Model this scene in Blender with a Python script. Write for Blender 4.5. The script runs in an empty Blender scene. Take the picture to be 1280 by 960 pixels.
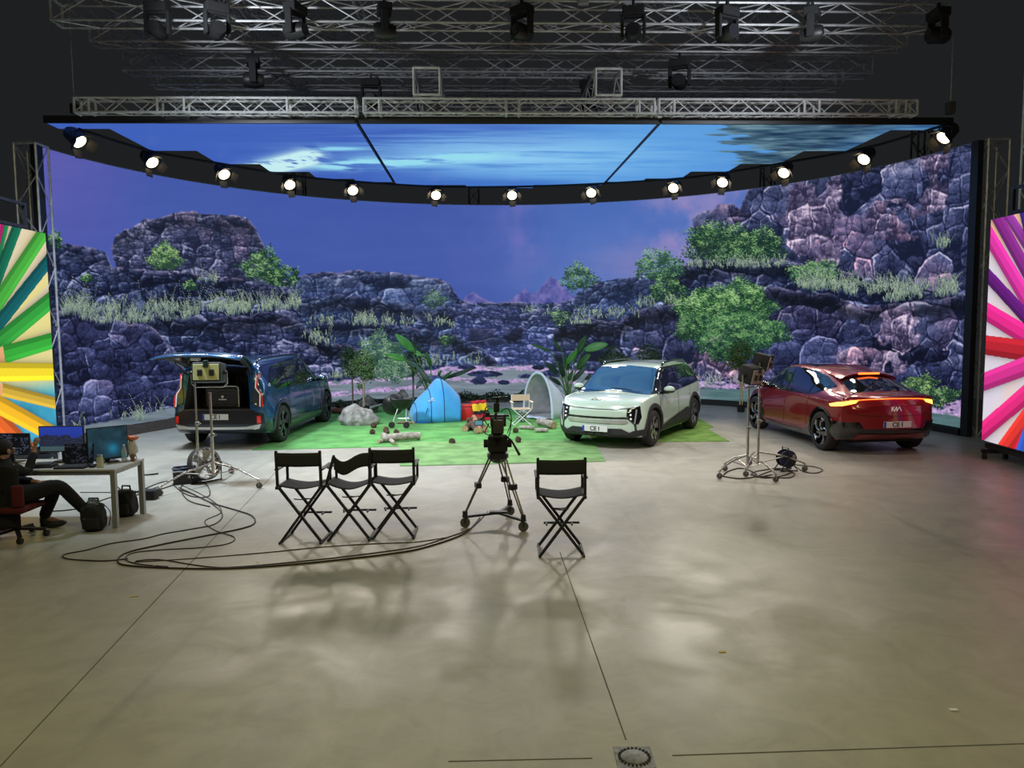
import bpy, bmesh, math, random
import numpy as np
from mathutils import Vector, Matrix, Euler
from mathutils.bvhtree import BVHTree
PI = math.pi
sc = bpy.context.scene
COL = sc.collection

# ------------------------------------------------------------------ camera
cam_d = bpy.data.cameras.new('camera')
cam_d.sensor_width = 36.0
cam_d.lens = 27.0
cam_d.clip_end = 200
cam = bpy.data.objects.new('camera', cam_d)
COL.objects.link(cam)
_p = math.radians(4.8); _r = math.radians(-0.5)
_c, _n = math.cos(_p), math.sin(_p)
_cr, _sr = math.cos(_r), math.sin(_r)
_R = Vector((_cr, _sr*_n, _sr*_c)); _U = Vector((-_sr, _cr*_n, _cr*_c)); _F = Vector((0, _c, -_n))
cam.matrix_world = Matrix(((_R.x, _U.x, -_F.x, 0), (_R.y, _U.y, -_F.y, 0), (_R.z, _U.z, -_F.z, 2.5), (0, 0, 0, 1)))
sc.camera = cam

# ------------------------------------------------------------------ colour, world
vs = sc.view_settings
vs.view_transform = 'Standard'; vs.look = 'None'; vs.exposure = 0.0; vs.gamma = 1.0
vs.use_curve_mapping = False
w = bpy.data.worlds.new('world'); sc.world = w; w.use_nodes = True
w.node_tree.nodes['Background'].inputs[0].default_value = (0.95, 1.0, 1.08, 1)
w.node_tree.nodes['Background'].inputs[1].default_value = 0.0138

SPOT_W = 400.0       # each lamp over the screen edge
HOUSE_W = 145.0      # hall lamps in the roof above the open floor
STAGE_W = 620.0      # unseen lamps over the stage; the left one stands in for screen spill

# hall lamps: warm wide work lights high in the roof
def area(name, loc, target, size, watts, col, sy=None):
    d = bpy.data.lights.new(name, 'AREA'); d.energy = watts; d.size = size; d.color = col
    if sy: d.shape = 'RECTANGLE'; d.size_y = sy
    o = bpy.data.objects.new(name, d); COL.objects.link(o); o.location = loc
    o.rotation_euler = (Vector(target)-Vector(loc)).to_track_quat('-Z', 'Y').to_euler()
    return o
area('hall_light', (-3.0, 3.6, 7.6), (-2.9, 4.6, 0), 2.0, HOUSE_W, (1.0, 0.94, 0.46))
area('hall_light', (3.0, 3.6, 7.6), (2.9, 4.6, 0), 2.0, HOUSE_W, (1.0, 0.93, 0.46))
def wash(name, loc, target, watts, col, deg, soft=0.5):
    d = bpy.data.lights.new(name, 'SPOT'); d.energy = watts; d.color = col; d.spot_size = math.radians(deg); d.spot_blend = 1.0; d.shadow_soft_size = soft
    o = bpy.data.objects.new(name, d); COL.objects.link(o); o.location = loc
    o.rotation_euler = (Vector(target)-Vector(loc)).to_track_quat('-Z', 'Y').to_euler(); return o
wash('stage_wash', (-6.6, 11.5, 7.6), (-5.4, 14.8, 0), STAGE_W*6.6, (0.78, 0.93, 1.10), 100)  # cool and wide, added for the blue spill the LED screens don't give
wash('stage_wash', (-0.5, 9.5, 7.5), (0.0, 15.2, 0), STAGE_W*3.3, (0.96, 0.96, 1.0), 80)
wash('stage_wash', (4.0, 9.5, 7.5), (3.4, 15.6, 0), STAGE_W*1.0, (1.0, 0.92, 0.86), 75)
wash('grid_fill', (-5.5, 12.0, 7.2), (-3.0, 19.5, 8.9), 420, (0.85, 0.92, 1.0), 95, 0.2)  # unseen pair of spots, added to brighten the roof trusses
wash('grid_fill', (5.5, 12.0, 7.2), (3.0, 19.5, 8.9), 420, (0.85, 0.92, 1.0), 95, 0.2)

# ------------------------------------------------------------------ materials
MATS = {}
def mat(name, col=(0.5, 0.5, 0.5), rough=0.6, metal=0.0, emit=None, es=1.0, noise=0.0, nscale=30.0, bump=0.0,
        coat=0.0, spec=0.5, alpha=1.0, trans=0.0, col2=None, sheen=0.0):
    if name in MATS: return MATS[name]
    m = bpy.data.materials.new(name); m.use_nodes = True; MATS[name] = m
    nt = m.node_tree; b = nt.nodes['Principled BSDF']
    b.inputs['Base Color'].default_value = (*col, 1)
    b.inputs['Roughness'].default_value = rough
    b.inputs['Metallic'].default_value = metal
    b.inputs['Specular IOR Level'].default_value = spec
    b.inputs['Coat Weight'].default_value = coat
    b.inputs['Coat Roughness'].default_value = 0.03
    b.inputs['Alpha'].default_value = alpha
    b.inputs['Transmission Weight'].default_value = trans
    b.inputs['Sheen Weight'].default_value = sheen
    if emit:
        b.inputs['Emission Color'].default_value = (*emit, 1); b.inputs['Emission Strength'].default_value = es
    if noise or bump or col2:
        tc = nt.nodes.new('ShaderNodeTexCoord'); n = nt.nodes.new('ShaderNodeTexNoise')
        n.inputs['Scale'].default_value = nscale; n.inputs['Detail'].default_value = 5
        nt.links.new(tc.outputs['Object'], n.inputs['Vector'])
        if noise or col2:
            r = nt.nodes.new('ShaderNodeValToRGB')
            c2 = col2 if col2 else tuple(c*(1-noise) for c in col)
            c1 = col if col2 else tuple(min(1, c*(1+noise)) for c in col)
            r.color_ramp.elements[0].color = (*c2, 1); r.color_ramp.elements[1].color = (*c1, 1)
            r.color_ramp.elements[0].position = 0.35; r.color_ramp.elements[1].position = 0.65
            nt.links.new(n.outputs['Fac'], r.inputs['Fac']); nt.links.new(r.outputs['Color'], b.inputs['Base Color'])
        if bump:
            bp = nt.nodes.new('ShaderNodeBump'); bp.inputs['Strength'].default_value = bump
            bp.inputs['Distance'].default_value = 0.02
            nt.links.new(n.outputs['Fac'], bp.inputs['Height']); nt.links.new(bp.outputs['Normal'], b.inputs['Normal'])
    return m
BLK = mat('black_metal', (0.020, 0.020, 0.022), 0.45)
BLKM = mat('matt_black', (0.020, 0.020, 0.022), 0.9, noise=0.2)
DRAPE = mat('black_drape', (0.15, 0.155, 0.165), 1.0, spec=0.1)
WOODB = mat('black_painted_wood', (0.022, 0.022, 0.025), 0.55, noise=0.3, nscale=60)
CANVB = mat('black_canvas', (0.028, 0.028, 0.031), 0.95, bump=0.2, nscale=400)
ALU = mat('aluminium', (0.55, 0.56, 0.58), 0.35, 0.9, noise=0.15, nscale=8)
CLOTH = mat('masking_black', (0.40, 0.41, 0.43), 1.0, spec=0.1)
ALUD = mat('dull_aluminium', (0.62, 0.62, 0.64), 0.4, 0.5, noise=0.2, nscale=5)
STEEL = mat('brushed_steel', (0.50, 0.48, 0.44), 0.32, 0.9, noise=0.15, nscale=12)
CHROME = mat('chrome', (0.8, 0.8, 0.8), 0.12, 1.0)
RUB = mat('rubber', (0.018, 0.018, 0.018), 0.8, noise=0.3, nscale=40)
PLAST = mat('black_plastic', (0.014, 0.014, 0.015), 0.5)
CLAD = mat('dark_cladding', (0.022, 0.023, 0.025), 0.6, noise=0.15, nscale=90)
WHITE = mat('white_paint', (0.75, 0.75, 0.73), 0.5)
CABLE = mat('cable_rubber', (0.025, 0.012, 0.012), 0.6)

# ------------------------------------------------------------------ mesh helpers
class MB:
    def __init__(s): s.v = []; s.f = []; s.mi = []; s.T = Matrix.Identity(4); s.k = 0
    def add(s, vs, fs):
        n = len(s.v); s.v += [s.T @ Vector(v) for v in vs]
        for f in fs: s.f.append([n+i for i in f]); s.mi.append(s.k)
        return s
    def box(s, c, d, rot=None, taper=1.0):
        x, y, z = (q/2 for q in d); M = Matrix.Translation(c)
        if rot is not None: M = M @ (Euler(rot).to_matrix().to_4x4() if not isinstance(rot, Matrix) else rot.to_4x4())
        P = [M @ Vector((a*x*(taper if e > 0 else 1), b*y*(taper if e > 0 else 1), e*z)) for e in (-1, 1) for a, b in ((-1, -1), (1, -1), (1, 1), (-1, 1))]
        return s.add(P, [(3, 2, 1, 0), (4, 5, 6, 7), (0, 1, 5, 4), (1, 2, 6, 5), (2, 3, 7, 6), (3, 0, 4, 7)])
    def rbox(s, c, d, r=0.01, rot=None, seg=2):
        bm = bmesh.new(); bmesh.ops.create_cube(bm, size=1.0)
        bmesh.ops.scale(bm, vec=d, verts=bm.verts)
        bmesh.ops.bevel(bm, geom=bm.edges[:], offset=min(r, min(d)*0.49), segments=seg, profile=0.5, affect='EDGES')
        M = Matrix.Translation(c)
        if rot is not None: M = M @ (Euler(rot).to_matrix().to_4x4() if not isinstance(rot, Matrix) else rot.to_4x4())
        bm.verts.index_update()
        s.add([M @ v.co for v in bm.verts], [[v.index for v in f.verts] for f in bm.faces]); bm.free(); return s
    def tube(s, pts, r, n=8, cap=True, flat=1.0):
        P = [Vector(p) for p in pts]; L = len(P)
        R = r if isinstance(r, (list, tuple)) else [r]*L
        vs = []; up = None
        for i in range(L):
            t = (P[min(i+1, L-1)]-P[max(i-1, 0)])
            if t.length < 1e-9: t = Vector((0, 0, 1))
            t.normalize()
            if up is None: up = Vector((0, 0, 1)) if abs(t.z) < 0.9 else Vector((1, 0, 0))
            a = t.cross(up); a.normalize(); b = a.cross(t); b.normalize(); up = b
            for k in range(n):
                q = 2*PI*k/n; vs.append(P[i]+a*math.cos(q)*R[i]+b*math.sin(q)*R[i]*flat)
        fs = [(i*n+k, i*n+(k+1) % n, (i+1)*n+(k+1) % n, (i+1)*n+k) for i in range(L-1) for k in range(n)]
        if cap: fs += [list(range(n))[::-1], [(L-1)*n+k for k in range(n)]]
        return s.add(vs, fs)
    def bar(s, a, b, w, h=None, up=(0, 0, 1)):
        a = Vector(a); b = Vector(b); h = h or w; t = (b-a); L = t.length; t.normalize(); up = Vector(up)
        if abs(t.dot(up)) > 0.98: up = Vector((0, 1, 0))
        x = t.cross(up).normalized(); y = x.cross(t)
        vs = [p+x*i*w/2+y*j*h/2 for p in (a, b) for i, j in ((-1, -1), (1, -1), (1, 1), (-1, 1))]
        return s.add(vs, [(3, 2, 1, 0), (4, 5, 6, 7), (0, 1, 5, 4), (1, 2, 6, 5), (2, 3, 7, 6), (3, 0, 4, 7)])
    def lathe(s, prof, n=24, axis='z', c=(0, 0, 0), arc=2*PI, rot=None):
        M = Matrix.Translation(c)
        if rot is not None: M = M @ Euler(rot).to_matrix().to_4x4()
        vs = []; full = abs(arc-2*PI) < 1e-6; m = n if full else n+1
        for r, h in prof:
            for k in range(m):
                q = arc*k/n; x, y = r*math.cos(q), r*math.sin(q)
                vs.append(M @ Vector({'z': (x, y, h), 'y': (x, h, y), 'x': (h, x, y)}[axis]))
        fs = [(i*m+k, i*m+(k+1) % m, (i+1)*m+(k+1) % m, (i+1)*m+k) for i in range(len(prof)-1) for k in range(n if full else n)]
        return s.add(vs, fs)
    def cyl(s, c, r, h, axis='z', n=20, r2=None):
        r2 = r if r2 is None else r2
        return s.lathe([(0, -h/2), (r, -h/2), (r2, h/2), (0, h/2)], n, axis, c)
    def sph(s, c, r, n=12, sc=(1, 1, 1), rot=None):
        M = Matrix.Translation(c)
        if rot is not None: M = M @ Euler(rot).to_matrix().to_4x4()
        vs = [M @ Vector((0, 0, r*sc[2]))]; m = max(4, n//2)
        for i in range(1, m):
            for k in range(n):
                a = PI*i/m; q = 2*PI*k/n
                vs.append(M @ Vector((r*sc[0]*math.sin(a)*math.cos(q), r*sc[1]*math.sin(a)*math.sin(q), r*sc[2]*math.cos(a))))
        vs.append(M @ Vector((0, 0, -r*sc[2]))); e = len(vs)-1
        fs = [(0, 1+k, 1+(k+1) % n) for k in range(n)]
        fs += [(1+i*n+k, 1+(i+1)*n+k, 1+(i+1)*n+(k+1) % n, 1+i*n+(k+1) % n) for i in range(m-2) for k in range(n)]
        fs += [(e, 1+(m-2)*n+(k+1) % n, 1+(m-2)*n+k) for k in range(n)]
        return s.add(vs, fs)
    def prism(s, poly, h, M=None):
        M = M or Matrix.Identity(4); n = len(poly)
        vs = [M @ Vector((x, y, 0)) for x, y in poly]+[M @ Vector((x, y, h)) for x, y in poly]
        return s.add(vs, [list(range(n))[::-1], list(range(n, 2*n))]+[(i, (i+1) % n, n+(i+1) % n, n+i) for i in range(n)])
    def grid(s, fn, nu, nv, cu=False):
        vs = [fn(i/nu, j/nv) for i in range(nu+1) for j in range(nv+1)]
        return s.add(vs, [(i*(nv+1)+j, (i+1)*(nv+1)+j, (i+1)*(nv+1)+j+1, i*(nv+1)+j+1) for i in range(nu) for j in range(nv)])

def mesh_of(name, s):
    me = bpy.data.meshes.new(name); me.from_pydata([tuple(v) for v in s.v], [], s.f); me.update(); return me
def obj(name, s, m, parent=None, smooth=None, solid=0.0, label=None, kind=None, sub=0):
    me = mesh_of(name, s) if isinstance(s, MB) else s
    for mm in (m if isinstance(m, (list, tuple)) else [m]): me.materials.append(mm)
    if isinstance(s, MB) and len(me.materials) > 1: me.polygons.foreach_set('material_index', s.mi)
    if smooth is not None:
        bm = bmesh.new(); bm.from_mesh(me); bmesh.ops.recalc_face_normals(bm, faces=bm.faces); bm.to_mesh(me); bm.free()
        me.polygons.foreach_set('use_smooth', [True]*len(me.polygons))
        me.set_sharp_from_angle(angle=math.radians(smooth))
    o = bpy.data.objects.new(name, me); COL.objects.link(o)
    if parent: o.parent = parent
    if solid: md = o.modifiers.new('solid', 'SOLIDIFY'); md.thickness = solid; md.offset = 0
    if sub: md = o.modifiers.new('sub', 'SUBSURF'); md.levels = sub; md.render_levels = sub
    if label: o['label'] = label
    if kind: o['kind'] = kind
    return o
def thing(name, label, cat, loc=(0, 0, 0), rz=0.0, group=None):
    o = bpy.data.objects.new(name, None); COL.objects.link(o); o.empty_display_size = 0.1
    o.location = loc; o.rotation_euler = (0, 0, rz); o['label'] = label; o['category'] = cat
    if group: o['group'] = group
    return o
def tag(o, label, cat, group=None):
    o['label'] = label; o['category'] = cat
    if group: o['group'] = group
    return o
def struct(name, s, m, smooth=None):
    o = obj(name, s, m, smooth=smooth); o['kind'] = 'structure'; return o
def dup(o, loc=None, rz=None, label=None, scale=None):
    def cp(a, par):
        c = a.copy(); COL.objects.link(c); c.parent = par
        for ch in a.children: cp(ch, c)
        return c
    kids = list(o.children); c = o.copy(); COL.objects.link(c)
    for ch in kids: cp(ch, c)
    if loc is not None: c.location = loc
    if rz is not None: c.rotation_euler = (0, 0, rz)
    if scale is not None: c.scale = (scale,)*3
    if label: c['label'] = label
    return c
def spline(pts, n=6):
    P = [Vector(p) for p in pts]; out = []
    for i in range(len(P)-1):
        a = P[max(i-1, 0)]; b = P[i]; c = P[i+1]; d = P[min(i+2, len(P)-1)]
        for k in range(n):
            t = k/n
            out.append(0.5*((2*b)+(c-a)*t+(2*a-5*b+4*c-d)*t*t+(3*b-a-3*c+d)*t**3))
    return out+[P[-1]]
def text_mesh(txt, size, depth=0.002, bold=0.0):
    cu = bpy.data.curves.new('txt', 'FONT'); cu.body = txt; cu.size = size; cu.extrude = depth; cu.offset = bold
    cu.align_x = 'CENTER'; cu.align_y = 'CENTER'
    o = bpy.data.objects.new('txt', cu); COL.objects.link(o)
    me = bpy.data.meshes.new_from_object(o.evaluated_get(bpy.context.evaluated_depsgraph_get()))
    bpy.data.objects.remove(o); return me
def text_obj(txt, size, m, M, parent, name='lettering', depth=0.002, bold=0.0, label=None):
    me = text_mesh(txt, size, depth, bold); me.transform(M); return obj(name, me, m, parent, label=label)

# ------------------------------------------------------------------ setting
def floor_mat():
    m = bpy.data.materials.new('polished_concrete'); m.use_nodes = True; nt = m.node_tree; b = nt.nodes['Principled BSDF']
    N = nt.nodes.new; L = nt.links.new
    tc = N('ShaderNodeTexCoord')
    def noise(s, d, vec=None, dist=0.0):
        n = N('ShaderNodeTexNoise'); n.inputs['Scale'].default_value = s; n.inputs['Detail'].default_value = d
        n.inputs['Distortion'].default_value = dist; n.inputs['Roughness'].default_value = 0.62
        L(vec or tc.outputs['Object'], n.inputs['Vector']); return n.outputs['Fac']
    def ramp(f, p0, c0, p1, c1):
        r = N('ShaderNodeValToRGB'); e = r.color_ramp.elements; e[0].position = p0; e[0].color = (*c0, 1)
        e[1].position = p1; e[1].color = (*c1, 1); L(f, r.inputs['Fac']); return r.outputs['Color']
    def mix(t, f, a, bb):
        x = N('ShaderNodeMix'); x.data_type = 'RGBA'; x.blend_type = t
        if isinstance(f, float): x.inputs[0].default_value = f
        else: L(f, x.inputs[0])
        L(a, x.inputs[6]); L(bb, x.inputs[7]); return x.outputs[2]
    base = ramp(noise(0.45, 8, dist=0.6), 0.30, (0.355, 0.34, 0.285), 0.70, (0.425, 0.405, 0.345))
    f2 = ramp(noise(3.0, 8, dist=1.0), 0.38, (0.74, 0.74, 0.73), 0.62, (1.0, 1.0, 1.0))
    c = mix('MULTIPLY', 0.55, base, f2)
    mp = N('ShaderNodeMapping'); L(tc.outputs['Object'], mp.inputs['Vector']); mp.inputs['Scale'].default_value = (2.2, 0.22, 1)
    mp.inputs['Rotation'].default_value = (0, 0, 0.45)
    st = ramp(noise(0.9, 6, mp.outputs['Vector'], 0.8), 0.60, (1, 1, 1), 0.74, (0.62, 0.62, 0.61))
    c = mix('MULTIPLY', 0.7, c, st)
    sp = ramp(noise(22, 3), 0.70, (1, 1, 1), 0.76, (1.22, 1.22, 1.2)); c = mix('MULTIPLY', 0.8, c, sp)
    bl = ramp(noise(1.6, 4, dist=0.4), 0.60, (1, 1, 1), 0.78, (1.08, 1.07, 1.06)); c = mix('MULTIPLY', 0.8, c, bl)
    L(c, b.inputs['Base Color'])
    rr = ramp(noise(1.3, 6, dist=0.7), 0.35, (0.30,)*3, 0.7, (0.50,)*3); L(rr, b.inputs['Roughness'])
    bp = N('ShaderNodeBump'); bp.inputs['Strength'].default_value = 0.12; bp.inputs['Distance'].default_value = 0.01
    L(noise(6, 6), bp.inputs['Height']); L(bp.outputs['Normal'], b.inputs['Normal'])
    b.inputs['Specular IOR Level'].default_value = 0.35
    return m
FLOOR = floor_mat()
struct('floor', MB().box((0, 9, -0.1), (28, 40, 0.2)), FLOOR)
# saw-cut joints of the slab: thin dark sealant strips
JM = mat('joint_sealant', (0.10, 0.10, 0.085), 0.9)
def joint(n, pts):
    s = MB(); a, b = pts
    d = Vector((b[0]-a[0], b[1]-a[1], 0)).normalized(); q = Vector((-d.y, d.x, 0))*0.004
    A = Vector((*a, 0.0)); B = Vector((*b, 0.0))
    s.add([A-q, A+q, B+q, B-q, A-q+Vector((0, 0, .002)), A+q+Vector((0, 0, .002)), B+q+Vector((0, 0, .002)), B-q+Vector((0, 0, .002))],
          [(0, 1, 2, 3), (7, 6, 5, 4), (0, 4, 5, 1), (1, 5, 6, 2), (2, 6, 7, 3), (3, 7, 4, 0)])
    struct('trim_%d' % n, s, JM)
joint(1, [(0.66,4.38),(0.50,8.09)])
joint(2, [(-2.92,4.16),(-4.16,14.33)])
joint(3, [(-0.38,4.17),(0.44,4.19)])
joint(4, [(0.90,4.21),(2.98,4.30)])

# floor drain
dr = thing('floor_drain', 'round grey metal floor drain in a square plate at the bottom of the picture', 'drain', (0.68, 4.19, 0))
GREYM = mat('worn_grey_metal', (0.20, 0.20, 0.19), 0.5, 0.4, noise=0.3, nscale=25)
obj('frame_plate', MB().box((0, 0, 0.003), (0.215, 0.215, 0.006)), GREYM, dr)
obj('cover', MB().lathe([(0, 0.013), (0.060, 0.012), (0.074, 0.009), (0.074, 0.006)], 32), GREYM, dr, smooth=40)
s = MB()
for k in range(24):
    a = 2*PI*k/24; s.box((0.086*math.cos(a), 0.086*math.sin(a), 0.0085), (0.016, 0.011, 0.005), (0, 0, a))
obj('slots', s, BLKM, dr)

# ------------------------------------------------------------------ picture tools for the LED screens
def hsh(ix, iy, seed):
    h = (ix.astype(np.int64)*374761393+iy.astype(np.int64)*668265263+seed*144269) & 0x7fffffff
    h = ((h ^ (h >> 13))*1274126177) & 0x7fffffff
    return ((h ^ (h >> 16)) & 0xffff)/65535.0
def vnoise(x, y, seed=0):
    ix = np.floor(x); iy = np.floor(y); fx = x-ix; fy = y-iy
    fx = fx*fx*(3-2*fx); fy = fy*fy*(3-2*fy)
    a = hsh(ix, iy, seed); b = hsh(ix+1, iy, seed); c = hsh(ix, iy+1, seed); d = hsh(ix+1, iy+1, seed)
    return (a*(1-fx)+b*fx)*(1-fy)+(c*(1-fx)+d*fx)*fy
def fbm(x, y, seed=0, o=4):
    t = 0; A = 0.5; S = 0
    for k in range(o): t = t+A*vnoise(x*2**k, y*2**k, seed+k*17); S += A; A *= 0.55
    return t/S
def worley(x, y, seed=0):
    ix = np.floor(x); iy = np.floor(y); F1 = np.full(x.shape, 9.0); F2 = F1.copy(); ID = np.zeros(x.shape); DX = F1*0; DY = F1*0
    for a in (-1, 0, 1):
        for b in (-1, 0, 1):
            cx = ix+a; cy = iy+b
            px = cx+0.15+0.7*hsh(cx, cy, seed); py = cy+0.15+0.7*hsh(cx, cy, seed+9)
            dx = x-px; dy = y-py; d = dx*dx+dy*dy; n = d < F1
            F2 = np.where(n, F1, np.minimum(F2, d)); ID = np.where(n, hsh(cx, cy, seed+23), ID)
            DX = np.where(n, dx, DX); DY = np.where(n, dy, DY); F1 = np.where(n, d, F1)
    return np.sqrt(F1), np.sqrt(F2), ID, DX, DY
def sstep(a, b, x):
    t = np.clip((x-a)/(b-a), 0, 1); return t*t*(3-2*t)
def C8(*c): return np.array([(v/255.0) for v in c])       # display colour; turned to linear once at the end
def to_lin(c): c = np.clip(c, 0, 1); return np.where(c <= 0.04045, c/12.92, ((c+0.055)/1.055)**2.4)
def screen_mat(name, strength=1.0):
    m = bpy.data.materials.new(name); m.use_nodes = True; nt = m.node_tree; nt.nodes.remove(nt.nodes['Principled BSDF'])
    N = nt.nodes.new; at = N('ShaderNodeAttribute'); at.attribute_name = 'picture'
    e = N('ShaderNodeEmission'); e.inputs['Strength'].default_value = strength
    g = N('ShaderNodeBsdfGlossy'); g.inputs['Color'].default_value = (0.03, 0.03, 0.03, 1); g.inputs['Roughness'].default_value = 0.5
    a = N('ShaderNodeAddShader'); nt.links.new(at.outputs['Color'], e.inputs['Color'])
    nt.links.new(e.outputs[0], a.inputs[0]); nt.links.new(g.outputs[0], a.inputs[1])
    nt.links.new(a.outputs[0], nt.nodes['Material Output'].inputs[0])
    m.cycles.emission_sampling = 'NONE'
    return m
def fast_grid(name, P, img, keep=None):
    """P (rows, cols, 3) points, img (rows, cols, 3) display colours -> mesh with a colour attribute."""
    r, c = P.shape[:2]; me = bpy.data.meshes.new(name)
    i = (np.arange(r-1)[:, None]*c+np.arange(c-1)[None, :])
    q = np.stack([i, i+1, i+c+1, i+c], -1)
    q = q[keep] if keep is not None else q.reshape(-1, 4)
    n = len(q); me.vertices.add(r*c); me.vertices.foreach_set('co', P.astype(np.float32).ravel())
    me.loops.add(n*4); me.loops.foreach_set('vertex_index', q.astype(np.int32).ravel())
    me.polygons.add(n); me.polygons.foreach_set('loop_start', np.arange(0, n*4, 4, dtype=np.int32))
    me.update(calc_edges=True)
    ca = me.color_attributes.new('picture', 'FLOAT_COLOR', 'POINT')
    d = np.ones((r*c, 4), np.float32); d[:, :3] = to_lin(img).reshape(-1, 3); ca.data.foreach_set('color', d.ravel())
    return me

# ------------------------------------------------------------------ curved LED wall
WC = Vector((0.07, 14.44, 0)); WR = 9.41; WH = 5.98; WZ0 = 0.16
# the footage is warped onto the arc so that it looks straight from the open floor: arc angle -> picture column, top row, bottom row
WARP = np.array([(173.2,52,184.5,547.5),(172.5,57.3,185.7,546.9),(166.25,104.2,198.7,537.9),(160,151,209.9,530.3),(153.75,197.3,219.5,523.5),(147.5,243.2,227.6,517.7),
 (141.25,288.4,234.5,512.6),(135,333,240.3,508.4),(128.75,377,245.1,504.7),(122.5,420.5,249,501.6),(116.25,463.5,252,499),(110,506.1,254.2,497),
 (103.75,548.4,255.7,495.4),(97.5,590.5,256.5,494.3),(91.25,632.5,256.6,493.6),(85,674.5,256,493.4),(78.75,716.6,254.8,493.6),(72.5,758.8,252.8,494.3),
 (66.25,801.4,250.2,495.4),(60,844.3,246.7,497),(53.75,887.7,242.4,499.2),(47.5,931.6,237.3,501.9),(41.25,976,231.1,505.2),(35,1021.2,223.9,509.2),
 (28.75,1066.9,215.5,514),(22.5,1113.3,205.7,519.5),(16.25,1160.2,194.3,526),(10,1207.4,181.2,533.7),(8.95,1215.4,179,535)])
NC, NR = 1440, 380
cu = np.linspace(52.0, 1215.4, NC); th = np.radians(np.interp(cu, WARP[:, 1], WARP[:, 0]))
vt = np.interp(cu, WARP[:, 1], WARP[:, 2]); vb = np.interp(cu, WARP[:, 1], WARP[:, 3])
tr = np.linspace(0, 1, NR)[:, None]
U = np.repeat(cu[None, :], NR, 0); V = vt[None, :]+(vb-vt)[None, :]*tr
rng = np.random.RandomState(7)
def line(pts):
    p = [tuple(map(float, q.split(','))) for q in pts.split()]
    return np.interp(cu, [a for a, b in p], [b for a, b in p])[None, :]
# sky
img = np.zeros((NR, NC, 3))
top = C8(78, 88, 168)*(1-sstep(50, 260, U))[..., None]+C8(66, 88, 166)*sstep(50, 260, U)[..., None]
sky = top.copy()
k = sstep(560, 760, U)*(1-sstep(380, 180, V)*0.3); sky = sky*(1-k[..., None])+C8(78, 112, 186)*k[..., None]
k = sstep(930, 1000, U); sky = sky*(1-k[..., None])+C8(130, 130, 175)*k[..., None]
k = 0.35*sstep(200, 60, U)*sstep(330, 180, V); sky += k[..., None]*(C8(115, 95, 175)-sky)
k = 0.22*sstep(340, 380, V)*sstep(350, 450, U); sky += k[..., None]*(C8(60, 76, 150)-sky)
def puff(cx, cy, rx, ry, a, col, seed):
    global sky
    d = np.exp(-(((U-cx)/rx)**2+((V-cy)/ry)**2)); n = fbm(U/38, V/46, seed, 5)
    kk = np.clip(a*d*sstep(0.25, 0.7, n), 0, 1)[..., None]; sky = sky*(1-kk)+C8(*col)*kk
puff(655, 285, 34, 60, 0.75, (112, 112, 182), 3); puff(600, 300, 50, 70, 0.3, (96, 104, 180), 4)
puff(850, 285, 44, 62, 1.15, (150, 136, 190), 5); puff(800, 330, 70, 34, 0.9, (122, 124, 184), 6); puff(905, 245, 60, 26, 0.9, (146, 136, 190), 8)
puff(720, 340, 70, 30, 0.5, (96, 116, 182), 9)
sky += (fbm(U/60, V/9, 12, 3)-0.5)[..., None]*0.02
img[:] = sky

# rock relief: angular stacked blocks, each facet tilted its own way, lit from the upper left
wx = U+(fbm(U/26, V/26, 31, 4)-0.5)*22; wy = V+(fbm(U/34, V/24, 32, 4)-0.5)*20
wxf = wx+(fbm(U/6, V/6, 33, 3)-0.5)*5; wyf = wy+(fbm(U/6, V/5, 34, 3)-0.5)*4
def block(x, y, seed):
    ix = np.floor(x); iy = np.floor(y); F1 = np.full(x.shape, 9.0); F2 = F1.copy(); ID = F1*0; DX = F1*0; DY = F1*0; ax = np.abs
    for a in (-1, 0, 1):
        for b in (-1, 0, 1):
            cx = ix+a; cy = iy+b; dx = x-(cx+0.12+0.76*hsh(cx, cy, seed)); dy = y-(cy+0.12+0.76*hsh(cx, cy, seed+9)); d = np.maximum(ax(dx), ax(dy))*0.75+0.25*(ax(dx)+ax(dy)); n = d < F1
            F2 = np.where(n, F1, np.minimum(F2, d)); ID = np.where(n, hsh(cx, cy, seed+23), ID); DX = np.where(n, dx, DX); DY = np.where(n, dy, DY); F1 = np.where(n, d, F1)
    return F2-F1, ID, DX, DY
RIMN = sstep(0.35, 0.62, fbm(U/8, V/4, 107, 3))
FINE = fbm(U/2.6, V/2.3, 77, 4)-0.5; MED = fbm(U/14, V/11, 78, 4); MD2 = fbm(U/7+40, V/5.5, 79, 4)-0.5
def brick(x, y, seed):
    """courses of roughly rectangular blocks: returns edge distances (side, top), id"""
    row = np.floor(y+0.5*vnoise(x*0.35, y*0.0+seed, seed+1)); yy = y+0.5*vnoise(x*0.35, y*0.0+seed, seed+1)-row
    sh = hsh(row, row*0, seed+2)*3.0; sc_ = 0.6+0.9*hsh(row, row*0, seed+3); xx = x*sc_+sh+0.12*(yy-0.5); col = np.floor(xx); fx = xx-col
    jit = 0.32*(hsh(col, row, seed+4)-0.5); fx2 = fx; ex = np.minimum(fx2, 1-fx2)/sc_
    idn = hsh(col, row, seed+5); mrg = hsh(col, row, seed+6) > 0.72
    ex = np.where(mrg & (fx2 > 0.5), 0.5, ex)
    return ex, yy, fx2, idn
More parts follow.
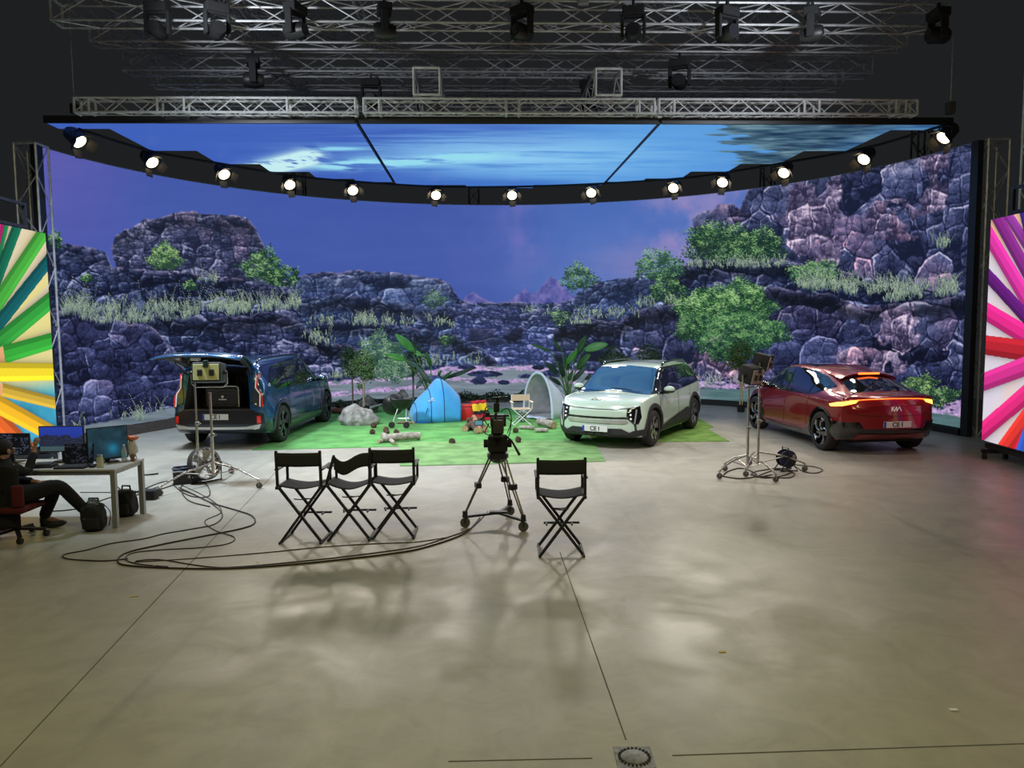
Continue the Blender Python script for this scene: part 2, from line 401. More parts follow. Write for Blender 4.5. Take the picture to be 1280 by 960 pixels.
def rock(sx, sy, seed, lo, mid, hi, warm=0.0, rough=1.0, crack=0.6, skew=0.0):
    t = 0.33+0.42*FINE+0.26*MD2+0.40*(MED-0.5)
    for k, (q, a) in enumerate(((1.0, 1.0), (0.46, 0.62), (0.20, 0.40*rough))):
        n1 = (fbm(U/9, V/9, 33+seed+k, 3)-0.5)*(5 if k < 2 else 3); n2 = (fbm(U/9, V/8, 63+seed+k, 3)-0.5)*(4 if k < 2 else 2.4)
        x_ = U+(wx-U)*0.35+n1; y_ = V+(wy-V)*0.35+n2+0.10*U*(1 if seed % 2 else -0.6)
        f1, f2, idn, dx, dy = worley(x_/(sx*q), y_/(sy*q)+0.0*x_, seed*3+k*7); e = (f2-f1)*min(sx, sy)*q; i2 = (idn*37.7) % 1; i3 = (idn*91.3) % 1
        t = t+a*(0.40*(idn-0.5)+0.34*(i2-0.5)*dx-0.38*(0.2+i3)*dy)
        wd = 1.5 if k < 2 else 1.0
        ln = np.exp(-(e/wd)**2); rim = np.exp(-((e-wd*2.0)/(wd*1.1))**2)
        br = sstep(0.40, 0.62, fbm(U/22, V/18, seed+40+k, 3))
        t = t-a*crack*0.62*ln*(0.5+0.5*sstep(-0.2, 0.3, dy))+a*0.62*rim*br*sstep(0.10, -0.30, dy*0.8+dx*0.6)
        if k == 0: id0 = idn
    lo, mid, hi = C8(*lo), C8(*mid), C8(*hi); t = np.clip(t, 0, 1.2)[..., None]
    c = np.where(t < 0.5, lo+(mid-lo)*np.clip(t*2, 0, 1), mid+(hi-mid)*(t-0.5)*1.6)
    if warm:
        k = (warm*sstep(0.62, 0.72, id0)*sstep(0.4, 0.62, fbm(U/60, V/50, seed+3, 2)))[..., None]; c = c+k*(c*np.array([1.30, 1.0, 0.96])-c)
    return c
R_LEFT = rock(46, 44, 11, (14, 16, 38), (54, 62, 104), (150, 156, 204), 0.4, 0.8, 0.9)
R_BUTTE = rock(22, 18, 12, (28, 32, 56), (72, 78, 112), (162, 160, 196), 0.4, 1.2)
R_MID = rock(30, 24, 13, (24, 34, 66), (68, 86, 134), (160, 178, 222), 0.2, 1.0, 0.7)
R_SCREE = rock(12, 8, 14, (34, 44, 86), (92, 106, 164), (190, 196, 234), 0.1, 1.4, 0.5)
R_RIGHT = rock(46, 62, 15, (20, 24, 48), (74, 82, 124), (196, 190, 220), 0.7, 0.7, 1.0)
R_LEDGE = rock(34, 24, 16, (15, 19, 42), (52, 64, 104), (150, 158, 198), 0.2, 1.0, 0.8)
R_DARK = rock(70, 44, 17, (14, 18, 42), (40, 50, 90), (104, 118, 166), 0.2, 0.8)
R_CRAG = rock(26, 40, 18, (44, 40, 66), (118, 106, 140), (222, 202, 222), 0.4, 1.1)
def paint(src, mask):
    global img
    m = np.clip(mask, 0, 1)[..., None]; img = img*(1-m)+src*m
def layer(src, toppts, u0=-1e9, u1=1e9, jag=3.0, seed=1, rim=0.6, bottom=None, rimcol=(190, 172, 205), shade=0.25):
    u1r = U[:1]; z1r = u1r*0; v1c = V[:, 720:721]; z1c = v1c*0
    t = line(toppts)+(fbm(u1r/9, z1r+seed, seed, 4)-0.5)*jag*2+(np.floor(fbm(u1r/16, z1r+seed, seed+2, 2)*6)/6-0.5)*jag
    e0, e1 = (2.0, 2.0)
    m = (1.0 if bottom is None else sstep(0.36, 0.46, fbm(U/16, V/20, seed+9, 3)))*sstep(-0.7, 0.7, V-t)*sstep(u0-e0, u0+e0, U+(fbm(v1c/12, z1c, seed+4, 3)-0.5)*9)*(1-sstep(u1-e1, u1+e1, U+(fbm(v1c/12, z1c, seed+5, 3)-0.5)*9))
    if bottom is not None: m = m*sstep(0.7, -0.7, V-line(bottom)-(fbm(u1r/10, z1r, seed+6, 3)-0.5)*4)
    d = V-t; r = rim*np.exp(-np.clip(d, 0, 99)/2.6)*RIMN
    s2 = src*(1-r[..., None])+C8(*rimcol)*r[..., None]
    s2 = s2*(1-shade*(np.exp(-((d-13)/9)**2))[..., None])
    paint(s2, m); return m
# far mountains
mt = C8(88, 90, 158)+(fbm(U/7, V/9, 41, 4)-0.5)[..., None]*np.array([0.42, 0.3, 0.26])
layer(mt, '560,380 575,375 583,368 590,363 598,370 612,377 628,379 640,372 650,363 656,359 664,368 672,362 684,348 690,344 698,352 710,364 730,376 790,368 803,352 815,330 826,345 850,380', 560, 850, 0.8, 42, 0.5, rimcol=(150, 130, 185), shade=0)
# middle range, butte, left cliffs
layer(R_MID, '330,352 372,345 395,339 425,339 445,336 470,340 495,339 520,344 545,347 560,352 568,366 574,376 600,378 640,376 690,379 720,382 740,384', 330, 760, 2.0, 43, 0.7)
layer(R_BUTTE, '134,306 140,292 160,284 176,274 200,271 215,266 240,264 262,268 290,267 306,270 318,284 328,306 334,330 350,350 372,352', 136, 352, 2.2, 44, 0.8)
layer(R_LEDGE, '50,300 66,303 78,300 92,306 112,307 127,314 133,332 160,334 200,338 235,340 275,345 310,346 345,352 362,366 378,386 395,400 430,410', 40, 440, 2.4, 45, 0.7)
layer(R_MID, '372,372 420,366 470,372 520,380 560,384 590,396 610,420', 372, 610, 3, 46, 0.4, shade=0.5)
# scree slope down to the sand
layer(R_SCREE, '556,385 575,378 610,384 650,386 690,384 716,392 730,410', 566, 730, 2.0, 47, 0.5)
layer(R_DARK, '580,409 600,411 650,408 662,411', 580, 655, 2, 66, 0.5, '580,432 655,428')
layer(R_MID, '372,404 420,398 470,402 520,410 566,418 600,436 625,456', 350, 625, 3, 48, 0.5, shade=0.5)
layer(R_LEDGE, '52,384 80,381 110,390 140,392 170,394 200,394 260,396 300,393 340,388 360,394 378,410 395,424 430,432 470,440 520,452', 40, 520, 3.0, 49, 0.6, shade=0.45)
layer(R_LEFT, '52,390 88,384 100,392 140,396 152,404 170,400 185,410 196,424 204,440 214,452 232,470 260,480', 40, 262, 2.5, 50, 0.8, shade=0.1)
# right-hand terraces
layer(R_MID, '676,392 700,376 716,372 724,362 736,356 760,349 785,347 800,345 830,340 870,334', 700, 900, 2.2, 51, 0.7)
layer(R_LEDGE, '690,410 716,404 740,396 760,402 790,392 820,385 860,380 900,378', 690, 900, 2.5, 52, 0.6, shade=0.5)
layer(R_RIGHT, '868,270 876,265 890,262 900,255 915,254 925,262 934,240 942,228 1000,222 1216,170', 869, 1300, 2.0, 53, 0.6, shade=0.1)
layer(R_CRAG, '990,236 1000,226 1012,222 1040,220 1056,216 1058,215', 984, 1052, 2.0, 54, 0.4, '980,300 1010,330 1052,330', shade=0)
layer(R_CRAG, '1150,190 1166,185 1185,184', 1152, 1186, 2.0, 55, 0.2, '1150,270 1190,258', shade=0)
layer(R_CRAG, '1085,262 1096,250 1130,246 1150,262', 1086, 1152, 2.0, 65, 0.9, '1086,296 1150,300', shade=0)
layer(R_LEDGE, '800,352 836,332 872,326 905,323 940,326 975,322 1010,330 1050,334 1090,346 1130,356 1216,362', 832, 1300, 2.4, 56, 0.8, shade=0.45)
layer(R_RIGHT, '780,392 810,384 850,378 900,362 940,358 975,356 1000,362 1040,366 1060,374 1080,382 1120,378 1160,374 1216,366', 792, 1300, 2.4, 57, 0.6, shade=0.55)
layer(R_LEFT, '960,384 1000,380 1040,392 1076,398 1100,420 1216,440', 960, 1300, 3.0, 58, 0.1, shade=0.2)
layer(R_CRAG, '1104,392 1114,386 1140,382 1158,384', 1106, 1158, 2.0, 59, 0.5, '1104,428 1134,440 1158,430', shade=0)
layer(R_CRAG, '1052,440 1070,432 1110,436 1140,440', 1050, 1140, 2.0, 60, 0.5, '1050,462 1140,470', shade=0)
layer(R_CRAG, '860,440 900,426 930,424', 860, 935, 2.0, 61, 0.3, '860,470 900,478 935,486', shade=0)
# ground in the picture
gcol = C8(112, 126, 138)+(fbm(U/40, V/3.5, 90, 4)-0.5)[..., None]*0.22
green = C8(78, 108, 112)+(fbm(U/30, V/3.0, 91, 4)-0.5)[..., None]*0.2
k = sstep(860, 900, U)[..., None]; gcol = gcol*(1-k)+green*k
gt = line('52,537 75,534 130,524 200,509 235,503 300,490 372,478 430,474 480,470 540,462 600,458 650,456 700,460 760,472 860,484 900,486 960,485 1040,486 1100,490 1150,498 1216,520')
gm = sstep(-1.5, 1.5, V-gt-(fbm(U/8, V*0, 92, 4)-0.5)*5); paint(gcol, gm)
pink = C8(176, 150, 196)+FINE[..., None]*0.5
for a, b, lo, hi in (('330,486 372,480 430,474 500,466 560,458 640,456 760,466', '330,489 372,486 430,480 500,474 560,466 640,462 760,468', 330, 765),
                     ('360,494 410,490 480,484 520,482 560,484', '360,500 410,497 480,489 520,486 560,485', 372, 540),
                     ('520,470 600,472 680,474 740,478', '520,474 600,478 680,480 740,480', 530, 720),
                     ('860,474 940,480 1000,478 1216,500', '860,484 940,487 1000,488 1216,522', 862, 1216)):
    mm = sstep(-1, 1, V-line(a)-(fbm(U[:1]/12, U[:1]*0, 93, 3)-0.5)*5)*sstep(1, -1, V-line(b)-(fbm(U[:1]/9, U[:1]*0, 94, 3)-0.5)*4)*(U > lo)*(U < hi)
    paint(pink, mm*sstep(0.30, 0.5, fbm(U/9, V/2.4, 95, 3)))
for cx, cy, rx, ry in ((690, 466, 13, 5), (655, 470, 9, 3), (604, 467, 22, 4), (596, 476, 10, 5), (540, 473, 14, 4), (628, 478, 8, 3), (580, 459, 12, 3), (672, 459, 8, 3)):
    d = ((U-cx)/rx)**2+((V-cy)/ry)**2+(fbm(U/5, V/3, 96, 3)-0.5)*1.2; paint(R_DARK*1.1, sstep(1.1, 0.9, d))

# vegetation drawn as single dabs and blades
def cell(u, v):
    c = (u-cu[0])/(cu[-1]-cu[0])*(NC-1); ci = np.clip(c, 0, NC-1).astype(int)
    r = (v-vt[ci])/(vb[ci]-vt[ci])*(NR-1); return np.round(r).astype(int), np.round(c).astype(int)
def dabs(u, v, col, rad):
    r, c = cell(u, v)
    for dr in range(-rad, rad+1):
        for dc in range(-rad, rad+1):
            if dr*dr+dc*dc > rad*rad+0.5: continue
            rr = r+dr; cc = c+dc; ok = (rr >= 0) & (rr < NR) & (cc >= 0) & (cc < NC)
            img[rr[ok], cc[ok]] = col[ok]
def bush(cx, cy, rx, ry, n=None, lo=(22, 44, 36), mid=(62, 104, 66), hi=(158, 196, 128), seed=0, rad=1, flat=0.0):
    r = np.random.RandomState(seed+int(cx)); n = int((n or int(rx*ry*2.2))*1.5)
    a = r.rand(n)*2*PI; q = np.sqrt(r.rand(n)); lob = 1+0.16*np.sin(a*3+cx)+0.12*np.sin(a*7+cy)
    u = cx+rx*q*np.cos(a)*lob*(1+0.10*r.randn(n)); v = cy+ry*q*np.sin(a)*lob*(1+0.10*r.randn(n))
    if flat: v = np.minimum(v, cy+ry*flat+r.rand(n)*3)
    clump = fbm(u/7.0, v/5.5, seed+3, 3)
    t = 0.22+1.6*(clump-0.5)-0.26*(v-cy)/ry+0.30*r.randn(n)+0.10*(cx-u)/rx; o = np.argsort(t*0.6+0.5*r.rand(n)); u, v, t = u[o], v[o], np.clip(t[o], 0, 1)[:, None]
    lo, mid, hi = C8(*lo), C8(*mid), C8(*hi); c = np.where(t < 0.5, lo+(mid-lo)*t*2, mid+(hi-mid)*(t-0.5)*2)
    h_ = len(u)*3//5; dabs(u[:h_], v[:h_], c[:h_], rad); dabs(u[h_:], v[h_:], c[h_:], 0); dabs(u[h_:]+0.8, v[h_:], c[h_:], 0)
def grass(u0, u1, ylow, yhigh, n, hgt, col0=(70, 88, 92), col1=(172, 190, 160), seed=0):
    r = np.random.RandomState(seed+int(u0)); n = int(n*0.62); us = u0+(u1-u0)*r.rand(n); yl = np.interp(us, *zip(*ylow)); yh = np.interp(us, *zip(*yhigh))
    vs = yh+(yl-yh)*r.rand(n); kp = (fbm(us/13, vs/7, seed+5, 3) > 0.40+0.22*r.rand(n)); us, vs = us[kp], vs[kp]; n = len(us); o = np.argsort(vs); us, vs = us[o], vs[o]; hh = hgt*(0.3+1.25*r.rand(n)**3); ln = r.randn(n)*0.28; sh = r.rand(n)
    m = 12
    for k in range(m):
        t = k/(m-1); uu = us+ln*hh*t*t+(r.rand()-0.5)*0.2; vv = vs-hh*t
        col = C8(*col0)+(C8(*col1)-C8(*col0))*(np.clip(0.2+0.55*t+0.5*(sh-0.5), 0, 1)[:, None]); dabs(uu, vv, col, 0)
bush(62, 297, 9, 10, seed=1)
grass(66, 372, [(66, 392), (120, 404), (200, 400), (300, 392), (372, 384)], [(66, 384), (160, 382), (260, 380), (372, 376)], 3300, 15, seed=2)
grass(70, 110, [(70, 392), (110, 396)], [(70, 380), (110, 384)], 160, 30, seed=3); grass(160, 290, [(160, 392), (290, 390)], [(160, 380), (290, 380)], 260, 26, seed=4)
grass(240, 266, [(240, 352), (266, 354)], [(240, 346), (266, 346)], 90, 12, seed=5)
bush(201, 320, 20, 16, seed=2, lo=(40, 64, 50), mid=(84, 124, 74), hi=(170, 200, 128)); bush(232, 355, 9, 6, seed=3)
bush(326, 331, 24, 20, seed=4); bush(350, 345, 22, 13, seed=5, flat=0.7); bush(100, 345, 8, 5, seed=6)
for a, b, y0, y1, n in ((378, 545, 405, 398, 520), (372, 420, 430, 414, 260), (440, 470, 402, 396, 160), (540, 566, 408, 400, 90), (650, 700, 392, 386, 120), (720, 800, 396, 388, 230), (700, 740, 400, 404, 150)):
    grass(a, b, [(a, y0), (b, y0+3)], [(a, y1), (b, y1)], n, 9, seed=a)
bush(541, 373, 14, 11, seed=8, lo=(38, 58, 62), mid=(78, 112, 96), hi=(132, 160, 130)); bush(556, 424, 9, 6, seed=9); bush(700, 396, 12, 10, seed=10, mid=(84, 116, 100))
bush(472, 446, 32, 28, seed=11, lo=(44, 74, 66), mid=(84, 122, 92), hi=(160, 188, 150)); bush(492, 462, 26, 14, seed=12, lo=(44, 74, 66), mid=(90, 130, 100), hi=(150, 182, 140))
grass(400, 540, [(400, 474), (540, 464)], [(400, 468), (540, 456)], 420, 9, seed=20); grass(520, 600, [(520, 458), (600, 456)], [(520, 448), (600, 450)], 260, 9, seed=21)
bush(723, 346, 21, 16, seed=13, lo=(34, 60, 52), mid=(82, 128, 92), hi=(150, 186, 128)); grass(712, 734, [(712, 366), (734, 366)], [(712, 362), (734, 362)], 40, 8, (40, 50, 50), (60, 80, 70), 22)
bush(824, 330, 29, 18, seed=14, lo=(36, 66, 56), mid=(86, 134, 96), hi=(150, 188, 134)); bush(836, 361, 23, 17, seed=15)
bush(905, 304, 46, 24, seed=16); bush(948, 306, 34, 20, seed=17); bush(888, 296, 30, 14, seed=18)
grass(860, 1000, [(860, 334), (1000, 334)], [(860, 326), (1000, 326)], 500, 9, seed=23)
grass(796, 875, [(796, 384), (875, 380)], [(796, 376), (875, 370)], 330, 9, seed=24)
bush(1022, 341, 30, 17, seed=19, lo=(34, 62, 50), mid=(84, 128, 88), hi=(150, 186, 126))
grass(1000, 1204, [(1000, 358), (1060, 366), (1120, 376), (1204, 366)], [(1000, 352), (1060, 352), (1120, 354), (1204, 350)], 2400, 14, seed=25)
grass(1166, 1192, [(1166, 308), (1192, 308)], [(1166, 300), (1192, 300)], 110, 12, seed=26)
grass(860, 960, [(860, 484), (960, 486)], [(860, 470), (960, 476)], 420, 9, (110, 120, 124), (180, 180, 186), 27)
grass(120, 240, [(120, 530), (240, 506)], [(120, 522), (240, 500)], 70, 12, seed=28); grass(152, 170, [(152, 528), (170, 526)], [(152, 520), (170, 518)], 90, 20, seed=29); grass(72, 90, [(72, 538), (90, 536)], [(72, 532), (90, 530)], 60, 14, seed=30)
bush(1160, 482, 22, 14, 900, seed=31, lo=(24, 44, 40), mid=(70, 108, 70), hi=(170, 196, 124)); bush(1184, 494, 26, 12, 900, seed=32, lo=(24, 44, 40), mid=(66, 104, 70), hi=(160, 190, 120))
# the large leafy shrub right of the light car
bush(884, 386, 34, 28, 3000, seed=33, lo=(24, 52, 38), mid=(64, 112, 64), hi=(158, 196, 130)); bush(930, 378, 38, 26, 3200, seed=34, lo=(24, 52, 38), mid=(64, 112, 64), hi=(160, 198, 132))
bush(902, 414, 46, 26, 3400, seed=35, lo=(26, 56, 44), mid=(70, 120, 76), hi=(144, 186, 120)); bush(950, 414, 36, 22, 2400, seed=36, lo=(24, 52, 42), mid=(66, 112, 72), hi=(136, 178, 114))
bush(862, 410, 16, 14, 700, seed=37, hi=(140, 182, 120)); bush(918, 438, 30, 14, 1300, seed=38, lo=(18, 42, 34), mid=(50, 92, 62), hi=(104, 150, 96))

ang = np.repeat(th[None, :], NR, 0); zz = WH-(WH-WZ0)*tr+0*U
P = np.stack([WC.x+WR*np.cos(ang), WC.y+WR*np.sin(ang), zz], -1)
LED = screen_mat('led_picture', 1.0)
lw = thing('led_wall', 'huge curved LED video wall showing a blue sky over rocky cliffs and shrubs', 'screen', (WC.x, WC.y, 0))
me = fast_grid('screen', P-np.array([WC.x, WC.y, 0]), img); obj('screen', me, LED, lw)
s = MB()
NA = 96; A0, A1 = math.radians(173.2), math.radians(8.95)
def arc(r, a, z): return (r*math.cos(a), r*math.sin(a), z)
sec = [(WR+0.02, WZ0-0.02), (WR+0.02, WH), (WR+0.05, WH+0.015), (WR+0.12, WH+0.015), (WR+0.12, 0.0), (WR-0.06, 0.0), (WR-0.06, WZ0-0.02)]
vsx = []; fsx = []
for i in range(NA+1):
    a = A0+(A1-A0)*i/NA; vsx += [arc(r, a, z) for r, z in sec]
m = len(sec)
for i in range(NA):
    for j in range(m): fsx.append((i*m+j, i*m+(j+1) % m, (i+1)*m+(j+1) % m, (i+1)*m+j))
s.add(vsx, fsx); obj('cabinet_frame', s, BLK, lw)
s = MB()
for a, sg in ((A0, 1), (A1, -1)):
    p = Vector(arc(WR+0.03, a+sg*0.012, 0)); s.box((p.x, p.y, WH/2), (0.12, 0.20, WH+0.03), (0, 0, a))
obj('end_post', s, BLK, lw)
# thin bright top edge of the cabinets
s = MB(); s.tube([arc(WR+0.0, A0+(A1-A0)*i/NA, WH+0.012) for i in range(NA+1)], 0.012, 6); obj('top_rail', s, mat('grey_rail', (0.30, 0.30, 0.34), 0.5, 0.5), lw)
img_wall_avg = img.mean((0, 1))

# ------------------------------------------------------------------ overhead LED ceiling (three sections, stepped far edge)
CZ = 6.38; YAW = math.radians(2.4)
def lin2(x, y):   # ceiling frame -> world
    return x*math.cos(YAW)-y*math.sin(YAW), x*math.sin(YAW)+y*math.cos(YAW)
def far_edge(x):   # stage-frame x of a tile column -> number of half metre rows
    r = math.sqrt(max(0.0, 9.15**2-(abs(x)+0.25)**2)); return r
CY0 = 15.62
CLMAT = screen_mat('led_sky_picture', 1.0)
def ceiling(x0, x1, label):
    n = 12; sub = n; cols = int(round((x1-x0)/0.5)); rows = 15
    xs = np.linspace(x0, x1, cols*sub+1); ys = np.linspace(CY0, CY0+rows*0.5, rows*sub+1)
    X, Y = np.meshgrid(xs, ys)
    base = C8(62, 96, 184)+0*X[..., None]
    k = sstep(-3.5, 3.0, X+(Y-18)*0.35+(fbm(X*0.5, Y*0.7, 5, 3)-0.5)*3)[..., None]; base = base*(1-k)+C8(92, 156, 222)*k
    k = (sstep(2.6, 9.0, X)*0.5)[..., None]; base = base*(1-k)+C8(66, 128, 208)*k
    stv = fbm(X*0.5, Y*3.5, 6, 5); st2 = fbm(X*0.9, Y*1.5+2, 16, 5)
    d = np.exp(-(((X-0.3)/3.6)**2+((Y-18.6-0.12*X)/2.2)**2)); k = (1.0*d*sstep(0.26, 0.62, stv))[..., None]; base = base*(1-k)+C8(140, 200, 240)*k
    # bright streak of cloud running from the left seam
    yc = 19.9-0.28*(X+4.2)*(X < 1)+0.0; d = np.exp(-((Y-yc+(st2-0.5)*1.2)/0.55)**2)*sstep(-5.4, -4.0, X)*sstep(1.6, -1.8, X)
    k = np.clip(1.6*d*sstep(0.32, 0.56, st2), 0, 1)[..., None]; base = base*(1-k)+C8(150, 218, 238)*k
    yc = 20.0+1.0*(X+6.0)*-0.55; d = np.exp(-((Y-19.6+0.95*(X+5.4))/0.75)**2)*sstep(-7.2, -6.4, X)*sstep(-3.9, -4.8, X)
    k = np.clip(2.2*d*sstep(0.30, 0.52, fbm(X*1.6, Y*1.2, 26, 5)), 0, 1)[..., None]; base = base*(1-k)+C8(196, 236, 240)*k
    d = np.exp(-(((X+3.9)/0.8)**2+((Y-17.9)/0.22)**2)); k = np.clip(1.3*d*sstep(0.35, 0.6, st2), 0, 1)[..., None]; base = base*(1-k)+C8(140, 210, 238)*k
    # darker band along the far edge
    k = (0.7*sstep(21.2, 22.4, Y)*sstep(-4, -2, X)*sstep(3.0, 1.0, X))[..., None]; base = base*(1-k)+C8(58, 104, 190)*k
    # mirrored rock at the right end
    edge = 4.3+0.55*(Y-16.0)+(fbm(X*0.8, Y*2.2, 8, 4)-0.5)*2.6
    rk = sstep(-0.12, 0.12, X-edge)*sstep(20.2, 19.6, Y+(fbm(X*1.1, Y*1.7, 9, 4)-0.5)*1.2-0.12*(X-6))
    t = np.clip(fbm(X*1.4, Y*4.5, 10, 5)*1.9-0.45, 0, 1)[..., None]
    rc = C8(22, 48, 78)*(1-t)+C8(112, 148, 162)*t; rc = rc*(1-0.5*sstep(7, 8.6, X)[..., None])+C8(60, 120, 190)*0.5*sstep(7, 8.6, X)[..., None]
    rk = rk[..., None]; base = base*(1-rk)+rc*rk
    keep = np.zeros((len(ys)-1, len(xs)-1), bool)
    for c in range(cols):
        xm = x0+(c+0.5)*0.5; xw, yw = lin2(xm, 18)
        q = 0 if abs(xm) < 1.0 else 1
        wd = math.floor(abs(xm)/1.0)*1.0+(1.0 if abs(xm) >= 1.0 else 0.3)
        far = 14.3+math.sqrt(max(0, 8.95**2-min(wd, 8.9)**2)); nr = int(min(rows, max(1, math.floor((far-CY0)/0.5))))
        keep[:nr*sub, c*sub:(c+1)*sub] = True
    cx, sx = math.cos(YAW), math.sin(YAW)
    P = np.stack([X*cx-(Y-16)*sx-0.02, X*sx+16+(Y-16)*cx, CZ+0*X], -1)
    t = thing('led_ceiling_panel', label, 'screen', (0, 0, 0))
    obj('screen', fast_grid('screen', P, base, keep), CLMAT, t)
    bm = bmesh.new(); bm2 = MB(); rr = keep[::sub, ::sub]
    def W(x, y, z): return (x*cx-(y-16)*sx-0.02, x*sx+16+(y-16)*cx, z)
    for c in range(cols):
        h = int(rr[:, c].sum()); xa = x0+c*0.5; ya = CY0; yb = CY0+h*0.5; e = 0.0
        bm2.add([W(xa, ya, CZ+0.004), W(xa+0.5, ya, CZ+0.004), W(xa+0.5, yb, CZ+0.004), W(xa, yb, CZ+0.004), W(xa, ya, CZ+0.09), W(xa+0.5, ya, CZ+0.09), W(xa+0.5, yb, CZ+0.09), W(xa, yb, CZ+0.09)],
                [(0, 3, 2, 1), (4, 5, 6, 7), (0, 1, 5, 4), (1, 2, 6, 5), (2, 3, 7, 6), (3, 0, 4, 7)])
    obj('cabinet', bm2, BLK, t); bm.free()
    s = MB(); s.bar(W(x0, CY0-0.03, CZ+0.05), W(x1, CY0-0.03, CZ+0.05), 0.05, 0.14); obj('front_beam', s, BLK, t)
    return t
ceiling(-9.0, -3.04, 'left section of the overhead LED ceiling, deep blue with a white cloud')
ceiling(-2.96, 2.96, 'wide middle section of the overhead LED ceiling, pale blue streaked with cloud')
ceiling(3.04, 9.0, 'right section of the overhead LED ceiling, blue with mirrored rock at its end')

# ------------------------------------------------------------------ side LED screens with fans of coloured pencils
def pencil_screen(name, label, org, dirv, wid, z0, z1, cen, bgs, pens, rx, flip=1):
    na, nz = 260, 420
    a = np.linspace(0, wid, na)[None, :]+np.zeros((nz, 1)); z = np.linspace(z1, z0, nz)[:, None]+np.zeros((1, na))
    im = bgs(a, z)
    for (a0, zz0, a1, zz1, wdt, col, tipped) in pens:
        dx, dz = a1-a0, zz1-zz0; L = math.hypot(dx, dz); dx /= L; dz /= L
        t = (a-a0)*dx+(z-zz0)*dz; q = -(a-a0)*dz+(z-zz0)*dx
        m = (np.abs(q) < wdt/2*(1 if not tipped else np.clip((t+0.55)/0.55, 0, 1))) & (t > (-0.5 if tipped else -9))
        f = q/wdt; br = np.where(f > 0.22, 1.14, np.where(f > -0.2, 1.0, 0.80))*(1-0.1*(np.abs(f) > 0.46))
        sh = np.exp(-np.clip(-f-0.5, 0, 9)*wdt/0.06)*(f < -0.5); im *= (1-0.25*sh)[..., None]
        im = np.where(m[..., None], C8(*col)*br[..., None], im)
        tip = (t < 0) & m & tipped; im = np.where(tip[..., None], C8(232, 170, 120), im)
    d = Vector((dirv[0], dirv[1], 0)).normalized(); nrm = Vector((-d.y, d.x, 0))*flip
    P = np.stack([org[0]+d.x*a, org[1]+d.y*a, z], -1)
    t = thing(name, label, 'screen', (0, 0, 0))
    obj('screen', fast_grid('screen', P, im), LEDS, t)
    s = MB(); c = Vector((org[0], org[1], 0))+d*(wid/2)-nrm*0.07
    R = Matrix.Rotation(math.atan2(d.y, d.x), 3, 'Z')
    s.box((c.x, c.y, (z0+z1)/2), (wid+0.02, 0.12, z1-z0+0.02), R); obj('cabinet', s, BLK, t)
    s = MB()
    for q in (0.25, wid/2, wid-0.25):
        p = Vector((org[0], org[1], 0))+d*q-nrm*0.10
        s.box((p.x, p.y, 0.14), (0.06, 0.45, 0.07), R)
        for e in (-0.18, 0.18):
            w_ = p-nrm*e; s.cyl((w_.x, w_.y, 0.05), 0.05, 0.04, 'x', 14)
    s.bar(Vector((org[0], org[1], 0.2))-nrm*0.1, Vector((org[0], org[1], 0.2))+d*wid-nrm*0.1, 0.08, 0.08)
    obj('wheeled_base', s, BLK, t)
    s = MB(); e = Vector((org[0], org[1], 0))+d*0.45-nrm*0.1; e2 = Vector((org[0], org[1], 0))+d*1.8-nrm*0.1
    for za in (z1+0.06, z1+0.46): s.bar((e.x, e.y, za), (e2.x, e2.y, za), 0.05)
    for ee in (e, e2): s.bar((ee.x, ee.y, z1+0.0), (ee.x, ee.y, z1+0.48), 0.05)
    obj('top_frame', s, BLK, t)
    return t
LEDS = screen_mat('led_side_picture', 1.0)

def bg_left(a, z):
    u = fbm(a*1.5, z*1.1, 50, 4)[..., None]; c = C8(226, 214, 178)*(1-u*0.25)+C8(232, 196, 170)*u*0.25
    st = sstep(0.45, 0.6, vnoise((z-1.7-0*a)/np.maximum(2.9-a, 0.3)*9, a*0, 5))[..., None]; c = c*(1-0.5*st)+C8(236, 226, 110)*0.5*st
    k = sstep(1.6, 1.1, z)[..., None]; b = C8(70, 178, 214)*(0.8+0.3*fbm(a*3, z*3, 51, 3)[..., None]); return c*(1-k)+b*k
def bg_right(a, z):
    u = fbm(a*2.5, z*0.8, 52, 4)[..., None]; c = C8(236, 206, 196)*(1-u)+C8(214, 216, 240)*u
    k = sstep(3.4, 4.0, z)[..., None]; return c*(1-k)+C8(250, 196, 160)*k
G = 0.30
pencil_screen('side_screen', 'left LED screen showing a fan of green, yellow and orange colouring pencils', (-8.55, 14.3), (0.06, -1), 3.6, 0.3, 4.15, 0, bg_left, [
    (2.6, 1.9, 1.73, 4.1, 0.2, (14, 60, 120), 0), (1.49, 3.75, 1.32, 4.08, .26, (30, 140, 80), 0), (1.47, 3.36, 0.93, 4.11, .24, (16, 104, 76), 0), (1.51, 2.92, 0.10, 4.12, .30, (72, 172, 60), 0),
    (1.56, 2.53, 0.11, 3.54, .26, (14, 92, 96), 0), (1.59, 2.21, 0.11, 2.86, .32, (52, 160, 60), 0), (1.50, 1.99, 0.07, 2.17, .30, (56, 172, 58), 1),
    (1.73, 0.9, 1.09, 0.39, .34, (232, 104, 40), 0), (1.70, 1.16, 0.12, 0.44, .32, (250, 190, 40), 0), (1.61, 1.41, 0.06, 1.03, .22, (208, 172, 60), 1), (1.64, 1.71, 0.11, 1.61, .32, (248, 220, 44), 0),
    (2.2, 1.5, 2.0, 0.3, .3, (220, 60, 50), 0), (2.6, 1.6, 3.2, 0.3, .3, (200, 40, 120), 0), (2.7, 1.8, 3.6, 3.9, .3, (60, 60, 180), 0)], 0)
